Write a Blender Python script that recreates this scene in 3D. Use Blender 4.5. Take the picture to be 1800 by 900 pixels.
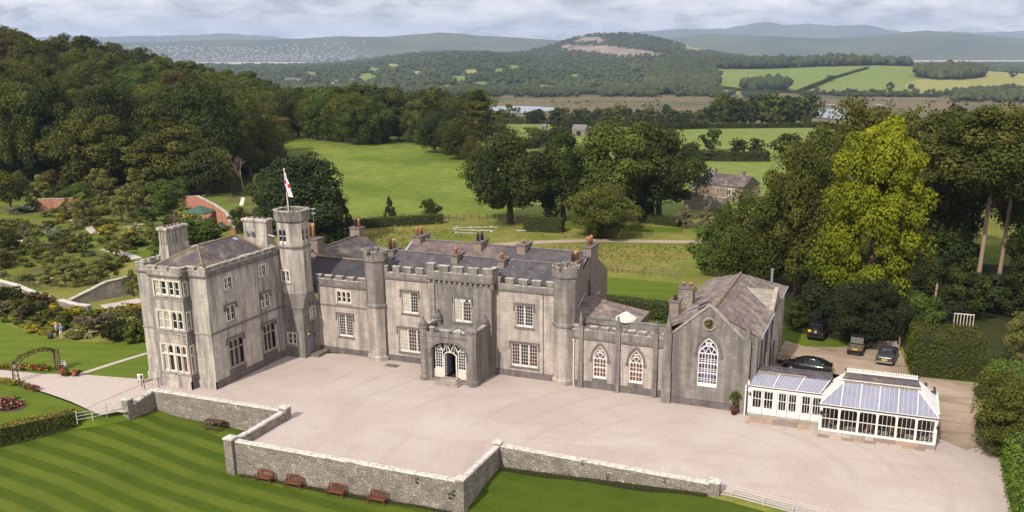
import bpy, math, random
import numpy as np
from mathutils import Vector, Matrix
from mathutils.geometry import tessellate_polygon
random.seed(7)
PI = math.pi
R = math.radians
scene = bpy.context.scene
for o in list(bpy.data.objects): bpy.data.objects.remove(o)
COL = scene.collection

# ------------------------------------------------------------------ camera
CAMZ = 31.0
PITCH, ROLL, YAW = 0.279234, -0.0024467, -0.3722508
FPX, X0, Y0 = 1606.85, 943.7, 551.6           # lens solved from the building's own vanishing points
cam_d = bpy.data.cameras.new('camera'); cam = bpy.data.objects.new('camera', cam_d); COL.objects.link(cam)
cam_d.sensor_width = 36; cam_d.lens = FPX / 1800 * 36
cam_d.shift_x = (900 - X0) / 1800; cam_d.shift_y = (Y0 - 450) / 1800
cam_d.clip_start = 0.5; cam_d.clip_end = 90000
def _cam_rows():
    cy, sy = math.cos(YAW), math.sin(YAW)
    Rz = Matrix(((cy, -sy, 0), (sy, cy, 0), (0, 0, 1)))
    s, c = math.sin(PITCH), math.cos(PITCH)
    P = Matrix(((1, 0, 0), (0, -s, -c), (0, c, -s)))
    cr, sr = math.cos(ROLL), math.sin(ROLL)
    Rr = Matrix(((cr, -sr, 0), (sr, cr, 0), (0, 0, 1)))
    return Rr @ P @ Rz
W2C = _cam_rows()                              # world -> (right, down, forward)
C2W = W2C.transposed()
ax, ay, az = C2W @ Vector((1, 0, 0)), C2W @ Vector((0, -1, 0)), C2W @ Vector((0, 0, -1))
cam.matrix_world = Matrix(((ax.x, ay.x, az.x, 0), (ax.y, ay.y, az.y, 0), (ax.z, ay.z, az.z, CAMZ), (0, 0, 0, 1)))
scene.camera = cam

# ------------------------------------------------------------------ light
SUN_EL, SUN_AZ = R(41), R(9)                   # sun stands in front of the facade, a little to its left
sd = bpy.data.lights.new('sun', 'SUN'); sun = bpy.data.objects.new('sun', sd); COL.objects.link(sun)
sd.energy = 4.3; sd.angle = R(1.2); sd.color = (1.0, 0.93, 0.82)
sdir = Vector((math.sin(SUN_AZ) * math.cos(SUN_EL), math.cos(SUN_AZ) * math.cos(SUN_EL), -math.sin(SUN_EL)))
sun.rotation_euler = sdir.to_track_quat('-Z', 'Y').to_euler()
sun.location = (-20, -40, 120)
w = bpy.data.worlds.new('World'); scene.world = w; w.use_nodes = True
nt = w.node_tree; nt.nodes.clear()
def N(t, typ, **k):
    n = t.nodes.new(typ)
    for a, b in k.items(): setattr(n, a, b)
    return n
out = N(nt, 'ShaderNodeOutputWorld'); bg = N(nt, 'ShaderNodeBackground')
sky = N(nt, 'ShaderNodeTexSky', sky_type='NISHITA', sun_disc=False, sun_elevation=SUN_EL, sun_rotation=PI + SUN_AZ, altitude=60, air_density=1.0, dust_density=1.5)
tc = N(nt, 'ShaderNodeTexCoord'); sep = N(nt, 'ShaderNodeSeparateXYZ'); nt.links.new(tc.outputs['Generated'], sep.inputs[0])
def mth(t, op, a, b=None):
    n = N(t, 'ShaderNodeMath', operation=op)
    for i, v in enumerate((a, b)):
        if v is None: continue
        if hasattr(v, 'links') or hasattr(v, 'is_linked'): t.links.new(v, n.inputs[i])
        else: n.inputs[i].default_value = v
    return n.outputs[0]
zz = mth(nt, 'ADD', mth(nt, 'MAXIMUM', sep.outputs[2], 0.0), 0.25)
cx = mth(nt, 'DIVIDE', sep.outputs[0], zz); cyy = mth(nt, 'DIVIDE', sep.outputs[1], zz)
cmb = N(nt, 'ShaderNodeCombineXYZ'); nt.links.new(cx, cmb.inputs[0]); nt.links.new(cyy, cmb.inputs[1])
n1 = N(nt, 'ShaderNodeTexNoise'); n1.inputs['Scale'].default_value = 4.6; n1.inputs['Detail'].default_value = 9; n1.inputs['Roughness'].default_value = 0.62; n1.inputs['Distortion'].default_value = 0.3
nt.links.new(cmb.outputs[0], n1.inputs['Vector'])
n2 = N(nt, 'ShaderNodeTexNoise'); n2.inputs['Scale'].default_value = 1.6; n2.inputs['Detail'].default_value = 5
nt.links.new(cmb.outputs[0], n2.inputs['Vector'])
cr1 = N(nt, 'ShaderNodeValToRGB'); cr1.color_ramp.elements[0].position = 0.28; cr1.color_ramp.elements[1].position = 0.46   # cover
nt.links.new(n1.outputs[0], cr1.inputs[0])
cr2 = N(nt, 'ShaderNodeValToRGB')                                                # grey undersides to bright tops
e = cr2.color_ramp.elements; e[0].position = 0.36; e[0].color = (0.50, 0.495, 0.545, 1); e[1].position = 0.60; e[1].color = (1.24, 1.19, 1.17, 1)
mixn = mth(nt, 'ADD', mth(nt, 'MULTIPLY', n1.outputs[0], 0.62), mth(nt, 'MULTIPLY', n2.outputs[0], 0.38))
nt.links.new(mixn, cr2.inputs[0])
skym = N(nt, 'ShaderNodeVectorMath', operation='SCALE'); nt.links.new(sky.outputs[0], skym.inputs[0]); skym.inputs[3].default_value = 0.10
mx = N(nt, 'ShaderNodeMix', data_type='RGBA'); nt.links.new(cr1.outputs[0], mx.inputs[0]); nt.links.new(skym.outputs[0], mx.inputs[6]); nt.links.new(cr2.outputs[0], mx.inputs[7])
nt.links.new(mx.outputs[2], bg.inputs[0]); bg.inputs[1].default_value = 0.95
nt.links.new(bg.outputs[0], out.inputs[0])
scene.view_settings.view_transform = 'Standard'; scene.view_settings.look = 'None'
scene.view_settings.exposure = 0.10; scene.view_settings.gamma = 1.0; scene.view_settings.use_curve_mapping = False
scene.cycles.max_bounces = 5; scene.cycles.diffuse_bounces = 2; scene.cycles.glossy_bounces = 2; scene.cycles.transparent_max_bounces = 6
scene.cycles.transmission_bounces = 3; scene.cycles.volume_bounces = 0
scene.cycles.use_denoising = True

# ------------------------------------------------------------------ mesh + object helpers
class MB:
    def __init__(s): s.v = []; s.f = []; s.m = []
    def add(s, vs, fs, mi=0):
        b = len(s.v); s.v += [tuple(p) for p in vs]
        for f in fs: s.f.append(tuple(i + b for i in f)); s.m.append(mi)
        return s
    def box(s, a0, a1, b0, b1, c0, c1, M=None, mi=0):
        p = [(a0, b0, c0), (a1, b0, c0), (a1, b1, c0), (a0, b1, c0), (a0, b0, c1), (a1, b0, c1), (a1, b1, c1), (a0, b1, c1)]
        if M: p = [M(*q) for q in p]
        return s.add(p, [(0, 3, 2, 1), (4, 5, 6, 7), (0, 1, 5, 4), (1, 2, 6, 5), (2, 3, 7, 6), (3, 0, 4, 7)], mi)
    def loft(s, rings, cap=True, mi=0, closed=True):
        n = len(rings[0]); vs = [p for r in rings for p in r]; fs = []
        for k in range(len(rings) - 1):
            for i in range(n if closed else n - 1):
                j = (i + 1) % n; fs.append((k * n + i, k * n + j, (k + 1) * n + j, (k + 1) * n + i))
        if cap: fs.append(tuple(range(n - 1, -1, -1))); fs.append(tuple((len(rings) - 1) * n + i for i in range(n)))
        return s.add(vs, fs, mi)
    def prism(s, poly, z0, z1, mi=0): return s.loft([[(x, y, z0) for x, y in poly], [(x, y, z1) for x, y in poly]], True, mi)
    def lathe(s, c, prof, n=8, rot=0.0, mi=0, apothem=False):
        k = 1 / math.cos(PI / n) if apothem else 1
        return s.loft([[(c[0] + r * k * math.cos(rot + 2 * PI * i / n), c[1] + r * k * math.sin(rot + 2 * PI * i / n), z) for i in range(n)] for r, z in prof], True, mi)
    def tube(s, p0, p1, r0, r1=None, n=6, mi=0):
        r1 = r0 if r1 is None else r1
        p0, p1 = Vector(p0), Vector(p1); d = (p1 - p0)
        if d.length < 1e-6: return s
        q = d.to_track_quat('Z', 'Y'); rings = []
        for p, r in ((p0, r0), (p1, r1)):
            rings.append([p + q @ Vector((r * math.cos(2 * PI * i / n), r * math.sin(2 * PI * i / n), 0)) for i in range(n)])
        return s.loft(rings, True, mi)
    def face(s, *pts, mi=0): return s.add(pts, [tuple(range(len(pts)))], mi)
    def slab(s, a, b, c, d, t, mi=0):
        """sloping slab: quad a b c d with thickness t downwards"""
        q = [Vector(p) for p in (a, b, c, d)]; lo = [p - Vector((0, 0, t)) for p in q]
        return s.add(q + lo, [(0, 1, 2, 3), (7, 6, 5, 4), (0, 4, 5, 1), (1, 5, 6, 2), (2, 6, 7, 3), (3, 7, 4, 0)], mi)
    def mesh(s, name, mats, smooth=False):
        me = bpy.data.meshes.new(name); me.from_pydata(s.v, [], s.f)
        for m in (mats if isinstance(mats, (list, tuple)) else [mats]): me.materials.append(m)
        if any(s.m): me.polygons.foreach_set('material_index', s.m)
        if smooth: me.polygons.foreach_set('use_smooth', [True] * len(s.f))
        me.update(); return me
    def build(s, name, mats, parent=None, smooth=False, world=True):
        return link(name, s.mesh(name, mats, smooth), parent, world)
def link(name, me, parent=None, world=True, loc=None):
    o = bpy.data.objects.new(name, me); COL.objects.link(o)
    if parent is not None:
        o.parent = parent
        if world and parent.parent is None: o.location = [-c for c in parent.location]
    if loc is not None: o.location = loc
    return o
def tag(o, label=None, cat=None, group=None, kind=None):
    if label: o['label'] = label
    if cat: o['category'] = cat
    if group: o['group'] = group
    if kind: o['kind'] = kind
    return o
def thing(name, loc, label, cat, group=None, rz=0):
    o = bpy.data.objects.new(name, None); COL.objects.link(o); o.location = loc; o.rotation_euler = (0, 0, rz); o.empty_display_size = 0.3
    return tag(o, label, cat, group)
def dup(root, loc, rz=0, label=None, scale=None):
    r = root.copy(); COL.objects.link(r); r.location = loc; r.rotation_euler = (0, 0, rz)
    if scale: r.scale = scale
    if label: r['label'] = label
    for ch in list(root.children):
        c = ch.copy(); COL.objects.link(c); c.parent = r
        for g in list(ch.children):
            d = g.copy(); COL.objects.link(d); d.parent = c
    return r
def FY(Y): return lambda s, n, z: (s, Y - n, z)      # wall facing the forecourt; s to the right, n outward
def FX(X): return lambda s, n, z: (X + n, s, z)      # wall facing +X
def wall(M, outline, holes=(), reveal=0.25, mb=None):
    mb = mb or MB()
    polys = [[Vector((a, b, 0)) for a, b in outline]] + [[Vector((a, b, 0)) for a, b in h] for h in holes]
    flat = [p for q in polys for p in q]
    tris = tessellate_polygon(polys)
    mb.add([M(p.x, 0, p.y) for p in flat], [tuple(t) for t in tris])
    for h in holes:
        n = len(h)
        mb.add([M(a, 0, b) for a, b in h] + [M(a, -reveal, b) for a, b in h], [(i, (i + 1) % n, n + (i + 1) % n, n + i) for i in range(n)])
    return mb
def rect(a, b, c, d): return [(a, c), (b, c), (b, d), (a, d)]
def arch(a, b, z0, zs, z1, n=8, tudor=False):
    w = (b - a) / 2; h = z1 - zs; m = (a + b) / 2; pts = [(a, z0), (b, z0)]
    if tudor:
        for i in range(n * 2 + 1):
            t = PI * i / (n * 2); pts.append((m + w * math.cos(t), zs + h * math.sin(t) ** 0.8))
        return pts
    Rr = (w * w + h * h) / (2 * w)
    for i in range(n + 1):
        t = i / n; z = zs + h * t; x = b - Rr + math.sqrt(max(Rr * Rr - (z - zs) ** 2, 0)); pts.append((x, z))
    for i in range(n - 1, -1, -1):
        t = i / n; z = zs + h * t; x = a + Rr - math.sqrt(max(Rr * Rr - (z - zs) ** 2, 0)); pts.append((x, z))
    return pts

# ------------------------------------------------------------------ materials
def srgb(r, g, b): return tuple(((c / 255) / 12.92 if c <= 10 else (((c / 255) + 0.055) / 1.055) ** 2.4) for c in (r, g, b)) + (1,)
def newmat(name):
    m = bpy.data.materials.new(name); m.use_nodes = True
    t = m.node_tree; b = t.nodes['Principled BSDF']
    return m, t, b
def noise(t, scale, detail=4, vec=None, rough=0.55, map_scale=None, dist=0):
    n = N(t, 'ShaderNodeTexNoise'); n.inputs['Scale'].default_value = scale; n.inputs['Detail'].default_value = detail; n.inputs['Roughness'].default_value = rough; n.inputs['Distortion'].default_value = dist
    if vec is None:
        tcn = N(t, 'ShaderNodeTexCoord'); vec = tcn.outputs['Object']
    if map_scale:
        mp = N(t, 'ShaderNodeMapping'); mp.inputs['Scale'].default_value = map_scale; t.links.new(vec, mp.inputs[0]); vec = mp.outputs[0]
    t.links.new(vec, n.inputs['Vector']); return n.outputs[0]
def ramp(t, fac, p0, p1, c0=(0, 0, 0, 1), c1=(1, 1, 1, 1)):
    r = N(t, 'ShaderNodeValToRGB'); e = r.color_ramp.elements; e[0].position = p0; e[0].color = c0; e[1].position = p1; e[1].color = c1
    t.links.new(fac, r.inputs[0]); return r.outputs[0]
def mix(t, fac, a, b, mode='MIX'):
    m = N(t, 'ShaderNodeMix', data_type='RGBA', blend_type=mode)
    for i, v in ((0, fac), (6, a), (7, b)):
        if isinstance(v, (int, float)): m.inputs[i].default_value = v
        elif isinstance(v, tuple): m.inputs[i].default_value = v if len(v) == 4 else v + (1,)
        else: t.links.new(v, m.inputs[i])
    return m.outputs[2]
def bump(t, b, h, strength=0.3, dist=0.05):
    n = N(t, 'ShaderNodeBump'); n.inputs['Strength'].default_value = strength; n.inputs['Distance'].default_value = dist
    t.links.new(h, n.inputs['Height']); t.links.new(n.outputs[0], b.inputs['Normal'])
def plain(name, c, rough=0.7, metal=0, c2=None, scale=3.0, bmp=0, bscale=20, spec=0.3, lo=0.35, hi=0.65, c3=None, s3=0.4, map_scale=None):
    m, t, b = newmat(name); b.inputs['Roughness'].default_value = rough; b.inputs['Metallic'].default_value = metal
    b.inputs['Specular IOR Level'].default_value = spec
    c = c if len(c) == 4 else c + (1,); col = c
    if c2: col = mix(t, ramp(t, noise(t, scale, 6, map_scale=map_scale), lo, hi), c, c2)
    if c3: col = mix(t, ramp(t, noise(t, s3, 4), 0.45, 0.62), col, c3)
    if isinstance(col, tuple): b.inputs['Base Color'].default_value = col
    else: t.links.new(col, b.inputs['Base Color'])
    if bmp: bump(t, b, noise(t, bscale, 4), bmp, 0.05)
    return m
def wallvec(t):
    tcn = N(t, 'ShaderNodeTexCoord'); s = N(t, 'ShaderNodeSeparateXYZ'); t.links.new(tcn.outputs['Object'], s.inputs[0])
    c = N(t, 'ShaderNodeCombineXYZ'); t.links.new(mth(t, 'ADD', s.outputs[0], s.outputs[1]), c.inputs[0]); t.links.new(s.outputs[2], c.inputs[1])
    return c.outputs[0], tcn.outputs['Object']
def masonry(name, c1, c2, stain, mortar, bw=0.75, rh=0.3, stain_amt=0.75, s_lo=0.46, s_hi=0.66, msize=0.012, lichen=None, rough=0.9, bstr=0.35, off=0.5, irregular=0.0):
    m, t, b = newmat(name); b.inputs['Roughness'].default_value = rough; b.inputs['Specular IOR Level'].default_value = 0.2
    v2, ob = wallvec(t)
    if irregular:
        nn = N(t, 'ShaderNodeTexNoise'); nn.inputs['Scale'].default_value = 1.3; t.links.new(ob, nn.inputs['Vector'])
        va = N(t, 'ShaderNodeVectorMath', operation='SCALE'); t.links.new(nn.outputs['Color'], va.inputs[0]); va.inputs[3].default_value = irregular
        vb = N(t, 'ShaderNodeVectorMath', operation='ADD'); t.links.new(v2, vb.inputs[0]); t.links.new(va.outputs[0], vb.inputs[1]); v2 = vb.outputs[0]
    br = N(t, 'ShaderNodeTexBrick'); br.offset = off; br.inputs['Scale'].default_value = 1; br.inputs['Brick Width'].default_value = bw; br.inputs['Row Height'].default_value = rh
    br.inputs['Mortar Size'].default_value = msize; br.inputs['Mortar Smooth'].default_value = 0.2; br.inputs['Bias'].default_value = 0.0
    t.links.new(v2, br.inputs['Vector'])
    br.inputs['Color1'].default_value = c1 + (1,); br.inputs['Color2'].default_value = c2 + (1,); br.inputs['Mortar'].default_value = mortar + (1,)
    col = br.outputs['Color']
    mott = noise(t, 0.9, 8, ob, 0.65); col = mix(t, ramp(t, mott, 0.3, 0.72, (0.72, 0.70, 0.68, 1), (1.15, 1.13, 1.1, 1)), col, (0, 0, 0, 1)) if False else mix(t, 1.0, col, ramp(t, mott, 0.3, 0.72, (0.74, 0.72, 0.71, 1), (1.12, 1.11, 1.08, 1)), 'MULTIPLY')
    st = noise(t, 1.0, 6, ob, 0.6, map_scale=(1.5, 1.5, 0.16)); sf = ramp(t, st, s_lo, s_hi)
    sf2 = mix(t, stain_amt, (0, 0, 0, 1), sf)
    col = mix(t, sf2, col, stain)
    st2 = noise(t, 1.0, 4, ob, 0.6, map_scale=(3.2, 3.2, 0.2)); col = mix(t, 1.0, col, ramp(t, st2, 0.40, 0.72, (1.04, 1.03, 1.02, 1), (0.76, 0.755, 0.755, 1)), 'MULTIPLY')
    if lichen:
        col = mix(t, ramp(t, noise(t, 3.2, 6, ob, 0.7), 0.60, 0.70), col, lichen)
    t.links.new(col, b.inputs['Base Color'])
    h = mth(t, 'ADD', mth(t, 'MULTIPLY', br.outputs['Fac'], -0.6), noise(t, 14, 4, ob))
    bump(t, b, h, bstr, 0.03)
    return m
MT = {}
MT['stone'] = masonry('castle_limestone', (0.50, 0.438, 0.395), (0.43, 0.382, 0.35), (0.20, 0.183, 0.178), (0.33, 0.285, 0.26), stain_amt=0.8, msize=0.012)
MT['stone_wing'] = masonry('wing_limestone', (0.54, 0.49, 0.445), (0.48, 0.44, 0.405), (0.20, 0.185, 0.18), (0.385, 0.35, 0.325), stain_amt=0.9, s_lo=0.46, s_hi=0.62, msize=0.012)
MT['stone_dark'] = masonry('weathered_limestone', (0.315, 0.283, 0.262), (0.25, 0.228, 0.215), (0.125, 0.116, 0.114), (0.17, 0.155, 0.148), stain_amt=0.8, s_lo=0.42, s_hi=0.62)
MT['stone_black'] = masonry('blackened_plinth', (0.19, 0.165, 0.16), (0.16, 0.14, 0.14), (0.085, 0.078, 0.08), (0.13, 0.12, 0.12), stain_amt=0.6)
MT['stone_trim'] = plain('dressed_stone', (0.40, 0.345, 0.30), 0.9, c2=(0.25, 0.215, 0.195), scale=1.8, bmp=0.2)
MT['stone_hood'] = plain('weathered_hood_stone', (0.20, 0.17, 0.155), 0.9, c2=(0.12, 0.105, 0.10), scale=2.5, bmp=0.2)
MT['coping'] = plain('lichened_coping', (0.43, 0.39, 0.34), 0.95, c2=(0.22, 0.20, 0.18), scale=2.2, bmp=0.3, c3=(0.50, 0.47, 0.40), s3=1.7)
MT['rubble'] = masonry('rubble_wall', (0.47, 0.42, 0.36), (0.31, 0.275, 0.25), (0.17, 0.15, 0.14), (0.20, 0.175, 0.155), bw=0.34, rh=0.17, msize=0.03, stain_amt=0.45, s_lo=0.48, s_hi=0.7, bstr=0.8, irregular=0.35, lichen=(0.52, 0.50, 0.45))
def rubble(name, c1, c2, c3, gapc, sc=3.6):
    m, t, b = newmat(name); b.inputs['Roughness'].default_value = 0.95; b.inputs['Specular IOR Level'].default_value = 0.15
    v2, ob = wallvec(t); mp = N(t, 'ShaderNodeMapping'); mp.inputs['Scale'].default_value = (1, 1.7, 1); t.links.new(v2, mp.inputs[0])
    wn = N(t, 'ShaderNodeTexNoise'); wn.inputs['Scale'].default_value = 2.0; t.links.new(ob, wn.inputs['Vector'])
    va = N(t, 'ShaderNodeVectorMath', operation='SCALE'); t.links.new(wn.outputs['Color'], va.inputs[0]); va.inputs[3].default_value = 0.25
    vb = N(t, 'ShaderNodeVectorMath', operation='ADD'); t.links.new(mp.outputs[0], vb.inputs[0]); t.links.new(va.outputs[0], vb.inputs[1])
    vo = N(t, 'ShaderNodeTexVoronoi', voronoi_dimensions='2D', feature='F1'); vo.inputs['Scale'].default_value = sc; t.links.new(vb.outputs[0], vo.inputs['Vector'])
    ve = N(t, 'ShaderNodeTexVoronoi', voronoi_dimensions='2D', feature='DISTANCE_TO_EDGE'); ve.inputs['Scale'].default_value = sc; t.links.new(vb.outputs[0], ve.inputs['Vector'])
    sp = N(t, 'ShaderNodeSeparateColor'); t.links.new(vo.outputs['Color'], sp.inputs[0])
    col = mix(t, sp.outputs[0], c1, c2); col = mix(t, ramp(t, sp.outputs[1], 0.86, 0.95), col, c3)
    col = mix(t, 1.0, col, ramp(t, noise(t, 0.8, 7, ob, 0.65), 0.3, 0.7, (0.66, 0.65, 0.65, 1), (1.18, 1.16, 1.12, 1)), 'MULTIPLY')
    col = mix(t, ramp(t, noise(t, 9, 4, ob, 0.7), 0.66, 0.74), col, c3)
    col = mix(t, ramp(t, ve.outputs['Distance'], 0.015, 0.07, (0.8, 0.8, 0.8, 1), (0, 0, 0, 1)), col, gapc)
    t.links.new(col, b.inputs['Base Color']); bump(t, b, mth(t, 'ADD', ramp(t, ve.outputs['Distance'], 0.0, 0.15), mth(t, 'MULTIPLY', noise(t, 12, 4, ob), 0.7)), 0.9, 0.06); return m
MT['rubble'] = rubble('rubble_wall', (0.38, 0.335, 0.29), (0.255, 0.225, 0.205), (0.46, 0.43, 0.38), (0.20, 0.175, 0.155))
MT['brick_red'] = masonry('old_red_brick', (0.52, 0.23, 0.15), (0.44, 0.18, 0.12), (0.30, 0.14, 0.11), (0.48, 0.30, 0.23), bw=0.30, rh=0.10, msize=0.01, stain_amt=0.6)
MT['chim'] = plain('rendered_chimney', (0.27, 0.215, 0.175), 0.9, c2=(0.19, 0.155, 0.135), scale=1.4, bmp=0.2)
MT['pot'] = plain('terracotta_pot', (0.52, 0.20, 0.09), 0.8, c2=(0.40, 0.17, 0.09), scale=4)
MT['pot_buff'] = plain('buff_clay_pot', (0.50, 0.30, 0.15), 0.8, c2=(0.38, 0.22, 0.12), scale=4)
MT['pot_dark'] = plain('sooty_pot', (0.10, 0.055, 0.045), 0.8)
MT['white'] = plain('white_paint', (0.74, 0.725, 0.70), 0.5, c2=(0.64, 0.62, 0.59), scale=2)
MT['cream'] = plain('cream_paint', (0.66, 0.60, 0.50), 0.6, c2=(0.58, 0.52, 0.44), scale=2)
MT['glass'] = plain('dark_window_glass', (0.018, 0.016, 0.018), 0.08, spec=0.5)
MT['glass_red'] = plain('glass_before_red_curtain', (0.10, 0.025, 0.027), 0.15, c2=(0.03, 0.016, 0.02), scale=2.2, spec=0.5)
MT['glass_warm'] = plain('glass_before_brown_panelling', (0.17, 0.062, 0.035), 0.15, c2=(0.06, 0.03, 0.028), scale=2.5, spec=0.5)
MT['glass_blue'] = plain('glass_before_blue_hangings', (0.045, 0.035, 0.13), 0.12, c2=(0.02, 0.02, 0.03), scale=1.6, spec=0.5)
MT['curtain'] = plain('pale_curtain', (0.46, 0.42, 0.35), 0.7, c2=(0.34, 0.31, 0.26), scale=3)
def slates(name, c1, c2, moss, spots, bw=0.32, rh=0.2, moss_lo=0.52, moss_hi=0.68, spot_lo=0.70):
    m, t, b = newmat(name); b.inputs['Roughness'].default_value = 0.72; b.inputs['Specular IOR Level'].default_value = 0.35
    v2, ob = wallvec(t)
    br = N(t, 'ShaderNodeTexBrick'); br.inputs['Scale'].default_value = 1; br.inputs['Brick Width'].default_value = bw; br.inputs['Row Height'].default_value = rh * 0.6
    br.inputs['Mortar Size'].default_value = 0.012; t.links.new(v2, br.inputs['Vector'])
    br.inputs['Color1'].default_value = c1 + (1,); br.inputs['Color2'].default_value = c2 + (1,); br.inputs['Mortar'].default_value = tuple(c * 0.45 for c in c1) + (1,)
    col = mix(t, 1.0, br.outputs['Color'], ramp(t, noise(t, 0.8, 6, ob), 0.3, 0.7, (0.72, 0.72, 0.74, 1), (1.2, 1.18, 1.16, 1)), 'MULTIPLY')
    col = mix(t, ramp(t, noise(t, 0.75, 8, ob, 0.68), moss_lo, moss_hi), col, moss)
    col = mix(t, ramp(t, noise(t, 3.3, 3, ob), spot_lo, spot_lo + 0.04), col, spots)
    t.links.new(col, b.inputs['Base Color'])
    bump(t, b, mth(t, 'ADD', mth(t, 'MULTIPLY', br.outputs['Fac'], -1.0), mth(t, 'MULTIPLY', noise(t, 9, 3, ob), 0.6)), 0.5, 0.03)
    return m
MT['slate'] = slates('blue_slate', (0.100, 0.090, 0.102), (0.074, 0.067, 0.078), (0.135, 0.115, 0.115), (0.34, 0.32, 0.30), spot_lo=0.68)
MT['slate_moss'] = slates('mossy_slate', (0.115, 0.095, 0.105), (0.09, 0.075, 0.088), (0.24, 0.19, 0.12), (0.30, 0.27, 0.22), moss_lo=0.5, moss_hi=0.66)
MT['slate_new'] = slates('plain_dark_slate', (0.058, 0.053, 0.062), (0.048, 0.045, 0.053), (0.07, 0.062, 0.075), (0.10, 0.09, 0.10), spot_lo=0.8)
MT['tile'] = slates('purple_stone_tiles', (0.165, 0.118, 0.112), (0.125, 0.088, 0.09), (0.21, 0.165, 0.14), (0.33, 0.28, 0.24), bw=0.55, rh=0.6, spot_lo=0.68)
MT['hall_slate'] = slates('hall_roof_stone_slate', (0.215, 0.168, 0.15), (0.155, 0.115, 0.115), (0.29, 0.245, 0.20), (0.36, 0.32, 0.27), bw=0.45, rh=0.4, moss_lo=0.48, moss_hi=0.62)
MT['hall_slate_pale'] = slates('pale_dormer_slate', (0.33, 0.295, 0.25), (0.27, 0.235, 0.20), (0.38, 0.345, 0.29), (0.22, 0.17, 0.15), bw=0.45, rh=0.4)
MT['lead'] = plain('lead_flashing', (0.36, 0.38, 0.43), 0.5, c2=(0.26, 0.28, 0.32), scale=2)
MT['leadroof'] = plain('lead_roof', (0.17, 0.165, 0.165), 0.7, c2=(0.10, 0.098, 0.10), scale=1.6, c3=(0.26, 0.25, 0.24), s3=1.1)
MT['ridge'] = plain('mossy_ridge_tile', (0.27, 0.20, 0.115), 0.9, c2=(0.17, 0.13, 0.095), scale=2)
MT['iron'] = plain('black_iron', (0.015, 0.015, 0.016), 0.5, spec=0.4)
MT['gold'] = plain('gilding', (0.55, 0.36, 0.08), 0.35, metal=0.6)
MT['bluedoor'] = plain('blue_grey_door', (0.20, 0.235, 0.33), 0.6, c2=(0.17, 0.20, 0.29), scale=2)
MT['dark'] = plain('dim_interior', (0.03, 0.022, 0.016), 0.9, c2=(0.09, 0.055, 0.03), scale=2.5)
MT['metal'] = plain('galvanised_steel', (0.45, 0.46, 0.48), 0.4, metal=0.7)
def gravel(name, c1, c2, c3, s=0.25, rough=0.95, wear=0.5):
    m, t, b = newmat(name); b.inputs['Roughness'].default_value = rough; b.inputs['Specular IOR Level'].default_value = 0.15
    tcn = N(t, 'ShaderNodeTexCoord'); ob = tcn.outputs['Object']
    col = mix(t, ramp(t, noise(t, 0.13, 6, ob, 0.6, dist=0.6), 0.38, 0.66), c1, c2)
    tracks = noise(t, 0.5, 6, ob, 0.6, map_scale=(0.22, 1.1, 1), dist=0.8)
    col = mix(t, mix(t, wear, (0, 0, 0, 1), ramp(t, tracks, 0.52, 0.70)), col, c3)
    wr = N(t, 'ShaderNodeTexWave', wave_type='RINGS', rings_direction='Z', wave_profile='SIN'); wr.inputs['Scale'].default_value = 0.10; wr.inputs['Distortion'].default_value = 9; wr.inputs['Detail'].default_value = 3; wr.inputs['Detail Scale'].default_value = 0.28
    mpw = N(t, 'ShaderNodeMapping'); mpw.inputs['Location'].default_value = (12, -64, 0); t.links.new(ob, mpw.inputs[0]); t.links.new(mpw.outputs[0], wr.inputs['Vector'])
    trk = mix(t, 1.0, ramp(t, wr.outputs['Fac'], 0.80, 0.98), ramp(t, noise(t, 0.09, 3, ob), 0.42, 0.62), 'MULTIPLY')
    col = mix(t, mix(t, 0.3, (0, 0, 0, 1), trk), col, tuple(c * 0.80 for c in c1))
    fine = noise(t, 7.0, 3, ob, 0.8); col = mix(t, 1.0, col, ramp(t, fine, 0.3, 0.7, (0.76, 0.755, 0.75, 1), (1.18, 1.18, 1.18, 1)), 'MULTIPLY')
    t.links.new(col, b.inputs['Base Color']); bump(t, b, fine, 0.4, 0.02); return m
MT['gravel'] = gravel('pink_gravel', (0.445, 0.368, 0.335), (0.505, 0.438, 0.405), (0.42, 0.315, 0.275), wear=0.45)
MT['path'] = gravel('pink_path_gravel', (0.48, 0.405, 0.365), (0.50, 0.43, 0.395), (0.44, 0.36, 0.32), wear=0.3)
MT['dirt'] = gravel('worn_earth_yard', (0.30, 0.215, 0.15), (0.40, 0.315, 0.25), (0.16, 0.12, 0.07), wear=0.85)
MT['track'] = gravel('farm_track', (0.40, 0.31, 0.245), (0.36, 0.28, 0.21), (0.28, 0.23, 0.13))
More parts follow.
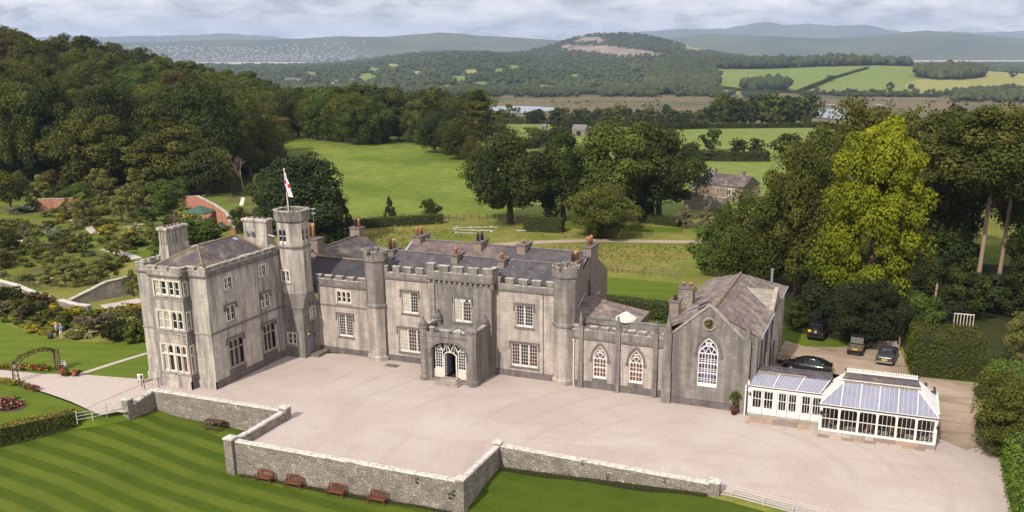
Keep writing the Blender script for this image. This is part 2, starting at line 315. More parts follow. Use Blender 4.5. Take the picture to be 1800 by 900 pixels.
def grass(name, c1, c2, stripe=None, s=0.5, ang=0, c3=None, s3=0.06, wl=3.0, fine=6.0, amt=0.5, xend=None):
    m, t, b = newmat(name); b.inputs['Roughness'].default_value = 0.95; b.inputs['Specular IOR Level'].default_value = 0.1
    tcn = N(t, 'ShaderNodeTexCoord'); ob = tcn.outputs['Object']
    col = mix(t, ramp(t, noise(t, s, 8, ob, 0.65), 0.34, 0.68), c1, c2)
    if c3: col = mix(t, ramp(t, noise(t, s3, 6, ob, 0.6), 0.45, 0.62), col, c3)
    if stripe:
        mp = N(t, 'ShaderNodeMapping'); mp.inputs['Rotation'].default_value = (0, 0, ang); t.links.new(ob, mp.inputs[0])
        wv = N(t, 'ShaderNodeTexWave', bands_direction='Y', wave_profile='SIN'); wv.inputs['Scale'].default_value = 0.314 / wl
        wv.inputs['Distortion'].default_value = 1.0; wv.inputs['Detail'].default_value = 2; wv.inputs['Detail Scale'].default_value = 0.35
        t.links.new(mp.outputs[0], wv.inputs['Vector'])
        f = mix(t, amt, (0, 0, 0, 1), ramp(t, wv.outputs['Fac'], 0.3, 0.7))
        f = mix(t, 1.0, f, ramp(t, noise(t, 0.16, 3, ob), 0.30, 0.55, (0.5, 0.5, 0.5, 1)), 'MULTIPLY')
        if xend is not None:      # the mower's bands stop where the right-hand lawn begins
            sx = N(t, 'ShaderNodeSeparateXYZ'); t.links.new(ob, sx.inputs[0]); mr = N(t, 'ShaderNodeMapRange'); mr.inputs[1].default_value = xend; mr.inputs[2].default_value = xend + 5; mr.inputs[3].default_value = 1; mr.inputs[4].default_value = 0.15; t.links.new(sx.outputs[0], mr.inputs[0])
            f = mix(t, 1.0, f, mr.outputs[0], 'MULTIPLY')
        col = mix(t, f, col, stripe)
    fn = noise(t, fine, 4, ob, 0.75); col = mix(t, 1.0, col, ramp(t, fn, 0.3, 0.7, (0.76, 0.78, 0.72, 1), (1.2, 1.18, 1.15, 1)), 'MULTIPLY')
    t.links.new(col, b.inputs['Base Color']); bump(t, b, fn, 0.5, 0.06); return m
MT['lawn'] = grass('striped_lawn', (0.050, 0.082, 0.007), (0.066, 0.098, 0.010), stripe=(0.112, 0.142, 0.018), ang=R(6), wl=2.2, amt=0.78, xend=-30)
MT['lawn2'] = grass('mown_lawn', (0.080, 0.125, 0.012), (0.105, 0.145, 0.016), stripe=(0.125, 0.165, 0.022), ang=R(-12), wl=3.0, amt=0.4)
MT['lawn_path'] = grass('upper_lawn', (0.088, 0.135, 0.014), (0.115, 0.16, 0.018), stripe=(0.14, 0.18, 0.024), ang=R(-20), wl=2.4, amt=0.4)
MT['rough'] = grass('rough_meadow', (0.135, 0.16, 0.03), (0.27, 0.225, 0.07), c3=(0.125, 0.165, 0.026), s3=0.06, s=0.16, fine=2.2)
MT['garden'] = grass('garden_ground', (0.10, 0.15, 0.018), (0.165, 0.17, 0.035), c3=(0.10, 0.09, 0.035), s3=0.16, s=0.5)
MT['pasture'] = grass('green_pasture', (0.125, 0.175, 0.025), (0.185, 0.215, 0.045), c3=(0.10, 0.145, 0.02), s3=0.035, s=0.16, fine=0.5)
MT['field'] = grass('far_field', (0.14, 0.195, 0.042), (0.17, 0.215, 0.052), c3=(0.18, 0.205, 0.06), s3=0.004, s=0.02, fine=0.2)
MT['hay'] = grass('dry_field', (0.29, 0.265, 0.095), (0.23, 0.24, 0.075), s=0.012, fine=0.2)
MT['reeds'] = grass('reed_marsh', (0.175, 0.125, 0.078), (0.14, 0.115, 0.065), c3=(0.085, 0.095, 0.04), s3=0.009, s=0.03, fine=0.12)
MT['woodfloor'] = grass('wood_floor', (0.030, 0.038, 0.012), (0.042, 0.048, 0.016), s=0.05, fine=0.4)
MT['moor'] = grass('distant_land', (0.075, 0.092, 0.035), (0.10, 0.115, 0.045), c3=(0.05, 0.065, 0.03), s3=0.0016, s=0.004, fine=0.02)
MT['quarry'] = plain('quarry_rock', (0.34, 0.255, 0.21), 0.95, c2=(0.17, 0.135, 0.12), scale=0.02, map_scale=(1, 1, 4), c3=(0.12, 0.11, 0.08), s3=0.012)
MT['soil'] = plain('bed_soil', (0.10, 0.062, 0.038), 0.95, c2=(0.07, 0.045, 0.028), scale=3, bmp=0.4)
def leafmat(name, c1, c2, c3=None, trans=0.15, c3p=0.80):
    m, t, b = newmat(name); b.inputs['Roughness'].default_value = 0.75; b.inputs['Specular IOR Level'].default_value = 0.12
    at = N(t, 'ShaderNodeAttribute'); at.attribute_name = 'tint'
    oi = N(t, 'ShaderNodeObjectInfo')
    col = mix(t, at.outputs['Fac'], c1, c2)
    if c3: col = mix(t, ramp(t, at.outputs['Fac'], c3p, c3p + 0.25), col, c3)
    vv = mth(t, 'ADD', mth(t, 'MULTIPLY', oi.outputs['Random'], 0.4), 0.8)
    hsv = N(t, 'ShaderNodeHueSaturation'); t.links.new(col, hsv.inputs['Color']); t.links.new(vv, hsv.inputs['Value'])
    t.links.new(mth(t, 'ADD', mth(t, 'MULTIPLY', oi.outputs['Random'], 0.03), 0.485), hsv.inputs['Hue'])
    t.links.new(hsv.outputs[0], b.inputs['Base Color'])
    tr = N(t, 'ShaderNodeBsdfTranslucent'); t.links.new(hsv.outputs[0], tr.inputs[0])
    ms = N(t, 'ShaderNodeMixShader'); ms.inputs[0].default_value = trans
    t.links.new(b.outputs[0], ms.inputs[1]); t.links.new(tr.outputs[0], ms.inputs[2])
    t.links.new(ms.outputs[0], t.nodes['Material Output'].inputs[0]); return m
L = {}
L['oak'] = leafmat('oak_leaves', (0.042, 0.056, 0.010), (0.105, 0.118, 0.019), (0.14, 0.13, 0.022))
L['dark'] = leafmat('dark_leaves', (0.022, 0.033, 0.008), (0.058, 0.072, 0.014))
L['olive'] = leafmat('olive_leaves', (0.054, 0.066, 0.011), (0.118, 0.125, 0.021), (0.15, 0.138, 0.026))
L['green'] = leafmat('green_leaves', (0.042, 0.068, 0.011), (0.105, 0.138, 0.022))
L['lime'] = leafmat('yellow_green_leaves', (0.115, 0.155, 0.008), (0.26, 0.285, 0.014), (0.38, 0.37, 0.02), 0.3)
L['rust'] = leafmat('turning_leaves', (0.062, 0.058, 0.014), (0.120, 0.092, 0.020), (0.20, 0.115, 0.025))
L['conifer'] = leafmat('conifer_needles', (0.022, 0.040, 0.014), (0.050, 0.075, 0.022), None, 0.1)
L['yew'] = leafmat('yew_needles', (0.018, 0.028, 0.010), (0.036, 0.048, 0.014), None, 0.1)
L['hedge'] = leafmat('hedge_leaves', (0.050, 0.066, 0.008), (0.098, 0.112, 0.012), (0.16, 0.15, 0.02), 0.15)
L['hedge_bright'] = leafmat('bright_hedge_leaves', (0.085, 0.145, 0.015), (0.15, 0.215, 0.022), None, 0.2)
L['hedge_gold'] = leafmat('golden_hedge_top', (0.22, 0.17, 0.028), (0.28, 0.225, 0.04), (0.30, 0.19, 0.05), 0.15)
L['far'] = leafmat('distant_woodland', (0.018, 0.028, 0.010), (0.072, 0.082, 0.026), (0.10, 0.095, 0.035), 0.0)
L['apple'] = leafmat('apple_leaves', (0.092, 0.105, 0.024), (0.20, 0.20, 0.048), (0.25, 0.22, 0.06))
L['grey'] = leafmat('grey_twiggy_leaves', (0.125, 0.105, 0.060), (0.19, 0.165, 0.10))
L['yellow'] = leafmat('yellow_flowers', (0.13, 0.14, 0.02), (0.30, 0.24, 0.02), (0.55, 0.38, 0.02), c3p=0.66)
L['cream'] = leafmat('cream_flowers', (0.10, 0.12, 0.03), (0.30, 0.27, 0.13), (0.60, 0.52, 0.30), c3p=0.66)
L['pink'] = leafmat('pink_roses', (0.045, 0.055, 0.018), (0.09, 0.06, 0.03), (0.75, 0.22, 0.25), c3p=0.66)
L['red'] = leafmat('red_roses', (0.06, 0.075, 0.02), (0.11, 0.06, 0.03), (0.55, 0.10, 0.08), c3p=0.66)
L['purple'] = leafmat('purple_flowers', (0.07, 0.08, 0.03), (0.14, 0.08, 0.07), (0.34, 0.14, 0.20), c3p=0.66)
L['silver'] = leafmat('silver_leaves', (0.11, 0.145, 0.075), (0.20, 0.235, 0.14))
MT['bark'] = plain('bark', (0.115, 0.085, 0.060), 0.95, c2=(0.065, 0.05, 0.038), scale=3, bmp=0.5, map_scale=(1, 1, 0.25))
MT['bark_pale'] = plain('pale_bark', (0.33, 0.235, 0.165), 0.95, c2=(0.20, 0.145, 0.105), scale=2, bmp=0.4, map_scale=(1, 1, 0.3))
# ------------------------------------------------------------------ terrain
CYW, SYW = math.cos(YAW), math.sin(YAW)
def rd(x, y): return CYW * x - SYW * y, SYW * x + CYW * y      # across the view, away from the viewpoint
def xy(r, d): return CYW * r + SYW * d, -SYW * r + CYW * d
def sm(a, b, x):
    t = np.clip((x - a) / (b - a), 0, 1); return t * t * (3 - 2 * t)
FAR_T = [-900, -400, 200, 340, 480, 560, 620, 700, 780, 850, 950, 1000, 1100, 1180, 1230, 1330, 1420, 1520, 1600, 1660, 1740, 1800, 2300]
FAR_V = [78, 77, 76, 74, 73, 70, 66, 66, 62, 67, 72, 77, 75, 71, 66, 68, 72, 67, 60, 64, 71, 75, 80]
def T(x, y):
    """height of the natural ground"""
    x = np.asarray(x, float); y = np.asarray(y, float); r, d = rd(x, y)
    z = -36.0 * sm(330, 950, d)
    z = z + 25 * sm(-92, -225, r) * sm(170, 340, d) * (1 - sm(620, 1000, d))
    z = z + 4 * np.exp(-((r + 95) / 110) ** 2 - ((d - 340) / 110) ** 2) * sm(175, 270, d)
    z = z + 34 * np.exp(-(np.where(r > 760, (r - 760) / 430, (r - 760) / 400)) ** 2 - ((d - 2250) / 430) ** 2)
    t = r / np.maximum(d, 1)
    z = z + 62 * sm(1500, 3300, d) * (1 - sm(4300, 6000, d)) * (0.18 + 0.82 * sm(-0.28, -0.10, t)) * (1 - sm(0.10, 0.30, t)) * (0.8 + 0.2 * np.sin(t * 31 + d * 0.0012))
    q = np.where(r < 290, (r - 290) / 330, (r - 290) / 600)
    z = z + 82 * np.exp(-q * q - ((d - 4300) / 800) ** 2)
    prof = 31 + (94 - np.interp(943.7 + 1607 * t, FAR_T, FAR_V)) / 1607 * 8600
    z = z + (prof + 36) * sm(6600, 8600, d) * (0.93 + 0.07 * np.sin(d * 0.0055 + r * 0.003)) + 9 * sm(6600, 7600, d) * np.sin(r * 0.003) * np.sin(d * 0.004)
    z = z - 0.25 * (1 - sm(150, 170, d)) * 0
    return z
def Tz(x, y): return float(T(x, y))
def ray(u, v): return C2W @ Vector(((u - X0) / FPX, (v - Y0) / FPX, 1.0))
def gp(u, v, dz=0.0):
    """point where the line of sight through a measured photo point meets the ground"""
    rr = ray(u, v); t0 = 5.0; t1 = t0
    while t1 < 16000:
        p = rr * t1
        if CAMZ + p.z < Tz(p.x, p.y) + dz: break
        t0 = t1; t1 *= 1.02
    for _ in range(30):
        tm = (t0 + t1) / 2; p = rr * tm
        if CAMZ + p.z < Tz(p.x, p.y) + dz: t1 = tm
        else: t0 = tm
    p = rr * t1; return Vector((p.x, p.y, Tz(p.x, p.y) + dz))
def depth(p): return W2C.row[2].dot(Vector((p[0], p[1], p[2] - CAMZ)))
def mpp(p): return depth(p) / FPX                             # metres per photo pixel there

def sheet(name, outline, mats, zf, step=2.0, kind='structure', zoff=0.0, inner=True):
    """a ground sheet: outline filled with a grid of points so it follows the ground"""
    from mathutils.geometry import delaunay_2d_cdt
    o = []
    for i, p in enumerate(outline):
        q = outline[(i + 1) % len(outline)]; n = max(1, int(math.hypot(q[0] - p[0], q[1] - p[1]) / step))
        for k in range(n): o.append(Vector((p[0] + (q[0] - p[0]) * k / n, p[1] + (q[1] - p[1]) * k / n)))
    pts = list(o)
    x0, x1 = min(p.x for p in o), max(p.x for p in o); y0, y1 = min(p.y for p in o), max(p.y for p in o)
    if inner:
        for a in np.arange(x0 + step / 2, x1, step):
            for b in np.arange(y0 + step / 2, y1, step): pts.append(Vector((float(a), float(b))))
    n = len(o)
    vs, ed, fs, *_ = delaunay_2d_cdt(pts, [(i, (i + 1) % n) for i in range(n)], [list(range(n))], 1, 1e-4)
    zs = zf(np.array([p.x for p in vs]), np.array([p.y for p in vs])) + zoff
    me = bpy.data.meshes.new(name); me.from_pydata([(p.x, p.y, float(z)) for p, z in zip(vs, zs)], [], [tuple(f) for f in fs])
    me.materials.append(mats); me.polygons.foreach_set('use_smooth', [True] * len(fs)); me.update()
    if len(me.polygons) and me.polygons[0].normal.z < 0: me.flip_normals()
    ob = link(name, me); ob['kind'] = kind; return ob

# front lawn lies below the forecourt; its height is measured at the foot of the terrace walls
LP = [(-66, 60.8, -0.75), (-63, 58, -0.9), (-58, 61, -1.5), (-49, 61, -1.65), (-48.4, 54, -2.0), (-37, 54, -2.0), (-28, 54, -1.7), (-26.5, 61, -1.05), (-18, 61, -0.65), (-10, 60.4, -0.12), (-5, 60, -0.2), (0, 59, -0.3), (-45, 45, -2.2), (-25, 45, -1.9), (-10, 50, -1.1), (-63, 48, -1.1), (-72, 45, -1.1), (-40, 25, -2.5), (0, 30, -1.5), (20, 30, -1.2)]
LPa = np.array(LP)
def lawn_z(x, y):
    x = np.atleast_1d(np.asarray(x, float)); y = np.atleast_1d(np.asarray(y, float))
    w = 1 / ((x[:, None] - LPa[:, 0]) ** 2 + (y[:, None] - LPa[:, 1]) ** 2 + 2.0) ** 1.6
    return (w * LPa[:, 2]).sum(1) / w.sum(1)

# --- the one big ground sheet, out to the far hills
GNa, GNr = 620, 250
def region(r, d, x, y):
    """0 garden 1 meadow 2 pasture 3 wood floor 4 field 5 reeds 6 hay 7 distant land 8 quarry 9 lawn"""
    t = 943.7 + 1607 * r / max(d, 1)
    n = math.sin(r * 0.013 + 1.7) * 0.5 + math.sin(d * 0.009 + r * 0.004) * 0.5
    if d < 62: return 9
    if d < 150: return (2 if r > 34 and d > 118 else 1) if r > -68 else 0
    if d < 178 and r > -60: return 1
    if d < 205 and r < -58: return 0
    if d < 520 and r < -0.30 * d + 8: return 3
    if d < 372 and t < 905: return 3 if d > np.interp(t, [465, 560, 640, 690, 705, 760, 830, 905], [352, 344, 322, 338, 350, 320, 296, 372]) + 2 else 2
    if d < 470: return 4
    if d < 760: return 4 if n > -0.9 else 3
    if d < 905: return 4 if 1000 < t < 1500 else 3
    if d < 1520:
        if t < 640: return 3
        return 5
    if 1500 <= d < 2500 and 1215 < t < 1900:
        hgt = Tz(x, y)
        if d < 2230: return 6 if t > 1605 + 40 * n else 4
        return 3
    if 2900 < d < 4280 and 985 < t < 1232:
        hh = Tz(x, y); lo = np.interp(t, [985, 1060, 1140, 1230], [42, 24, -2, -26]); hi = np.interp(t, [985, 1060, 1140, 1230], [58, 54, 30, -4])
        if lo < hh < hi: return 8
        if 1000 < t < 1065 and 68 < hh < 92 and abs(t - 1035) < 30 - (hh - 68) * 0.7: return 8
    if d < 5200:
        k = in_patch(t, d, Tz(x, y)); return (6 if k % 3 == 0 else 4) if k else 3
    return 7
PATCH = [(655, 134, 15, 6), (668, 122, 10, 3), (832, 126, 12, 3.5), (815, 137, 17, 4), (850, 146, 14, 3.5), (742, 128, 8, 3), (880, 124, 8, 3), (788, 152, 18, 3), (700, 115, 9, 2.5), (905, 118, 10, 2.5), (560, 128, 9, 3), (430, 108, 12, 2.5), (1010, 133, 12, 2.5), (960, 152, 15, 3), (1215, 88, 22, 3)]
def in_patch(t, d, z, k=0.0):
    v = 94 + (CAMZ - z) / d * 1607
    for i, (a, b, c, e) in enumerate(PATCH):
        if ((t - a) / c) ** 2 + ((v - b - k) / (e + k)) ** 2 < 1 + .6 * math.sin(t * .31 + i) * math.sin(v * .9 + t * .11): return i + 1
    return 0
def gap(t, d): return math.sin(t * 0.021 + d * 0.0013) + math.sin(t * 0.047 - d * 0.0021 + 2) + 0.6 * math.sin(d * 0.011 + t * 0.005)
def make_ground():
    th = np.concatenate([np.linspace(-PI, -0.72, 26)[:-1], np.linspace(-0.72, 0.72, GNa), np.linspace(0.72, PI, 26)[1:-1]])
    dd = np.concatenate([[2.0], np.geomspace(14, 13200, GNr)])
    na, nr = len(th), len(dd)
    A, D = np.meshgrid(th, dd)
    rr = D * np.sin(A); dx = D * np.cos(A)
    X, Y = CYW * rr + SYW * dx, -SYW * rr + CYW * dx
    Z = T(X, Y) - np.where((D < 200) & (D > 3), np.where(Y < 62.3, 3.4, 0.0), 0) - 0.10 * ((D < 128) & (X > -66))
    near = (D < 2000) & (D > 60)
    V = np.stack([X, Y, Z], -1).reshape(-1, 3)
    idx = np.arange(nr * na).reshape(nr, na); nx = np.roll(idx, -1, 1)
    F = np.stack([idx[:-1], nx[:-1], nx[1:], idx[1:]], -1).reshape(-1, 4)
    me = bpy.data.meshes.new('ground'); nf = len(F)
    me.vertices.add(len(V)); me.vertices.foreach_set('co', V.ravel()); me.loops.add(nf * 4); me.loops.foreach_set('vertex_index', F[:, ::-1].ravel())
    me.polygons.add(nf); me.polygons.foreach_set('loop_start', np.arange(nf) * 4)
    C = V[F].mean(1); rc, dc = rd(C[:, 0], C[:, 1])
    mi = np.array([region(a, b, c[0], c[1]) if b > 0 else 9 for a, b, c in zip(rc, dc, C)], dtype=np.int32)
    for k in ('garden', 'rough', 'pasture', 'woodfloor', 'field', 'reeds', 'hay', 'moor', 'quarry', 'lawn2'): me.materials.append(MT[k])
    me.polygons.foreach_set('material_index', mi); me.polygons.foreach_set('use_smooth', np.ones(nf, bool)); me.update(); me.validate()
    o = link('ground', me); o['kind'] = 'structure'; return o
make_ground()

def water(name, cu, cv, z, ru, rv, n=40, seed=1):
    """a lake given by its measured outline on the level z"""
    rnd = random.Random(seed); P = []
    for i in range(n):
        a = 2 * PI * i / n; k = 1 + 0.10 * math.sin(3 * a + seed) + 0.05 * rnd.uniform(-1, 1)
        rr = ray(cu + ru * k * math.cos(a), cv + rv * k * math.sin(a)); t = (z - CAMZ) / rr.z; P.append((rr.x * t, rr.y * t, z))
    mb = MB(); mb.face(*P); o = mb.build(name, MT['water']); o['kind'] = 'structure'
m, t_, b_ = newmat('lake_water'); b_.inputs['Base Color'].default_value = (0.20, 0.235, 0.285, 1); b_.inputs['Roughness'].default_value = 0.2; b_.inputs['Specular IOR Level'].default_value = 0.8; MT['water'] = m
MT['sand'] = plain('tidal_sand', (0.46, 0.40, 0.36), 0.6)
water('lake', 917, 192, -35.4, 58, 6.0, seed=2); water('lake', 1462, 200, -35.4, 44, 8.5, seed=5)
water('pool', 1512, 183.4, -35.3, 15, 1.4, seed=3); water('pool', 1545, 184, -35.3, 7, 1.0, seed=4); water('pool', 1461, 184, -35.3, 8, 1.0, seed=6)
mb = MB()
for t0, t1, d0, d1 in ((-900, 720, 5450, 6750), (1380, 2300, 5900, 6720)):
    a = [((tt - X0) / 1607 * dv, dv) for tt, dv in ((t0, d0), (t1, d0), (t1, d1), (t0, d1))]
    mb.face(*[xy(*q) + (-34.6,) for q in a])
o = mb.build('estuary', MT['sand']); o['kind'] = 'structure'
# far mountains behind everything
MV = [(-900, 70), (150, 69), (260, 67), (350, 66), (420, 63), (480, 67), (600, 78), (760, 82), (1000, 80), (1090, 64), (1150, 60), (1210, 57), (1260, 58), (1300, 50), (1330, 47), (1360, 52), (1400, 50), (1440, 53), (1500, 52), (1540, 60), (1580, 67), (1640, 63), (1700, 65), (1760, 62), (1830, 66), (2300, 64)]
mb = MB(); rings = []
us = np.linspace(-900, 2300, 330); D0 = 12900
for back, fac in ((0, 0), (900, 0.72), (1900, 1.0), (3000, 0.3)):
    ring = []
    for u in us:
        v = np.interp(u, [a for a, _ in MV], [b for _, b in MV]) + 0.5 * math.sin(u * 0.21) + 0.4 * math.sin(u * 0.083 + 1)
        h = (94 - v) / 1607 * (D0 + 1900) + 67
        rv, dv = (u - X0) / 1607 * (D0 + back), D0 + back
        ring.append(xy(rv, dv) + (-36 + h * fac * (1 + (0.06 * math.sin(u * 0.13 + back) if fac < 1 else 0)),))
    rings.append(ring)
mb.loft(rings, cap=False, closed=False); o = mb.build('mountains', MT['moor'], smooth=True); o['kind'] = 'structure'

# ------------------------------------------------------------------ foliage
def leaf_arrays(centres, rads, per, size, rnd, flat=0.68, asp=0.75, updir=0.25, tintc=None):
    """quads scattered over clump shells: returns verts, faces, tint"""
    nC = len(centres); nL = nC * per
    ci = np.repeat(np.arange(nC), per)
    dirs = rnd.normal(size=(nL, 3)); dirs[:, 2] += updir; dirs /= np.linalg.norm(dirs, axis=1)[:, None]
    rr = rads[ci] * rnd.uniform(0.72, 1.08, nL)
    P = centres[ci] + dirs * rr[:, None] * np.array([1, 1, 0.8])
    nrm = dirs * flat + rnd.normal(size=(nL, 3)) * (1 - flat); nrm[:, 2] += 0.25; nrm /= np.linalg.norm(nrm, axis=1)[:, None]
    a = np.cross(nrm, rnd.normal(size=(nL, 3))); a /= np.linalg.norm(a, axis=1)[:, None] + 1e-9
    b = np.cross(nrm, a); s = size * rnd.uniform(0.6, 1.35, nL)[:, None]
    V = np.stack([P - a * s - b * s * asp * 0.3, P - b * s * asp + a * s * 0.1, P + a * s, P + b * s * asp], 1).reshape(-1, 3)
    F = np.arange(nL * 4).reshape(-1, 4)
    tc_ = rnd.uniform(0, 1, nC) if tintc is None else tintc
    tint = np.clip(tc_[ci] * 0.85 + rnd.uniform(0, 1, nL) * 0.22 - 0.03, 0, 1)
    return V, F, np.repeat(tint, 4)
def np_mesh(name, V, F, tint, mat):
    me = bpy.data.meshes.new(name); nf = len(F); k = F.shape[1]
    me.vertices.add(len(V)); me.vertices.foreach_set('co', np.asarray(V, np.float32).ravel())
    me.loops.add(nf * k); me.loops.foreach_set('vertex_index', F.astype(np.int32).ravel())
    me.polygons.add(nf); me.polygons.foreach_set('loop_start', (np.arange(nf) * k).astype(np.int32)); me.update()
    if tint is not None:
        at = me.attributes.new('tint', 'FLOAT', 'POINT'); at.data.foreach_set('value', tint.astype(np.float32))
    me.materials.append(mat); return me
def crown_mesh(kind, seed, nC, per, size):
    """crown in a unit box: base at z=0, top at z=1, radius 0.5"""
    rnd = np.random.default_rng(seed); C = []; rad = []
    k = 0
    while len(C) < nC:
        k += 1
        p = rnd.uniform(-1, 1, 3)
        if kind == 'round':
            q = p.copy(); rr = np.linalg.norm(q)
            if rr > 1 or rr < 0.42: continue
            lump = 1 + 0.16 * math.sin(3 * math.atan2(q[1], q[0]) + seed) + 0.10 * math.sin(5 * q[2] + seed)
            C.append((q[0] * 0.41 * lump, q[1] * 0.41 * lump, 0.5 + q[2] * 0.41)); rad.append(rnd.uniform(0.07, 0.165))
        elif kind == 'tall':
            z = rnd.uniform(0, 1); w = (0.62 + 0.38 * math.sin(z * PI * 0.9 + 0.25)) * (1 - 0.5 * max(0, z - 0.65) / 0.35); a = rnd.uniform(0, 2 * PI); f = rnd.uniform(0.45, 1)
            w *= 1 + 0.2 * math.sin(2 * a + seed + 6 * z)
            C.append((0.40 * w * f * math.cos(a), 0.40 * w * f * math.sin(a), 0.06 + 0.86 * z)); rad.append(rnd.uniform(0.075, 0.13) * (0.8 + 0.4 * w) * 0.95)
        elif kind == 'pear':
            z = rnd.uniform(0, 1); a = rnd.uniform(0, 2 * PI); f = rnd.uniform(0.5, 1); w = (0.42 + 0.58 * (1 - z) ** 0.8) * min(1, 0.55 + z * 2.2) * (1 - 0.5 * max(0, z - 0.85) / 0.15)
            w *= 1 + 0.16 * math.sin(3 * a + seed + 7 * z)
            C.append((0.42 * w * f * math.cos(a), 0.42 * w * f * math.sin(a), 0.05 + 0.88 * z)); rad.append(rnd.uniform(0.06, 0.105) * (0.7 + 0.5 * w))
        elif kind == 'wide':
            q = p.copy(); rr = np.linalg.norm(q)
            if rr > 1 or rr < 0.5 or q[2] < -0.75: continue
            a = math.atan2(q[1], q[0]); lump = 1 + 0.22 * math.sin(3 * a + seed) + 0.12 * math.sin(7 * a + 2 * seed)
            C.append((q[0] * 0.42 * lump, q[1] * 0.42 * lump, 0.46 + q[2] * 0.42 + 0.06 * math.sin(4 * a + seed))); rad.append(rnd.uniform(0.07, 0.165))
        elif kind == 'cone':
            z = rnd.uniform(0, 1) ** 1.25; a = rnd.uniform(0, 2 * PI); w = (1 - z) ** 0.85 * rnd.uniform(0.6, 1) * (1 + 0.12 * math.sin(5 * a + 9 * z + seed))
            C.append((0.43 * w * math.cos(a), 0.43 * w * math.sin(a), 0.03 + 0.93 * z)); rad.append(0.035 + 0.075 * (1 - z))
        elif kind == 'loose':
            z = rnd.uniform(0, 1); a = rnd.uniform(0, 2 * PI); w = math.sin(min(z * 1.15 + 0.12, 1) * PI) ** 0.5 * rnd.uniform(0.3, 1)
            C.append((0.42 * w * math.cos(a), 0.42 * w * math.sin(a), 0.08 + 0.84 * z)); rad.append(rnd.uniform(0.05, 0.10))
    Ca = np.array(C); tc0 = np.clip(.12 + .62 * Ca[:, 2] + rnd.uniform(-.25, .35, len(Ca)), 0, 1) if kind == 'pear' else None   # clump tint rises with height, yellower towards the top
    return leaf_arrays(Ca, np.array(rad), per, size, rnd, tintc=tc0)
PROTO = {}
def crown(kind, seed, lod):
    key = (kind, seed, lod)
    if key not in PROTO:
        nC, per, size = {'fine': (125, 320, 0.0098), 'hi': (92, 290, 0.0125), 'mid': (58, 140, 0.021), 'low': (42, 24, 0.050), 'shrub': (34, 36, 0.052), 'tiny': (14, 20, 0.10)}[lod]
        if kind == 'loose': per = int(per * 0.55)
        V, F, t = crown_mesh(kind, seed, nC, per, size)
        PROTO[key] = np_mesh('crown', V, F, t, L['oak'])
    return PROTO[key]
def limb_mesh(name, mb, mat='bark'): return mb.mesh(name, MT[mat], True)
TRUNKS = {}
def trunk(seed, forked, lod, mat='bark'):
    key = (seed, forked, lod, mat); bare = mat == 'bark_pale'
    if key not in TRUNKS:
        rnd = random.Random(seed * 7 + 3); mb = MB(); n = 8 if lod == 'hi' else 5
        h = 0.5
        mb.loft([[(r_ * math.cos(2 * PI * i / n) + ox, r_ * math.sin(2 * PI * i / n) + oy, z) for i in range(n)] for r_, z, ox, oy in ((0.050, -0.03, 0, 0), (0.036, 0.05, 0, 0), (0.030, 0.25, 0.01, 0), (0.024, h + (.25 if bare else 0), 0.015, 0.01))])
        for i in range(6 if lod == 'hi' else 3):
            a = rnd.uniform(0, 2 * PI); z0 = rnd.uniform(0.28, h) + (.2 if bare else 0); e = (0.28 * math.cos(a), 0.28 * math.sin(a), z0 + rnd.uniform(0.15, 0.32))
            mid = (e[0] * 0.45, e[1] * 0.45, z0 + (e[2] - z0) * 0.6)
            mb.tube((0.012, 0.006, z0), mid, 0.017, 0.012, 5); mb.tube(mid, e, 0.012, 0.005, 5)
        TRUNKS[key] = limb_mesh('trunk', mb, mat)
    return TRUNKS[key]
TREES = []
def tree(name, base, h, wd, kind, pal, lod, label, group=None, cat='tree', cb=0.12, seed=None, trunk_mat='bark', trunk_w=1.0, lean=0, sink=0.15):
    """thing > crown, trunk; crown occupies cb..1 of the height"""
    rs = random.Random(len(TREES) * 13 + 5); seed = seed or rs.randint(1, 3)
    root = thing(name, (base[0], base[1], base[2] - sink), label, cat, group, rs.uniform(0, 2 * PI))
    c = link('crown', crown(kind, seed, lod), root, False)
    c.scale = (wd, wd * rs.uniform(0.9, 1.1), h * (1 - cb)); c.location = (lean, 0, h * cb)
    c.material_slots[0].link = 'OBJECT'; c.material_slots[0].material = L[pal]
    if cat == 'tree':
        tr = link('trunk', trunk(seed, True, 'hi' if lod in ('hi', 'fine') else 'low', trunk_mat), root, False)
        k = min(wd, h); k *= trunk_w; tr.scale = (k, k, h)
    TREES.append(root); return root
def tpx(name, u, v, hpx, wpx, kind, pal, lod, label, group=None, dz=0, **k):
    """tree whose foot, height and spread were measured on the photograph"""
    b = gp(u, v, dz); m = mpp(b); return tree(name, b, hpx * m * 1.03, wpx * m, kind, pal, lod, label, group, **k)

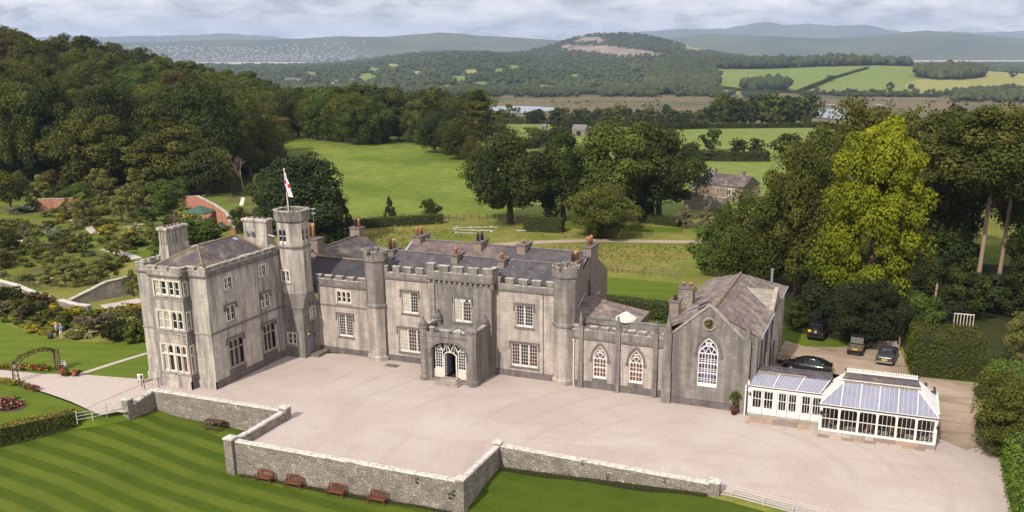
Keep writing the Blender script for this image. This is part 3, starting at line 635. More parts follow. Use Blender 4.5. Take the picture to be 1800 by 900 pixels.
def leaf_block(name, mats, x0, x1, y0, y1, zf, h, n_per_m2, size, parent=None, top=None, rnd_seed=3, wob=0.08, M=None):
    """clipped hedge surface: leaves over sides and top of a block following the ground, plus a solid core"""
    rnd = np.random.default_rng(rnd_seed); out_ = []
    Lx, Ly = x1 - x0, y1 - y0
    for face in ('f', 'b', 'l', 'r', 't'):
        A = {'f': Lx * h, 'b': Lx * h, 'l': Ly * h, 'r': Ly * h, 't': Lx * Ly}[face]; n = max(20, int(A * n_per_m2))
        a, c = rnd.uniform(0, 1, n), rnd.uniform(0, 1, n)
        j = rnd.normal(size=n) * wob
        if face in 'fb': P = np.stack([x0 + a * Lx, (y0 if face == 'f' else y1) + j, c * h], 1); nn = np.array([0, -1 if face == 'f' else 1, 0])
        elif face in 'lr': P = np.stack([(x0 if face == 'l' else x1) + j, y0 + a * Ly, c * h], 1); nn = np.array([-1 if face == 'l' else 1, 0, 0])
        else: P = np.stack([x0 + a * Lx, y0 + c * Ly, h + j], 1); nn = np.array([0, 0, 1.0])
        nr = nn * 0.6 + rnd.normal(size=(n, 3)) * 0.5; nr /= np.linalg.norm(nr, axis=1)[:, None]
        u_ = np.cross(nr, rnd.normal(size=(n, 3))); u_ /= np.linalg.norm(u_, axis=1)[:, None] + 1e-9; w_ = np.cross(nr, u_); s = size * rnd.uniform(0.6, 1.3, n)[:, None]
        V = np.stack([P - u_ * s, P - w_ * s * 0.7, P + u_ * s, P + w_ * s * 0.7], 1).reshape(-1, 3)
        patch = 0.5 + 0.5 * np.sin(P[:, 0] * 1.3 + rnd.uniform(0, 6)) * np.sin(P[:, 1] * 1.1 + P[:, 2] * 1.7)
        tint = np.clip(patch * 0.5 + rnd.uniform(0, 1, n) * 0.5, 0, 1)
        out_.append((face, V, np.repeat(tint, 4)))
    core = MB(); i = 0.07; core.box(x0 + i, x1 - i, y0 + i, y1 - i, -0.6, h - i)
    return out_, core
def hedge(name, label, p0, p1, wd, h, pal, dens=60, size=0.07, group=None, top_pal=None, zf=None, h1=None, wob=0.06, cat='hedge', rs=4):
    """straight hedge from p0 to p1"""
    p0, p1 = Vector((p0[0], p0[1])), Vector((p1[0], p1[1])); dl = (p1 - p0); ln = dl.length; ang = math.atan2(dl.y, dl.x)
    zf = zf or (lambda x, y: T(x, y)); z0, z1 = float(np.ravel(zf(p0.x, p0.y))[0]), float(np.ravel(zf(p1.x, p1.y))[0])
    root = thing(name, (p0.x, p0.y, z0), label, cat, group, ang)
    parts, core = leaf_block('hedge', None, 0, ln, -wd / 2, wd / 2, None, h, dens, size, rnd_seed=rs, wob=wob)
    sl = (z1 - z0) / ln
    def sh(V): V = V.copy(); V[:, 2] += V[:, 0] * sl + (0 if h1 is None else (h1 - h) * V[:, 0] / ln * np.clip(V[:, 2] / h, 0, 1)); return V
    side = [q for q in parts if q[0] != 't']; top = [q for q in parts if q[0] == 't']
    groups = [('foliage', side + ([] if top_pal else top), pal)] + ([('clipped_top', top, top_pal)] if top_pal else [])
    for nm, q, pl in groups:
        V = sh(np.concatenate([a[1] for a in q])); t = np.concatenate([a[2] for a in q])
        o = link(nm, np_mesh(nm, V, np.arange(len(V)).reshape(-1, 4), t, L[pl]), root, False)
    cv = np.array(core.v); core.v = [tuple(p) for p in sh(cv)]
    o = core.build('inner_growth', MT['hedge_core'], root, world=False); return root
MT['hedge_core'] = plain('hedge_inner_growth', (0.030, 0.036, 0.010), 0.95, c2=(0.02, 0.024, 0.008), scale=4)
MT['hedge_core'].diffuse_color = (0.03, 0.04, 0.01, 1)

# ------------------------------------------------------------------ far woodland (nobody could count it)
def blob_template():
    import bmesh
    bm = bmesh.new(); bmesh.ops.create_icosphere(bm, subdivisions=1, radius=1.0)
    v = np.array([p.co for p in bm.verts]); f = np.array([[q.index for q in p.verts] for p in bm.faces]); bm.free(); return v, f
BV, BF = blob_template()
def woodland(name, pts, hts, seed, pal='far', sub=3):
    rnd = np.random.default_rng(seed); n = len(pts); nv = len(BV)
    V = []; Tn = []
    P = np.repeat(np.array(pts), sub, 0); H = np.repeat(np.array(hts), sub); P0 = np.array(pts); grove = 0.5 + 0.25 * np.sin(P0[:, 0] * .011 + P0[:, 1] * .004) + 0.25 * np.sin(P0[:, 1] * .009 - P0[:, 0] * .006 + 2); base_t = np.repeat(np.clip(grove * .55 + rnd.uniform(0, 1, n) * .5 - .03, 0, 1), sub)
    off = rnd.normal(size=(n * sub, 3)) * 0.22; off[::sub] = 0
    sc = rnd.uniform(0.30, 0.48, (n * sub, 1)) * np.array([1.05, 1.05, 1.0])
    sc[1::sub] *= 0.7
    W = BV[None] * (1 + rnd.normal(size=(n * sub, nv, 1)) * 0.16) * sc[:, None, :]
    W = W + np.concatenate([off[:, :2], 0.55 + off[:, 2:] * 0.5], 1)[:, None, :]
    V = P[:, None, :] + W * H[:, None, None]
    F = (BF[None] + (np.arange(n * sub) * nv)[:, None, None]).reshape(-1, 3)
    tint = np.clip(base_t[:, None] * 0.7 + rnd.uniform(0, 1, (n * sub, nv)) * 0.3, 0, 1)
    me = np_mesh(name, V.reshape(-1, 3), F, tint.ravel(), L[pal]); o = link(name, me); o['kind'] = 'stuff'; return o
def scatter(n, tr, dr, rule, seed, hr=(9, 15)):
    """points in an angular/depth window accepted by rule(t, d, r, z)"""
    rnd = random.Random(seed); pts, hs = [], []
    for _ in range(n):
        t = rnd.uniform(*tr); d = math.exp(rnd.uniform(math.log(dr[0]), math.log(dr[1]))); r = (t - X0) / 1607 * d; x, y = xy(r, d); z = Tz(x, y)
        if rule(t, d, r, z): pts.append((x, y, z)); hs.append(rnd.uniform(*hr))
    return pts, hs
def gap(t, d): return math.sin(t * 0.021 + d * 0.0013) + math.sin(t * 0.047 - d * 0.0021 + 2) + 0.6 * math.sin(d * 0.011 + t * 0.005)
p, h = scatter(17000, (150, 1420), (1520, 4700), lambda t, d, r, z: not in_patch(t, d, z, 2.5) and gap(t * 1.9, d * 1.6) < 1.75 and region(r, d, *xy(r, d)) == 3, 1, (5, 12))
woodland('woodland', p, h, 1, sub=2)
p, h = scatter(3600, (240, 660), (900, 1560), lambda t, d, r, z: gap(t, d) < 1.4, 2, (8, 14)); woodland('woodland', p, h, 2)
p, h = scatter(1500, (640, 1260), (1430, 1640), lambda t, d, r, z: gap(t * 2, d) < 1.2, 3, (5, 11)); woodland('woodland', p, h, 3)
p, h = scatter(2600, (1215, 1575), (2180, 2650), lambda t, d, r, z: d > 2200 + (1560 - t) * 0.02 and (t < 1500 or d > 2300), 4, (17, 25)); woodland('woodland', p, h, 4)
p, h = scatter(900, (1130, 1250), (1500, 2300), lambda t, d, r, z: True, 14, (11, 18)); woodland('woodland', p, h, 14)
p, h = scatter(420, (1592, 1702), (1830, 2010), lambda t, d, r, z: ((t - 1647) / 55) ** 2 + ((d - 1920) / 95) ** 2 < 1, 5, (16, 23)); woodland('round_copse', p, h, 5)
p, h = scatter(260, (1302, 1370), (1585, 1690), lambda t, d, r, z: ((t - 1335) / 34) ** 2 + ((d - 1640) / 55) ** 2 < 1, 6, (15, 22)); woodland('round_copse', p, h, 6)
p, h = scatter(1600, (1540, 1900), (2700, 4800), lambda t, d, r, z: True, 7, (11, 17)); woodland('woodland', p, h, 7)
p, h = scatter(700, (1660, 1900), (1250, 1620), lambda t, d, r, z: d < 1620 - (1800 - t) * 1.0 and gap(t, d) < 1.6, 8, (6, 13)); woodland('woodland', p, h, 8)
p, h = scatter(380, (1235, 1720), (1395, 1510), lambda t, d, r, z: gap(t * 1.7, d) < 0.7, 9, (4, 8)); woodland('marsh_scrub', p, h, 9)
p, h = scatter(1500, (640, 1900), (960, 1420), lambda t, d, r, z: gap(t * 2.3, d * 2) > 0.7, 10, (1.2, 4)); woodland('marsh_scrub', p, h, 10)
# town across the estuary
MT['render'] = plain('pale_render', (0.36, 0.345, 0.34), 0.8); MT['roofgrey'] = plain('grey_roof', (0.16, 0.15, 0.16), 0.8)
mb = MB(); rnd = random.Random(3)
for _ in range(700):
    t = rnd.gauss(440, 110) if rnd.random() < 0.7 else rnd.uniform(170, 650)
    d = rnd.uniform(6780, 7900) if rnd.random() < 0.6 else rnd.uniform(6780, 7250)
    if t > 680 or t < 60: continue
    r = (t - X0) / 1607 * d; x, y = xy(r, d); z = Tz(x, y); a = rnd.uniform(4, 13); hh = rnd.uniform(4, 7); b = rnd.uniform(5, 9)
    mb.box(x - a, x + a, y - b, y + b, z - 4, z + hh); mb.loft([[(x - a - .5, y - b - .5, z + hh), (x + a + .5, y - b - .5, z + hh), (x + a + .5, y + b + .5, z + hh), (x - a - .5, y + b + .5, z + hh)], [(x - a, y - .1, z + hh + 4), (x + a, y - .1, z + hh + 4), (x + a, y + .1, z + hh + 4), (x - a, y + .1, z + hh + 6)]], True, 1)
o = mb.build('distant_town', [MT['render'], MT['roofgrey']]); o['kind'] = 'stuff'
# air
def haze():
    mb = MB(); mb.box(-16500, 16500, -3000, 17500, -60, 530)
    m = bpy.data.materials.new('haze_air'); m.use_nodes = True; t = m.node_tree; t.nodes.clear()
    o_ = N(t, 'ShaderNodeOutputMaterial'); v = N(t, 'ShaderNodeVolumePrincipled'); v.inputs['Color'].default_value = (0.56, 0.71, 1.0, 1); v.inputs['Density'].default_value = 7.5e-5; v.inputs['Anisotropy'].default_value = 0.0
    t.links.new(v.outputs[0], o_.inputs['Volume']); o = mb.build('haze', m); o['kind'] = 'stuff'
haze()
# ------------------------------------------------------------------ ground sheets round the house
def flat(z): return lambda x, y: np.full(np.shape(x), z)
sheet('gravel_court', [(-66.5, 57.2), (-62.2, 57.6), (-62.2, 61.3), (-47.9, 61.3), (-47.9, 54.9), (-27.5, 54.9), (-27.5, 61.5), (-10, 61.0), (-8.4, 61.0), (-2.2, 59.7), (4, 58.4), (9.0, 57), (10.6, 70), (11, 85), (10.4, 93), (3.5, 93), (3.3, 88), (-9.5, 88), (-9.5, 79), (-50, 80), (-58.6, 77), (-58.6, 66), (-66.3, 66)], MT['gravel'], flat(0.0), 3)
sheet('yard', [(-9.6, 87.0), (3.5, 87.0), (5.4, 82.5), (5.6, 77.5), (7.6, 75.8), (9.0, 77.5), (10.2, 84), (9.8, 92.6), (3.3, 93.2), (2.9, 97), (2.2, 103), (-2.9, 102), (-4.2, 100.2), (-7.5, 99.2), (-9.7, 100.8)], MT['dirt'], flat(0.02), 2)
sheet('drive_path', [(-99, 63.6), (-90, 63.2), (-82.75, 62.0), (-78, 62.6), (-73.9, 63.9), (-67.1, 65.0), (-66.2, 66), (-66.2, 57.2), (-62.2, 57.6), (-62.6, 58.0), (-63.7, 56.4), (-68.8, 57.9), (-72, 58.6), (-76.5, 59.4), (-80.4, 60.0), (-86, 60.4), (-99, 60.8)], MT['path'], flat(0.03), 2)
sheet('front_lawn', [(-62.2, 61.4), (-47.8, 61.4), (-47.8, 54.8), (-27.6, 54.8), (-27.6, 61.4), (-9.9, 60.9), (-8.4, 60.6), (-2.0, 59.4), (4, 58.2), (9.2, 56.8), (30, 40), (30, 18), (-86, 18), (-77.6, 35), (-65.6, 55.0), (-64.0, 56.2), (-63.3, 57.3), (-62.5, 58.3)], MT['lawn'], lawn_z, 1.6)
sheet('rose_lawn', [(-99, 60.6), (-86, 60.2), (-80.4, 59.8), (-76.5, 59.2), (-72, 58.4), (-68.8, 57.7), (-64.2, 56.5), (-65.3, 55.7), (-78.2, 34.5), (-99, 30)], MT['lawn2'], flat(0.01), 2.5)
sheet('upper_lawn', [(-118, 86), (-104, 79.5), (-98.2, 74.5), (-89.6, 71.9), (-86, 71.7), (-82, 72.1), (-79, 73.2), (-75.4, 74), (-66.4, 75.5), (-66.4, 65.9), (-67.1, 65.1), (-73.9, 64.0), (-78, 62.7), (-82.75, 62.1), (-90, 63.3), (-99, 63.7), (-118, 65)], MT['lawn_path'], flat(0.02), 2.5)
def bank(pts, mat):
    """short grassy slope joining the forecourt level to the lawn"""
    m = MB(); T_, B_ = [], []
    for i, p in enumerate(pts):
        a, b = Vector(pts[max(0, i - 1)]), Vector(pts[min(len(pts) - 1, i + 1)]); d = (b - a).normalized(); n = Vector((-d.y, d.x)); q = Vector(p)
        t_, b_ = q + n * .6, q - n * .45; T_.append((t_.x, t_.y, .012)); B_.append((b_.x, b_.y, float(lawn_z(b_.x, b_.y)[0]) + .03))
    for i in range(len(pts) - 1): m.face(B_[i], B_[i + 1], T_[i + 1], T_[i])
    o = m.build('grass_bank', MT[mat]); o['kind'] = 'structure'
bank([(-77.9, 34.8), (-65.6, 55.0), (-64.0, 56.2), (-63.3, 57.3), (-62.4, 58.5)], 'lawn2'); bank([(-10.3, 61.0), (-8.4, 60.7), (-2.0, 59.5), (4, 58.2), (9.2, 56.8), (12, 55.5)], 'rough')
mbp = MB()
pts = [(-74.15, 63.6), (-73.6, 67.4), (-72.9, 71.0), (-71.5, 74.8)]
for (a, b), (c, d) in zip(pts, pts[1:]): mbp.add([(a - .32, b, .04), (a + .32, b, .04), (c + .32, d, .04), (c - .32, d, .04)], [(0, 1, 2, 3)])
tag(mbp.build('stone_path', MT['path']), kind='structure')
sheet('house_lawn', [(-27, 90), (-18, 90), (-18, 98), (-9.6, 98), (-9.5, 101), (-7.4, 99), (-4.1, 99.9), (-2.9, 101), (-3, 108), (-12, 112), (-26, 122), (-42, 122), (-42, 96), (-27, 96)], MT['lawn2'], flat(0.03), 3)

# ------------------------------------------------------------------ the castle
castle = thing('castle', (-45, 79, 0), 'grey limestone castle-style country house with battlements, slate roofs and a tall flag tower', 'castle')
def part(mb, name, mat, label=None, smooth=False, parent=None):
    o = mb.build(name, MT[mat] if isinstance(mat, str) else mat, parent or castle, smooth)
    if label: o['label'] = label
    return o
def bar_grid(mb, M, a, b, z0, z1, nx, nz, th=0.024, d0=-0.17, d1=-0.11, bottom=0.0, border=0.045):
    mb.box(a, a + border, d0, d1 + .02, z0, z1, M); mb.box(b - border, b, d0, d1 + .02, z0, z1, M)
    mb.box(a + border, b - border, d0, d1 + .02, z0, z0 + max(border, bottom), M); mb.box(a + border, b - border, d0, d1 + .02, z1 - border, z1, M)
    zb = z0 + max(border, bottom)
    for i in range(1, nx): x = a + border + (b - a - 2 * border) * i / nx; mb.box(x - th / 2, x + th / 2, d0 + .005, d1, zb, z1 - border, M)
    for j in range(1, nz): z = zb + (z1 - border - zb) * j / nz; mb.box(a + border, b - border, d0 + .01, d1 - .01, z - th / 2, z + th / 2, M)
def hood(M, a, b, z, drop=0.55, w=0.1, out=0.16, ex=0.22):
    mb = MB(); mb.box(a - ex, b + ex, 0.0, out, z, z + w * 1.3, M)
    mb.box(a - ex, a - ex + w, 0.0, out - .02, z - drop, z, M); mb.box(b + ex - w, b + ex, 0.0, out - .02, z - drop, z, M)
    mb.box(a - ex - w * .6, a - ex + w, 0.0, out - .01, z - drop - w, z - drop, M); mb.box(b + ex - w, b + ex + w * .6, 0.0, out - .01, z - drop - w, z - drop, M)
    return mb
def sill(M, a, b, z, ex=0.18): return MB().box(a - ex, b + ex, 0.0, 0.14, z - 0.13, z, M)
def sash_window(M, a, b, z0, z1, lights, nx, nz, glass='glass', root=None, hd=True, arched=False, glasses=None, bottom=0.19, archtop=False):
    """white multi-paned window of several lights with stone mullions"""
    fr = MB(); wl = (b - a) / lights; mull = 0.10
    st = MB(); win = None; panes = []
    for k in range(lights):
        l0, l1 = a + wl * k + (mull / 2 if k else 0.02), a + wl * (k + 1) - (mull / 2 if k < lights - 1 else 0.02)
        bar_grid(fr, M, l0, l1, z0 + .01, z1 - .02, nx, nz, bottom=bottom)
        if arched:    # little pointed heads
            m = (l0 + l1) / 2; hh = (l1 - l0) * 0.55
            for s_ in (-1, 1):
                e = l0 if s_ < 0 else l1
                fr.add([M(e, -0.10, z1), M(e, -0.10, z1 - hh), M(m, -0.10, z1)], [(0, 1, 2)])
        pm = MB(); pm.face(M(l0, -0.145, z0), M(l1, -0.145, z0), M(l1, -0.145, z1), M(l0, -0.145, z1)); panes.append(pm)
    win = part(fr, 'window', 'white', parent=root)
    for k, pm in enumerate(panes): pm.build('pane', MT[glasses[k] if glasses else glass], win)
    for k in range(1, lights):
        x = a + wl * k; MB().box(x - mull / 2, x + mull / 2, -0.19, -0.03, z0, z1, M).build('mullion', MT['cream'], win)
    sill(M, a, b, z0).build('sill', MT['stone_hood'], win)
    j = MB(); e = 0.13; j.box(a - e, a, -0.02, 0.035, z0, z1 + e, M); j.box(b, b + e, -0.02, 0.035, z0, z1 + e, M); j.box(a, b, -0.02, 0.03, z1, z1 + e, M); j.build('surround', MT['stone_trim'], win)
    if hd: hood(M, a, b, z1 + 0.15).build('hood_mould', MT['stone_hood'], win)
    return win
def stone_window(M, a, b, z0, z1, lights, transom=None, root=None, hd=False, white=True, glasses=None, arched=False, dark=False):
    """stone mullioned window; white inner casements"""
    mb = MB(); mw = 0.13; wl = (b - a + mw) / lights; win = None
    e = 0.14
    mb.box(a - e, a, -0.2, 0.04, z0 - .02, z1 + e, M); mb.box(b, b + e, -0.2, 0.04, z0 - .02, z1 + e, M); mb.box(a, b, -0.2, 0.035, z1, z1 + e, M)
    for k in range(1, lights): x = a + wl * k - mw; mb.box(x, x + mw, -0.2, 0.015, z0, z1, M)
    if transom: mb.box(a, b, -0.2, 0.005, transom, transom + 0.12, M)
    win = part(mb, 'window', 'stone_trim' if dark else 'cream', parent=root)
    for k in range(lights):
        l0 = a + wl * k; l1 = l0 + wl - mw
        segs = [(z0, z1)] if not transom else [(z0, transom), (transom + 0.12, z1)]
        for si, (q0, q1) in enumerate(segs):
            if white:
                c = MB(); bw = 0.05
                c.box(l0, l0 + bw, -0.17, -0.09, q0, q1, M); c.box(l1 - bw, l1, -0.17, -0.09, q0, q1, M); c.box(l0 + bw, l1 - bw, -0.17, -0.09, q0, q0 + (0.14 if not si else .06), M); c.box(l0 + bw, l1 - bw, -0.17, -0.09, q1 - bw, q1, M)
                if not transom: zc = (q0 + q1) / 2; c.box(l0 + bw, l1 - bw, -0.16, -0.10, zc - .03, zc + .03, M)
                c.build('casement', MT['white'], win)
            if arched and q1 == z1:
                c = MB(); m = (l0 + l1) / 2; hh = (l1 - l0) * 0.5
                for e_ in (l0, l1): c.add([M(e_, -0.05, z1), M(e_, -0.05, z1 - hh), M(m, -0.05, z1), M(e_, -0.15, z1), M(e_, -0.15, z1 - hh), M(m, -0.15, z1)], [(0, 1, 2), (1, 4, 5, 2)])
                c.build('arched_head', MT['stone_trim' if dark else 'cream'], win)
            g = (glasses[k] if glasses else 'glass')
            MB().face(M(l0, -0.14, q0), M(l1, -0.14, q0), M(l1, -0.14, q1), M(l0, -0.14, q1)).build('pane', MT[g], win)
    MB().box(a - .2, b + .2, 0.0, 0.12, z0 - .16, z0 - .021, M).build('sill', MT['stone_trim'], win)
    if hd: hood(M, a, b, z1 + .16, drop=0.35, ex=0.3, out=.2, w=.12).build('hood_mould', MT['stone_hood'], win)
    return win
MER = {}
def merlon(M, a, b, z0, z1, t=0.34, mat='stone_dark', root=None, out=0.0):
    mb = MB(); mb.box(a, b, out - t, out, z0, z1 - 0.07, M)
    o = part(mb, 'merlon', mat, parent=root)
    MB().box(a - .035, b + .035, out - t - .035, out + .04, z1 - 0.0695, z1, M).build('coping', MT['coping'], o if (root is None) else root)
    return o
def parapet(M, a, b, zc, z0, mat='stone_dark', t=0.34, out=0.05, root=None, cor=0.13):
    """string course + low wall with a coping line"""
    mb = MB(); mb.box(a, b, out - t, out, zc + .121, z0 - .06, M); o = part(mb, 'parapet', mat, parent=root)
    MB().box(a - .0, b + .0, out - t - .02, out + cor, zc, zc + .12, M).build('string_course', MT['stone_hood'], o if root is None else root)
    MB().box(a, b, out - t - .03, out + .035, z0 - .0595, z0, M).build('coping', MT['coping'], o if root is None else root)
    return o
def battlement(M, a, b, zc, z0, z1, spans, mat='stone_dark', out=0.05, root=None, t=0.34):
    o = parapet(M, a, b, zc, z0, mat, t, out, root)
    for s0, s1 in spans: merlon(M, s0, s1, z0 + .001, z1, t, mat, root, out)
def even(a, b, n, w):
    """n spans of width w spread from a to b"""
    return [(a + (b - a - w) * i / (n - 1), a + (b - a - w) * i / (n - 1) + w) for i in range(n)]

# ---- main range
YM = 79.0; XR = -28.0; XL = -55.86
MY = FY(YM)
h_ml1 = rect(-53.42, -51.80, 5.62, 6.88); h_ml2 = rect(-53.43, -51.75, 1.93, 4.30)
part(wall(MY, rect(XL, -49.0, 0, 7.5), [h_ml1, h_ml2]), 'wall', 'stone')
h_m1 = rect(-45.60, -43.84, 5.27, 7.50); h_m2 = rect(-46.14, -43.10, 1.08, 3.56)
part(wall(MY, rect(-48.2, -41.7, 0, 8.9), [h_m1, h_m2]), 'wall', 'stone')
h_r1 = rect(-33.02, -31.29, 5.17, 7.35); h_r2 = rect(-33.55, -30.81, 1.07, 3.42)
part(wall(MY, rect(-35.4, XR, 0, 8.8), [h_r1, h_r2]), 'wall', 'stone')
for a, b in ((XL, -49.6), (-47.6, -41.9), (-35.3, -29.0)):
    part(MB().box(a, b, 0.0, 0.10, 0, 0.62, MY), 'plinth', 'stone_black'); 
MB_ = MB().box(XL, -49.6, 0.0, 0.06, 5.20, 5.32, MY); part(MB_, 'string_course', 'stone_hood')
stone_window(MY, -53.42, -51.80, 5.62, 6.88, 3, arched=True)
sash_window(MY, -53.43, -51.75, 1.93, 4.30, 2, 3, 7)
sash_window(MY, -45.60, -43.84, 5.27, 7.50, 2, 3, 6, glasses=['curtain', 'glass'])
sash_window(MY, -46.14, -43.10, 1.08, 3.56, 3, 3, 6, glasses=['curtain', 'glass_red', 'glass'])
sash_window(MY, -33.02, -31.29, 5.17, 7.35, 2, 3, 6)
sash_window(MY, -33.55, -30.81, 1.07, 3.42, 3, 3, 6, glasses=['glass_red', 'glass', 'glass_red'])
battlement(MY, XL, -49.6, 7.36, 8.12, 8.52, [(-55.84, -55.25), (-54.77, -53.95), (-53.43, -52.6), (-52.08, -51.25), (-50.72, -49.9)])
battlement(MY, -47.7, -41.85, 8.80, 9.46, 10.14, [(-47.65, -47.2), (-46.55, -45.8), (-45.33, -44.46), (-43.92, -43.08)])
battlement(MY, -35.25, -28.9, 8.73, 9.35, 9.97, [(-35.2, -34.67), (-34.1, -33.23), (-32.70, -31.82), (-31.30, -30.41), (-29.86, -29.1)])
part(MB().box(-30.22, -30.14, 0, .06, 0.6, 8.7, MY), 'downpipe', 'stone_black')
# centre block
YC_ = 78.2; MC = FY(YC_); CX0, CX1 = -41.9, -35.22
h_c = rect(-39.28, -37.52, 5.24, 7.66)
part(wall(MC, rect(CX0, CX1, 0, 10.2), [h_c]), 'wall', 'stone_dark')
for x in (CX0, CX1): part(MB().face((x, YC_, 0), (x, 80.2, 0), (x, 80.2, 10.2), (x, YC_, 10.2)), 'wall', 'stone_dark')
for a in (CX0 - .02, CX1 - .5): part(MB().box(a, a + .52, 0.0, .16, 0, 9.0, MC), 'buttress', 'stone_dark')
sash_window(MC, -39.28, -37.52, 5.24, 7.66, 2, 3, 6, arched=True, glasses=['curtain', 'glass_red'])
pp = parapet(MC, CX0 - .18, CX1 + .2, 9.44, 10.26, out=0.24, t=.5)
for i in range(13):
    x = CX0 - .15 + (CX1 - CX0 + .12) * i / 12
    mbc = MB(); mbc.add([MC(x, 0, 8.85), MC(x + .24, 0, 8.85), MC(x + .24, .22, 9.2), MC(x, .22, 9.2), MC(x, 0, 9.43), MC(x + .24, 0, 9.43), MC(x + .24, .22, 9.43), MC(x, .22, 9.43)], [(0, 1, 2, 3), (3, 2, 6, 7), (0, 3, 7, 4), (1, 5, 6, 2), (4, 7, 6, 5)])
    part(mbc, 'corbel', 'stone_trim')
for a, b, zt in ((-42.08, -41.32, 11.05), (-40.82, -39.76, 10.9), (-39.28, -38.22, 10.9), (-37.68, -36.62, 10.9), (-36.02, -35.02, 10.95)):
    merlon(MC, a, b, 10.261, zt, 0.42, out=0.24)
MS = FX(CX1 + .2)
part(MB().box(78.40, 80.2, -.4, 0.02, 9.44, 10.26, MS), 'parapet', 'stone_dark')
merlon(MS, 78.5, 79.3, 10.261, 10.93, 0.4)
# end wall of the main range, rear walls
ME = FX(XR)
gab = [(79, 0), (92.8, 0), (92.8, 8.3), (87.4, 11.3), (84.4, 10.1), (82.8, 10.95), (79.4, 8.95), (79, 8.95)]
part(wall(ME, gab, [rect(89.0, 89.8, 4.2, 6.4)]), 'wall', 'chim', 'rendered brown end wall with M-shaped double gable')
stone_window(ME, 89.0, 89.8, 4.2, 6.4, 1)
part(MB().tube((XR + .14, 86.2, 0), (XR + .14, 86.2, 8.6), .07, n=6), 'downpipe', 'iron')
mb = MB(); mb.face((-49, 92.8, 0), (XR, 92.8, 0), (XR, 92.8, 8.3), (-49, 92.8, 8.3)); mb.face((-48.6, 79, 0), (-48.6, 92.8, 0), (-48.6, 92.8, 8.2), (-48.6, 87.2, 11.1), (-48.6, 84.4, 10.0), (-48.6, 82.8, 10.8), (-48.6, 79.5, 8.8)); part(mb, 'wall', 'chim')
# roofs of the main range
def roof(mat, *quads, t=0.12, label=None):
    mb = MB()
    for q in quads: mb.slab(*q, t)
    return part(mb, 'roof', mat, label)
roof('slate', ((-48.5, 79.3, 8.85), (-28.2, 79.3, 8.85), (-28.2, 82.8, 10.88), (-48.5, 82.8, 10.88)))
roof('slate', ((-48.5, 82.8, 10.86), (-28.2, 82.8, 10.86), (-28.2, 84.4, 9.95), (-48.5, 84.4, 9.95)))
roof('tile', ((-48.4, 84.4, 9.93), (-37.6, 84.4, 9.93), (-37.6, 87.3, 11.25), (-48.4, 87.3, 11.25)), ((-48.4, 87.3, 11.24), (-37.6, 87.3, 11.24), (-37.6, 93, 8.2), (-48.4, 93, 8.2)), label='purple stone-tiled rear roof')
roof('slate', ((-37.6, 84.4, 9.92), (-28.2, 84.4, 9.92), (-28.2, 87.3, 11.24), (-37.6, 87.3, 11.24)), ((-37.6, 87.3, 11.23), (-28.2, 87.3, 11.23), (-28.2, 93, 8.19), (-37.6, 93, 8.19)))
for y, z in ((82.8, 10.9), (87.3, 11.27)): part(MB().tube((-48.5, y, z), (-28.2, y, z), .10, n=6), 'ridge', 'stone_hood')
part(MB().box(-48.55, -48.3, 84.4, 87.3, 0, 0).slab((-48.62, 84.4, 10.05), (-48.35, 84.4, 10.05), (-48.35, 87.3, 11.36), (-48.62, 87.3, 11.36), .2), 'verge', 'lead')
# low left range roof (between tower and turret) and the gabled block behind it
roof('slate_new', ((-58.4, 79.2, 7.3), (-49.3, 79.2, 7.3), (-49.3, 82.7, 9.45), (-58.4, 82.7, 9.45)))
roof('slate_new', ((-58.4, 82.7, 9.44), (-49.3, 82.7, 9.44), (-49.3, 84.2, 8.5), (-58.4, 84.2, 8.5)))
part(MB().tube((-58.4, 82.7, 9.5), (-49.3, 82.7, 9.5), .12, n=6), 'ridge', 'ridge')
def sl_pt(u, v, Y):
    r_ = ray(u, v); t = Y / r_.y; return (r_.x * t, Y, CAMZ + r_.z * t)
A_ = sl_pt(575, 430, 86.0); B_ = sl_pt(627, 414.5, 93.0)
rx = (A_[0] + B_[0]) / 2 + .2; rz = (A_[2] + B_[2]) / 2
roof('slate_moss', ((rx, 83.2, rz), (rx, 93.5, rz), (rx + 5.9, 93.5, rz - 3.3), (rx + 5.9, 83.2, rz - 3.3)), ((rx, 93.5, rz - .01), (rx, 83.2, rz - .01), (rx - 5, 83.2, rz - 2.9), (rx - 5, 93.5, rz - 2.9)), label='mossy slate roof with its ridge running away behind the tower')
part(MB().tube((rx, 83.2, rz + .05), (rx, 93.5, rz + .05), .11, n=6), 'ridge', 'stone_hood')
mb = MB(); mb.face((rx + 5.6, 83.3, 0), (rx + 5.6, 93.3, 0), (rx + 5.6, 93.3, rz - 3.2), (rx + 5.6, 83.3, rz - 3.2)); mb.face((rx - 4.8, 93.3, 0), (rx + 5.6, 93.3, 0), (rx + 5.6, 93.3, rz - 3.2), (rx, 93.3, rz - .15), (rx - 4.8, 93.3, rz - 2.9)); mb.face((rx - 4.8, 83.4, 5), (rx + 5.6, 83.4, 5), (rx + 5.6, 83.4, rz - 3.2), (rx, 83.4, rz - .15), (rx - 4.8, 83.4, rz - 2.9)); part(mb, 'wall', 'chim')
def chimney(x0, x1, y0, y1, z0, z1, pots=(), mat='chim', cap=0.14, potmat='pot', ph=0.75, label=None, root=None):
    mb = MB(); mb.box(x0, x1, y0, y1, z0, z1 - cap); o = part(mb, 'chimney', mat, label, parent=root)
    MB().box(x0 - .1, x1 + .1, y0 - .1, y1 + .1, z1 - cap + .001, z1).build('cap', MT['stone_hood'], o if root is None else root)
    for i, (px, py, pm) in enumerate(pots):
        m2 = MB(); m2.lathe((px, py), [(.19, z1), (.15, z1 + ph * .75), (.19, z1 + ph * .8), (.18, z1 + ph)], 8); m2.build('chimney_pot', MT[pm], o if root is None else root, True)
    return o
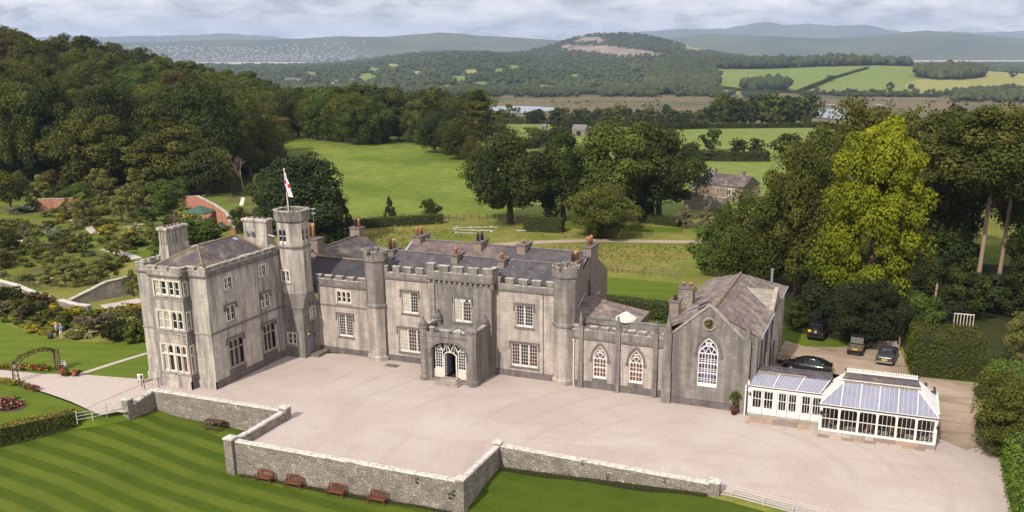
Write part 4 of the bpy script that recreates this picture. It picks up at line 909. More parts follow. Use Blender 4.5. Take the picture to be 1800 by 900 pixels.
chimney(-49.1, -48.2, 82.0, 83.8, 8.0, 11.05, [(-48.7, 82.4, 'pot_dark'), (-48.65, 83.1, 'pot_buff')], ph=1.0)
chimney(-41.25, -40.55, 81.6, 83.4, 9.5, 11.2, [(-40.9, 82.1, 'pot')], ph=.65)
chimney(-36.1, -35.4, 81.6, 83.4, 9.5, 11.1, [(-35.75, 82.0, 'pot')], ph=.6)
chimney(-28.75, -27.96, 81.9, 84.2, 8, 11.35, [(-28.4, 82.4, 'pot_dark'), (-28.35, 83.1, 'pot_buff'), (-28.35, 83.6, 'pot')], ph=.85)
chimney(-28.8, -27.95, 86.7, 89.2, 8, 11.95, [(-28.4, 87.3, 'pot'), (-28.4, 88.2, 'pot')], ph=.9)
chimney(-48.3, -47.3, 86.4, 88.6, 10, 11.75, [(-47.95, 86.9, 'pot'), (-47.85, 87.8, 'pot')], ph=.85)
chimney(-40.75, -39.9, 86.0, 88.0, 9.8, 11.75, [(-40.4, 86.4, 'pot_dark'), (-40.3, 87.2, 'pot_dark')], ph=.9)
chimney(-35.9, -34.95, 86.2, 88.2, 9.8, 11.75, [(-35.4, 86.9, 'pot_buff')], ph=.4)
chimney(B_[0] - .55, B_[0] + .75, 92.4, 93.6, rz - 2, rz + .95, [(B_[0] - .1, 93.0, 'pot_dark'), (B_[0] + .4, 93.0, 'pot')], ph=1.0)
c_ = sl_pt(557, 430, 85.0); chimney(c_[0] - .45, c_[0] + .55, 84.6, 85.8, 6, c_[2], [(c_[0] - .2, 85.1, 'pot')], ph=.5)
c_ = sl_pt(553, 418.5, 83.5); chimney(c_[0] - 1.2, c_[0] + .5, 83.2, 84.4, 6, c_[2], [(c_[0] - .25, 83.7, 'pot_buff'), (c_[0] - .75, 83.7, 'pot')], ph=1.6)
part(MB().tube((c_[0] - .1, 83.7, c_[2] + 1.6), (c_[0] - .1, 83.7, c_[2] + 3.3), .03).tube((c_[0] - .35, 83.7, c_[2] + 3.2), (c_[0] + .2, 83.7, c_[2] + 3.2), .05).tube((c_[0] - .3, 83.7, c_[2] + 2.7), (c_[0] + .2, 83.7, c_[2] + 2.7), .05), 'aerial', 'metal')
# octagonal turrets
def turret(cx, cy):
    r0 = 1.07; ro = PI / 8
    part(MB().lathe((cx, cy), [(r0 + .14, 0), (r0 + .14, .42), (r0, .56), (r0, 5.86)], 8, ro, apothem=True), 'turret', 'stone', 'pale lower stage of octagonal turret')
    u = part(MB().lathe((cx, cy), [(r0 + .13, 5.8), (r0 + .15, 5.95), (r0 + .02, 6.14), (r0, 6.2), (r0, 10.45), (r0 + .15, 10.65), (r0 + .15, 11.18), (r0 - .25, 11.18), (r0 - .25, 10.9)], 8, ro, apothem=True), 'turret', 'stone_dark', 'streaked dark upper stage of octagonal turret')
    for k in range(8):
        a = PI / 4 * k; c, s = math.cos(a), math.sin(a)
        M = lambda p, n, z, c=c, s=s: (cx + (r0 + .15 + n) * c - p * s, cy + (r0 + .15 + n) * s + p * c, z)
        for q in (-.5, .26): MB().box(q, q + .25, -.35, 0, 11.181, 11.62, M).build('merlon', MT['stone_dark'], u)
        for q in (-.53, .23): MB().box(q, q + .31, -.37, .02, 11.621, 11.7, M).build('coping', MT['coping'], u)
turret(-48.62, 79.15); turret(-28.0, 79.35)
part(MB().tube((-47.55, 78.75, 0), (-47.6, 78.75, 6.0), .07, n=6), 'downpipe', 'iron')

# ---- porch
YP = 74.95; MP = FY(YP); PX0, PX1 = -41.3, -35.5
par = arch(-40.3, -36.6, 0.30, 2.9, 4.06, 8, tudor=True)
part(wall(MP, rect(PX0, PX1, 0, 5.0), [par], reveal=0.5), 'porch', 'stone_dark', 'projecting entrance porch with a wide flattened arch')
mb = MB(); mb.face((PX1, YP, 0), (PX1, 78.2, 0), (PX1, 78.2, 5.0), (PX1, YP, 5.0)); mb.face((PX0, YP, 0), (PX0, 78.2, 0), (PX0, 78.2, 5.0), (PX0, YP, 5.0)); part(mb, 'wall', 'stone_dark')
part(MB().box(PX0 + .05, PX1 - .05, YP + .05, 78.15, 4.72, 4.82), 'roof', 'leadroof')
part(MB().add([(-38.6, 76.3, 4.83), (-37.3, 76.3, 4.83), (-37.3, 75.5, 4.83), (-38.6, 75.5, 4.83), (-37.95, 76.2, 5.2), (-37.95, 75.6, 5.2)], [(0, 1, 4), (1, 2, 5, 4), (2, 3, 5), (3, 0, 4, 5)]), 'skylight', 'white')
# arch moulding
mb = MB(); inn = par[2:]; 
for k in range(len(inn) - 1):
    (a, b), (c, d) = inn[k], inn[k + 1]; cx0 = -38.45
    e = lambda x, z: ((x - cx0) * 1.07 + cx0, (z - 2.9) * 1.16 + 2.9 + .05)
    (a2, b2), (c2, d2) = e(a, b), e(c, d)
    mb.add([MP(a2, .12, b2), MP(c2, .12, d2), MP(c, .12, d + .02), MP(a, .12, b + .02), MP(a2, 0, b2), MP(c2, 0, d2), MP(c, 0, d + .02), MP(a, 0, b + .02)], [(0, 1, 2, 3), (0, 4, 5, 1), (3, 2, 6, 7)])
for x in (-40.55, -36.5): mb.box(x, x + .14, 0.0, .12, 2.45, 2.96, MP)
part(mb, 'hood_mould', 'stone_hood')
# inner screen: sidelights, tracery and an open door
MI = FY(YP + .45)
part(MB().box(-40.3, -39.2, -.3, .0, .3, 1.12, MI), 'sill_wall', 'cream'); part(MB().box(-37.7, -36.6, -.3, .0, .3, 1.10, MI), 'sill_wall', 'cream')
gw = MB()
for a, b in ((-40.12, -39.3), (-37.65, -36.82)):
    bar_grid(gw, MI, a, b, 1.13, 3.18, 3, 6, th=.035, d0=-.12, d1=-.04, bottom=.2, border=.07)
    m = (a + b) / 2
    for s0, s1 in (((a + .02, 3.1), (m, 3.52)), ((b - .02, 3.1), (m, 3.52))): gw.tube(MI(s0[0], -.07, s0[1]), MI(s1[0], -.07, s1[1]), .055, n=5)
for a, b in ((-39.25, -38.5), (-38.45, -37.7)):
    m = (a + b) / 2
    for s0, s1 in (((a, 3.0), (m - .15, 3.5)), ((m - .15, 3.5), (m, 3.72)), ((b, 3.0), (m + .15, 3.5)), ((m + .15, 3.5), (m, 3.72))): gw.tube(MI(s0[0], -.07, s0[1]), MI(s1[0], -.07, s1[1]), .055, n=5)
    gw.tube(MI(m, -.08, 2.95), MI(m, -.08, 3.6), .03, n=4)
for k in range(8):
    x = -40.2 + 3.5 * k / 7; t0 = 3.05 + .55 * math.sin(PI * k / 7); gw.tube(MI(x, -.06, t0), MI(x + .25, -.06, t0 + .38), .04, n=4); gw.tube(MI(x + .25, -.06, t0), MI(x, -.06, t0 + .38), .04, n=4)
gwo = part(gw, 'window', 'white')
for a, b, z0, z1 in ((-40.15, -39.25, 1.12, 3.6), (-37.7, -36.8, 1.12, 3.6), (-39.25, -37.7, 2.9, 3.95)): MB().face(MI(a, -.1, z0), MI(b, -.1, z0), MI(b, -.1, z1), MI(a, -.1, z1)).build('pane', MT['glass'], gwo)
dfr = MB(); 
for x in (-39.22, -37.88): dfr.box(x, x + .14, -.3, .06, .5, 2.55, MI)
pts = [(-39.22, 2.55), (-39.05, 2.82), (-38.75, 2.98), (-38.3, 2.98), (-38.0, 2.82), (-37.74, 2.55)]
for (a, b), (c, d) in zip(pts, pts[1:]): dfr.tube(MI(a + .05, 0, b), MI(c, 0, d), .08, n=5)
part(dfr, 'door_frame', 'cream')
part(MB().box(-39.0, -38.94, -1.3, -.1, .5, 2.75, MI), 'door', 'bluedoor', 'blue-grey front door standing open')
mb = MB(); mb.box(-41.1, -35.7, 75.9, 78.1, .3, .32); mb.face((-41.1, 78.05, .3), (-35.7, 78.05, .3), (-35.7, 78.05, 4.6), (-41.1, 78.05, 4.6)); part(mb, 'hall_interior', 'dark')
for k, (a, b, n) in enumerate(((-39.55, -37.05, 1.05), (-39.35, -37.25, .72), (-39.15, -37.45, .4))): part(MB().box(a, b, -.4, n, k * .16 + .01, (k + 1) * .16, FY(YP - .02)), 'step', 'stone_trim')
def finial_turret(cx, cy, z1, r=.36):
    o = part(MB().lathe((cx, cy), [(r + .08, 0), (r + .08, .45), (r, .55), (r, z1 - .62), (r + .09, z1 - .56), (r + .09, z1 - .4)], 8, PI / 8, apothem=True), 'turret', 'stone_dark')
    MB().lathe((cx, cy), [(r + .1, z1 - .4), (r + .02, z1 - .15), (r - .12, z1 + .06), (.12, z1 + .16), (.07, z1 + .3), (.10, z1 + .36), (.02, z1 + .52)], 8, PI / 8).build('cap', MT['stone_hood'], o, True)
    MB().lathe((cx, cy), [(r + .085, 0.0), (r + .085, .3)], 8, PI / 8, apothem=True).build('worn_base', MT['ridge'], o)
finial_turret(-41.12, 75.05, 5.95); finial_turret(-41.05, 78.0, 5.95); finial_turret(-35.85, 77.75, 5.95)
part(MB().lathe((-35.85, 75.0), [(.5, 0), (.5, .5), (.42, .6), (.42, 5.3), (.52, 5.4), (.52, 5.62), (.3, 5.8)], 8, PI / 8, apothem=True), 'turret', 'stone_dark', 'broken-topped octagonal turret at the porch corner')
for a, b, z in ((-40.4, -39.9, 5.5), (-39.3, -38.2, 5.32), (-37.9, -37.1, 5.3)): merlon(MP, a, b, 5.0, z, .3)
for a, b in ((75.6, 76.0), (76.3, 76.7), (77.0, 77.3)): merlon(FX(PX1), a, b, 5.0, 5.5, .3); merlon(FX(PX0 + .3), a, b, 5.0, 5.5, .3)
part(MB().box(-40.35, -36.4, 0.0, .06, 4.55, 4.66, MP), 'string_course', 'stone_hood')

# ---- left wing
WX0, WX1, WY0, WY1 = -66.58, -58.42, 65.4, 76.4
MW = FX(WX1); MWF = FY(WY0); ZC, ZK, ZM = 10.95, 11.55, 11.9
holes = [rect(67.87, 68.80, 9.18, 10.34), rect(73.1, 74.0, 9.2, 10.4), rect(67.78, 68.92, 6.0, 7.5), rect(73.12, 74.16, 5.97, 7.36), rect(67.64, 69.6, 1.5, 4.15), rect(72.88, 74.65, 1.5, 4.18)]
part(wall(MW, rect(WY0, WY1, 0, ZC + .1), holes, .22), 'wall', 'stone_wing')
part(wall(MWF, rect(WX0, WX1, -1.2, ZC + .1), []), 'wall', 'stone_wing')
mb = MB(); mb.face((WX0, WY0, -1.2), (WX0, WY1, -1.2), (WX0, WY1, ZC), (WX0, WY0, ZC)); mb.face((WX0, WY1 + .0, 0), (WX1, WY1, 0), (WX1, WY1, ZC), (WX0, WY1, ZC)); part(mb, 'wall', 'stone_wing')
stone_window(MW, 67.87, 68.80, 9.18, 10.34, 2); stone_window(MW, 73.1, 74.0, 9.2, 10.4, 2)
stone_window(MW, 67.78, 68.92, 6.0, 7.5, 2, hd=True); stone_window(MW, 73.12, 74.16, 5.97, 7.36, 2, hd=True)
stone_window(MW, 67.64, 69.6, 1.5, 4.15, 3, 3.2, hd=True, white=False, arched=True, dark=True); stone_window(MW, 72.88, 74.65, 1.5, 4.18, 3, 3.25, hd=True, white=False, arched=True, dark=True)
part(MB().box(WY0 - .1, WY1, 0.0, .10, 0, .72, MW), 'plinth', 'stone_black')
for a, b in ((67.4, 69.9), (72.6, 75.0)): part(MB().box(a, b, .0, .04, .721, 1.34, MW), 'stained_apron', 'stone_black')
part(MB().box(WY0 - .06, WY1, 0.0, .08, 5.36, 5.54, MW), 'string_course', 'stone_hood')
part(MB().box(WX0 - .06, -64.35, 0.0, .08, 5.36, 5.54, MWF), 'string_course', 'stone_trim'); part(MB().box(-60.55, WX1, 0.0, .081, 5.36, 5.54, MWF), 'string_course', 'stone_trim')
part(MB().box(-60.55, WX1 + .1, 0.0, .1, 0, .72, MWF), 'plinth', 'stone_wing'); part(MB().box(WX0 - .1, -64.35, 0.0, .12, -1.2, .85, MWF), 'plinth', 'stone_wing')
battlement(MW, WY0, WY1, ZC, ZK, ZM, even(WY0 + .02, WY1 - .4, 9, .85), 'stone_dark')
battlement(MWF, WX0, WX1, ZC, ZK, ZM, [(WX0 + .0, -65.6), (-60.75, -59.6), (-59.22, WX1 + .04)], 'stone_wing')
MWB = lambda s, n, z: (WX0 - n, s, z)
battlement(MWB, WY0, WY1, ZC, ZK, ZM, even(WY0 + .2, WY1, 9, .85), 'stone_wing')
MWN = lambda s, n, z: (s, WY1 + n, z)
battlement(MWN, WX0, WX1 - .5, ZC, ZK, ZM, even(WX0 + .2, WX1 - .5, 6, .85), 'stone_wing')
# bay window
BX0, BX1, BY = -64.4, -60.55, 64.5; MB1 = FY(BY)
bay_h = [rect(-63.78, -60.86, 9.11, 10.5), rect(-63.75, -60.83, 5.82, 7.58), rect(-63.66, -60.80, 1.55, 4.25)]
part(wall(MB1, rect(BX0, BX1, -1.2, ZC + .1), bay_h, .2), 'bay', 'stone_wing', 'square bay rising the full height of the wing')
MBS = FX(BX1); sid = [rect(64.78, 65.12, 9.2, 10.42), rect(64.78, 65.12, 5.9, 7.5), rect(64.85, 65.2, 1.6, 4.2)]
part(wall(MBS, rect(BY, WY0, 0, ZC + .1), sid, .2), 'wall', 'stone_dark')
mb = MB(); mb.face((BX0, BY, -1.2), (BX0, WY0, -1.2), (BX0, WY0, ZC), (BX0, BY, ZC)); part(mb, 'wall', 'stone_wing')
def bay_win(z0, z1, tr, gl):
    for a, b, g in ((-63.78, -62.38, gl[0]), (-62.1, -60.84, gl[1])): stone_window(MB1, a, b, z0, z1, 2, tr, glasses=g, arched=(z1 < 8), white=True)
    part(MB().box(-62.24, -62.24 + .02, -.19, .03, z0, z1, MB1).box(-62.37, -62.11, -.2, .02, z0, z1, MB1), 'pier', 'stone_wing')
bay_win(9.11, 10.5, None, (['curtain', 'glass'], ['glass', 'glass'])); bay_win(5.82, 7.58, None, (['curtain', 'curtain'], ['glass', 'glass'])); bay_win(1.55, 4.25, 3.25, (['curtain', 'glass'], ['glass', 'glass_warm']))
for z0, z1, tr in ((9.2, 10.42, None), (5.9, 7.5, None), (1.6, 4.2, 3.2)): stone_window(MBS, 64.8, 65.14, z0, z1, 1, tr)
for z in (5.36, 8.72): part(MB().box(BX0 - .06, BX1 + .09, 0.0, .09, z, z + .14, MB1), 'string_course', 'stone_trim'); part(MB().box(BY, WY0, 0.0, .085, z, z + .14, MBS), 'string_course', 'stone_hood')
part(MB().box(BX0 - .1, BX1 + .1, 0.0, .12, -1.2, .8, MB1), 'plinth', 'stone_wing'); part(MB().box(BY - .12, WY0, 0.0, .1, 0, .8, MBS), 'plinth', 'stone_black')
battlement(MB1, BX0, BX1, ZC, ZK, ZM, [(-64.4, -63.4), (-63.05, -62.0), (-61.65, BX1 + .04)], 'stone_wing')
battlement(MBS, BY + .36, WY0, ZC, ZK, ZM, [(65.0, 65.3)], 'stone_dark')
# wing roof (hipped)
e0, e1, f0, f1, ze, zr = WX0 + .45, WX1 - .45, WY0 + .45, WY1 - .4, 11.0, 12.96
xm = -62.45; ya, yb = 69.3, 75.0
mb = MB(); V = [(e0, f0, ze), (e1, f0, ze), (e1, f1, ze), (e0, f1, ze), (xm, ya, zr), (xm, yb, zr)]
mb.add(V, [(0, 1, 4), (1, 2, 5, 4), (2, 3, 5), (3, 0, 4, 5)]); part(mb, 'roof', 'slate_moss', 'hipped mossy slate roof of the wing')
mb = MB()
for a, b in ((4, 1), (4, 0), (5, 2), (4, 5)): mb.tube(V[a], V[b], .11, n=5)
part(mb, 'ridge', 'ridge')
nrm = Vector((zr - ze, 0, e1 - xm)).normalized()
mb = MB(); q = [(-59.9, 72.0), (-59.25, 72.0), (-59.25, 73.2), (-59.9, 73.2)]; zz_ = lambda x: zr - (x - xm) / (e1 - xm) * (zr - ze) + .04
mb.face(*[(x, y, zz_(x)) for x, y in q]); part(mb, 'rooflight', 'lead')
mb = MB(); q = [(-62.2, 74.0), (-61.8, 74.0), (-61.8, 74.6), (-62.2, 74.6)]; mb.face(*[(x, y, zz_(x)) for x, y in q]); part(mb, 'lead_patch', 'lead')
# wing chimneys
def fluted(x0, x1, y0, y1, zb, zm, zt, mat):
    mb = MB(); f = .22
    rg = lambda k, z: [(x0 - k, y0 - k, z), (x1 + k, y0 - k, z), (x1 + k, y1 + k, z), (x0 - k, y1 + k, z)]
    mb.loft([rg(f, zb), rg(f * .7, zb + .6), rg(.02, zm), rg(0, zm + .05), rg(0, zt - .35), rg(.12, zt - .3), rg(.15, zt - .1), rg(.05, zt)])
    return mb
ch = part(fluted(-66.3, -65.3, 68.4, 71.2, 10.9, 12.9, 14.65, 'x'), 'chimney', 'stone_wing', 'tall flared stone chimney on the wing')
for i in range(5):
    y = 68.55 + i * .56; MB().box(-65.3, -65.24, y, y + .3, 13.0, 14.25).build('flute', MT['stone_trim'], ch)
for i in range(3): MB().box(-66.2 + i * .33, -66.0 + i * .33, 68.33, 68.4, 13.0, 14.25).build('flute', MT['stone_trim'], ch)
for i in range(5): MB().lathe((-65.8, 68.8 + i * .5), [(.14, 14.6), (.12, 14.85)], 8).build('chimney_pot', MT['pot_dark'], ch, True)
ch = part(fluted(-62.35, -59.5, 76.1, 77.1, 10.9, 12.6, 14.55, 'x'), 'chimney', 'stone_wing', 'wide stone chimney beside the tower')
for i in range(4): MB().lathe((-61.9 + i * .65, 76.6), [(.2, 14.5), (.2, 14.62), (.12, 14.68)], 8).build('chimney_pot', MT['pot_dark'], ch, True)
MB().lathe((-61.2, 75.7), [(.25, 13.1), (.25, 13.3)], 10).build('floodlight', MT['metal'], ch); MB().lathe((-61.8, 75.72), [(.2, 13.1), (.2, 13.3)], 10).build('floodlight', MT['metal'], ch)
MB().tube((-59.5, 76.3, 12.95), (-58.8, 76.5, 12.8), .05).build('stay', MT['white'], ch)

# ---- flag tower
TX0, TX1, TY0, TY1 = -58.9, -55.86, 76.2, 79.15
def octr(k, g=0.0, z=0.0):
    x0, x1, y0, y1 = TX0 - g, TX1 + g, TY0 - g, TY1 + g
    return [(x0 + k, y0, z), (x1 - k, y0, z), (x1, y0 + k, z), (x1, y1 - k, z), (x1 - k, y1, z), (x0 + k, y1, z), (x0, y1 - k, z), (x0, y0 + k, z)]
MTF = FY(TY0); MTX = FX(TX1); K = .82
part(wall(MTF, rect(TX0, TX1, 0, 5.3), [rect(-57.88, -56.92, 1.34, 2.58)]), 'tower', 'stone_dark', 'square base of the tower')
stone_window(MTF, -57.88, -56.92, 1.34, 2.58, 2)
dh = arch(77.05, 78.1, .3, 1.9, 2.5, 6); wh = arch(77.5, 78.3, 4.0, 5.2, 5.6, 6)
part(wall(MTX, rect(TY0, TY1, 0, 5.3), [dh, rect(77.5, 78.3, 4.0, 5.2)], .3), 'wall', 'stone_dark')
mb = MB(); mb.loft([octr(.01, 0, 5.3), octr(K, 0, 6.9)], False); part(mb, 'squinch', 'stone_dark', 'corner squinch where the square base turns octagonal')
# octagonal shaft: front and right faces carry windows
fx0, fx1 = TX0 + K, TX1 - K; ry0, ry1 = TY0 + K, TY1 - K
holes_f = [rect(-58.05, -57.2, 8.12, 9.3)]; topf = [arch(-58.06, -57.68, 12.15, 13.3, 13.66, 4), arch(-57.58, -57.2, 12.15, 13.3, 13.66, 4)]
topr = [arch(77.12, 77.48, 12.15, 13.3, 13.66, 4), arch(77.72, 78.08, 12.15, 13.3, 13.66, 4)]
part(wall(MTF, rect(fx0, fx1, 6.9, 11.7), holes_f), 'wall', 'stone_wing'); part(wall(MTF, rect(fx0, fx1, 11.7, 14.5), topf), 'wall', 'stone_wing')
part(wall(MTX, rect(ry0, ry1, 6.9, 11.7), []), 'wall', 'stone_wing'); part(wall(MTX, rect(ry0, ry1, 11.7, 14.5), topr), 'wall', 'stone_wing')
mb = MB(); ob_, ot_ = octr(K, 0, 6.9), octr(K, 0, 14.5)
for i in (1, 3, 4, 5, 6, 7): mb.face(ob_[i], ob_[(i + 1) % 8], ot_[(i + 1) % 8], ot_[i])
part(mb, 'tower', 'stone_wing', 'pale octagonal shaft of the tower')
stone_window(MTF, -58.05, -57.2, 8.12, 9.3, 2, arched=True)
for M, hs in ((MTF, topf), (MTX, topr)):
    for h in hs:
        fr = MB(); a, b = h[0][0], h[1][0]; fr.box(a, b, -.2, -.08, 12.15, 12.4, M); fr.box(a, b, -.18, -.1, 12.9, 12.96, M); wn = part(fr, 'window', 'white')
        MB().face(M(a, -.15, 12.1), M(b, -.15, 12.1), M(b, -.15, 13.7), M(a, -.15, 13.7)).build('pane', MT['glass'], wn)
for z in (5.3, 11.66): part(MB().loft([octr(K if z > 6 else .01, .0, z), octr(K if z > 6 else .01, .1, z + .05), octr(K if z > 6 else .01, .1, z + .18), octr(K if z > 6 else .01, .0, z + .24)]), 'string_course', 'stone_hood')
part(MB().loft([octr(K, 0, 14.3), octr(K + .05, .17, 14.5), octr(K + .05, .17, 15.06), octr(K - .12, -.2, 15.06), octr(K - .12, -.2, 14.6)]), 'parapet', 'stone_dark')
oc = octr(K + .05, .17, 0)
for i in range(8):
    a, b = Vector(oc[i][:2]), Vector(oc[(i + 1) % 8][:2]); d = (b - a); ln = d.length; d.normalize(); nn = Vector((d.y, -d.x))
    M = lambda s, n, z, a=a, d=d, nn=nn: (a.x + d.x * s + nn.x * n, a.y + d.y * s + nn.y * n, z)
    spans = [(.0, .42), (ln - .42, ln)] + ([(ln / 2 - .3, ln / 2 + .3)] if ln > 1.3 else [])
    for s0, s1 in spans: merlon(M, s0 + .01, s1 - .01, 15.061, 15.55, .34)
# doorway and stair window in the tower's right face
mb = MB(); 
for hh, ex in ((dh, .16), (wh, .14)):
    for k in range(2, len(hh) - 1):
        (a, b), (c, d) = hh[k], hh[k + 1]; mb.tube(MTX(a, .05, b + .1), MTX(c, .05, d + .1), .12, n=5)
part(mb, 'hood_mould', 'stone_hood')
part(MB().box(77.05, 78.1, -.25, -.2, .3, 2.5, MTX), 'door', 'bluedoor', 'blue-grey side door at the foot of the tower')
stone_window(MTX, 77.5, 78.3, 4.0, 5.2, 2, white=True, arched=True)
part(MB().box(76.9, 79.2, 0.02, 1.1, 0.005, .3, MTX), 'step', 'stone_hood')
part(MB().lathe((TX1 + .12, 76.8), [(.05, 2.4), (.12, 2.5), (.05, 2.65)], 8), 'lantern', 'gold')

# ---- long low range with pinnacles
YL = 78.5; ML_ = FY(YL); LX0, LX1 = -27.0, -17.9
g1 = arch(-24.95, -23.6, 1.05, 3.0, 4.28, 8); g2 = arch(-21.42, -20.07, 1.05, 3.0, 4.28, 8)
part(wall(ML_, rect(LX0, LX1, 0, 5.0), [g1, g2]), 'wall', 'stone')
part(MB().box(LX0, LX1, 0.0, .09, 0, .68, ML_), 'plinth', 'stone_black')
def gothic(M, a, b, z0, zs, z1, cols, rows, root=None, glass='glass_warm', cols2=None, big=False):
    out_ = arch(a + .01, b - .01, z0, zs, z1, 8); fr = MB(); d0, d1 = -.17, -.08
    inn = arch(a + .10, b - .10, z0 + (.22 if not big else .35), zs, z1 - .12, 8)
    n = len(out_)
    fr.add([M(x, d1, z) for x, z in out_] + [M(x, d1, z) for x, z in inn] + [M(x, d0, z) for x, z in inn], [(i, (i + 1) % n, n + (i + 1) % n, n + i) for i in range(n)] + [(n + i, n + (i + 1) % n, 2 * n + (i + 1) % n, 2 * n + i) for i in range(n)])
    z0i = z0 + (.22 if not big else .35); wdt = (b - a - .2); zt = zs + .05
    def bar(x0, q0, x1, q1, r=.03): fr.tube(M(x0, -.12, q0), M(x1, -.12, q1), r, n=4)
    for i in range(1, cols): x = a + .1 + wdt * i / cols; bar(x, z0i, x, zt, .05 if (i * 2 == cols or (cols == 6 and i % 2 == 0)) else .03)
    for i in range(cols):     # cusped heads under each transom
        x0_, x1_ = a + .1 + wdt * i / cols, a + .1 + wdt * (i + 1) / cols; xm_ = (x0_ + x1_) / 2
        for j in range(rows):
            zt_ = z0i + (zt - z0i) * (j + 1) / rows
            for e_ in (x0_, x1_): fr.add([M(e_, -.11, zt_), M(e_, -.11, zt_ - .22), M(xm_ + (e_ - xm_) * .35, -.11, zt_ - .02)], [(0, 1, 2)])
    for j in range(1, rows + 1): z = z0i + (zt - z0i) * j / rows; bar(a + .08, z, b - .08, z, .05)
    for j in range(rows):
        z = z0i + (zt - z0i) * (j + .5) / rows; bar(a + .08, z - .05, b - .08, z - .05, .028)
        if big: z = z0i + (zt - z0i) * (j + .25) / rows; bar(a + .08, z, b - .08, z, .028)
    # tracery in the head
    m = (a + b) / 2; hw = wdt / 2; hgt = z1 - zs
    for i in range(cols // 2 if not big else 3):
        k = cols // 2 if not big else 3
        x0_, x1_ = a + .1 + wdt * i / k, a + .1 + wdt * (i + 1) / k; xm_ = (x0_ + x1_) / 2; hh = hgt * .34
        for e_ in (x0_, x1_): bar(e_, zt, (e_ + xm_ * 2) / 3, zt + hh * .75, .045); bar((e_ + xm_ * 2) / 3, zt + hh * .75, xm_, zt + hh, .045)
    for q, ww in ((.45, .62), (.66, .40)): bar(m - hw * ww, zs + hgt * q, m + hw * ww, zs + hgt * q, .04)
    for q in (-.34, -.12, .12, .34): bar(m + hw * q, zs + hgt * .40, m + hw * q * .8, zs + hgt * (.80 - abs(q) * .5), .035)
    if big:
        for sx in (-1, 1): bar(m, zs + hgt * .45, m + sx * hw * .42, zs + hgt * .72, .05); bar(m + sx * hw * .42, zs + hgt * .72, m, zs + hgt * .9, .05); bar(m + sx * hw * .75, zs + hgt * .25, m + sx * hw * .1, zs + hgt * .62, .05)
    w_ = part(fr, 'window', 'white', parent=root)
    pn = MB(); pn.face(*[M(x, -.14, z) for x, z in out_]); pn.build('pane', MT[glass], w_ if root is None else root)
    hm = MB(); e = lambda x, z, k: (m + (x - m) * (1 + k), zs + (z - zs) * (1 + k * .9) if z > zs else z)
    ar = out_[2:]
    for (x0_, q0), (x1_, q1) in zip(ar, ar[1:]):
        A1, A2, B1, B2 = e(x0_, q0, .18), e(x1_, q1, .18), e(x0_, q0, .36), e(x1_, q1, .36)
        hm.add([M(B1[0], .12, B1[1]), M(B2[0], .12, B2[1]), M(A2[0], .12, A2[1]), M(A1[0], .12, A1[1]), M(B1[0], 0, B1[1]), M(B2[0], 0, B2[1]), M(A2[0], 0, A2[1]), M(A1[0], 0, A1[1])], [(0, 1, 2, 3), (0, 4, 5, 1), (3, 2, 6, 7)])
    for sx in (-1, 1): x = m + sx * (b - a) / 2 * 1.28; hm.box(x - .14, x + .14, 0, .15, zs - .22, zs - .02, M)
    hm.build('hood_mould', MT['stone_hood'], w_ if root is None else root); return w_
gothic(ML_, -24.95, -23.6, 1.05, 3.0, 4.28, 4, 2); gothic(ML_, -21.42, -20.07, 1.05, 3.0, 4.28, 4, 2)
for a, b in ((-25.0, -23.55), (-21.47, -20.0)): part(MB().box(a, b, 0.0, .05, .681, 1.04, ML_), 'stained_apron', 'stone_black')
battlement(ML_, LX0, LX1, 4.88, 5.78, 6.18, [(-26.85, -26.4), (-25.24, -24.57), (-24.15, -23.48), (-21.58, -20.93), (-20.55, -19.85), (-19.4, -19.1), (-23.07, -22.75), (-21.97, -21.9), (-18.4, -18.0)])
def pinnacle(cx, z1, r=.23, M=ML_, y=.12, ztop=None, b=None, root=None):
    bt = MB(); bt.box(cx - r, cx + r, .0, .34, 0, 2.7, M); bt.box(cx - r * .9, cx + r * .9, .0, .26, 2.7, z1 - 1.25, M)
    o = part(bt, 'buttress', 'stone_dark', parent=root)
    sp = MB(); q = r * .72
    sp.loft([[M(cx - q, .1 - q + .05, z1 - 1.25), M(cx + q, .1 - q + .05, z1 - 1.25), M(cx + q, .1 + q + .05, z1 - 1.25), M(cx - q, .1 + q + .05, z1 - 1.25)], [M(cx - q, .1 - q + .05, z1 - .8), M(cx + q, .1 - q + .05, z1 - .8), M(cx + q, .1 + q + .05, z1 - .8), M(cx - q, .1 + q + .05, z1 - .8)], [M(cx - .03, .12, z1), M(cx + .03, .12, z1), M(cx + .03, .18, z1), M(cx - .03, .18, z1)]])
    for sx in (-1, 1): sp.box(cx + sx * q - .05, cx + sx * q + .05, .1, .2, z1 - .85, z1 - .55, M)
    sp.box(cx - .1, cx + .1, .05, .25, z1 - .22, z1 - .12, M)
    sp.build('pinnacle', MT['stone_hood'], o if root is None else root)
for c in (-26.12, -22.48, -18.88): pinnacle(c, 7.5)
part(MB().tube((-26.85, 78.4, 0), (-26.85, 78.4, 4.6), .07).lathe((-26.85, 78.4), [(.14, 4.6), (.17, 4.8)], 6), 'downpipe', 'cream')
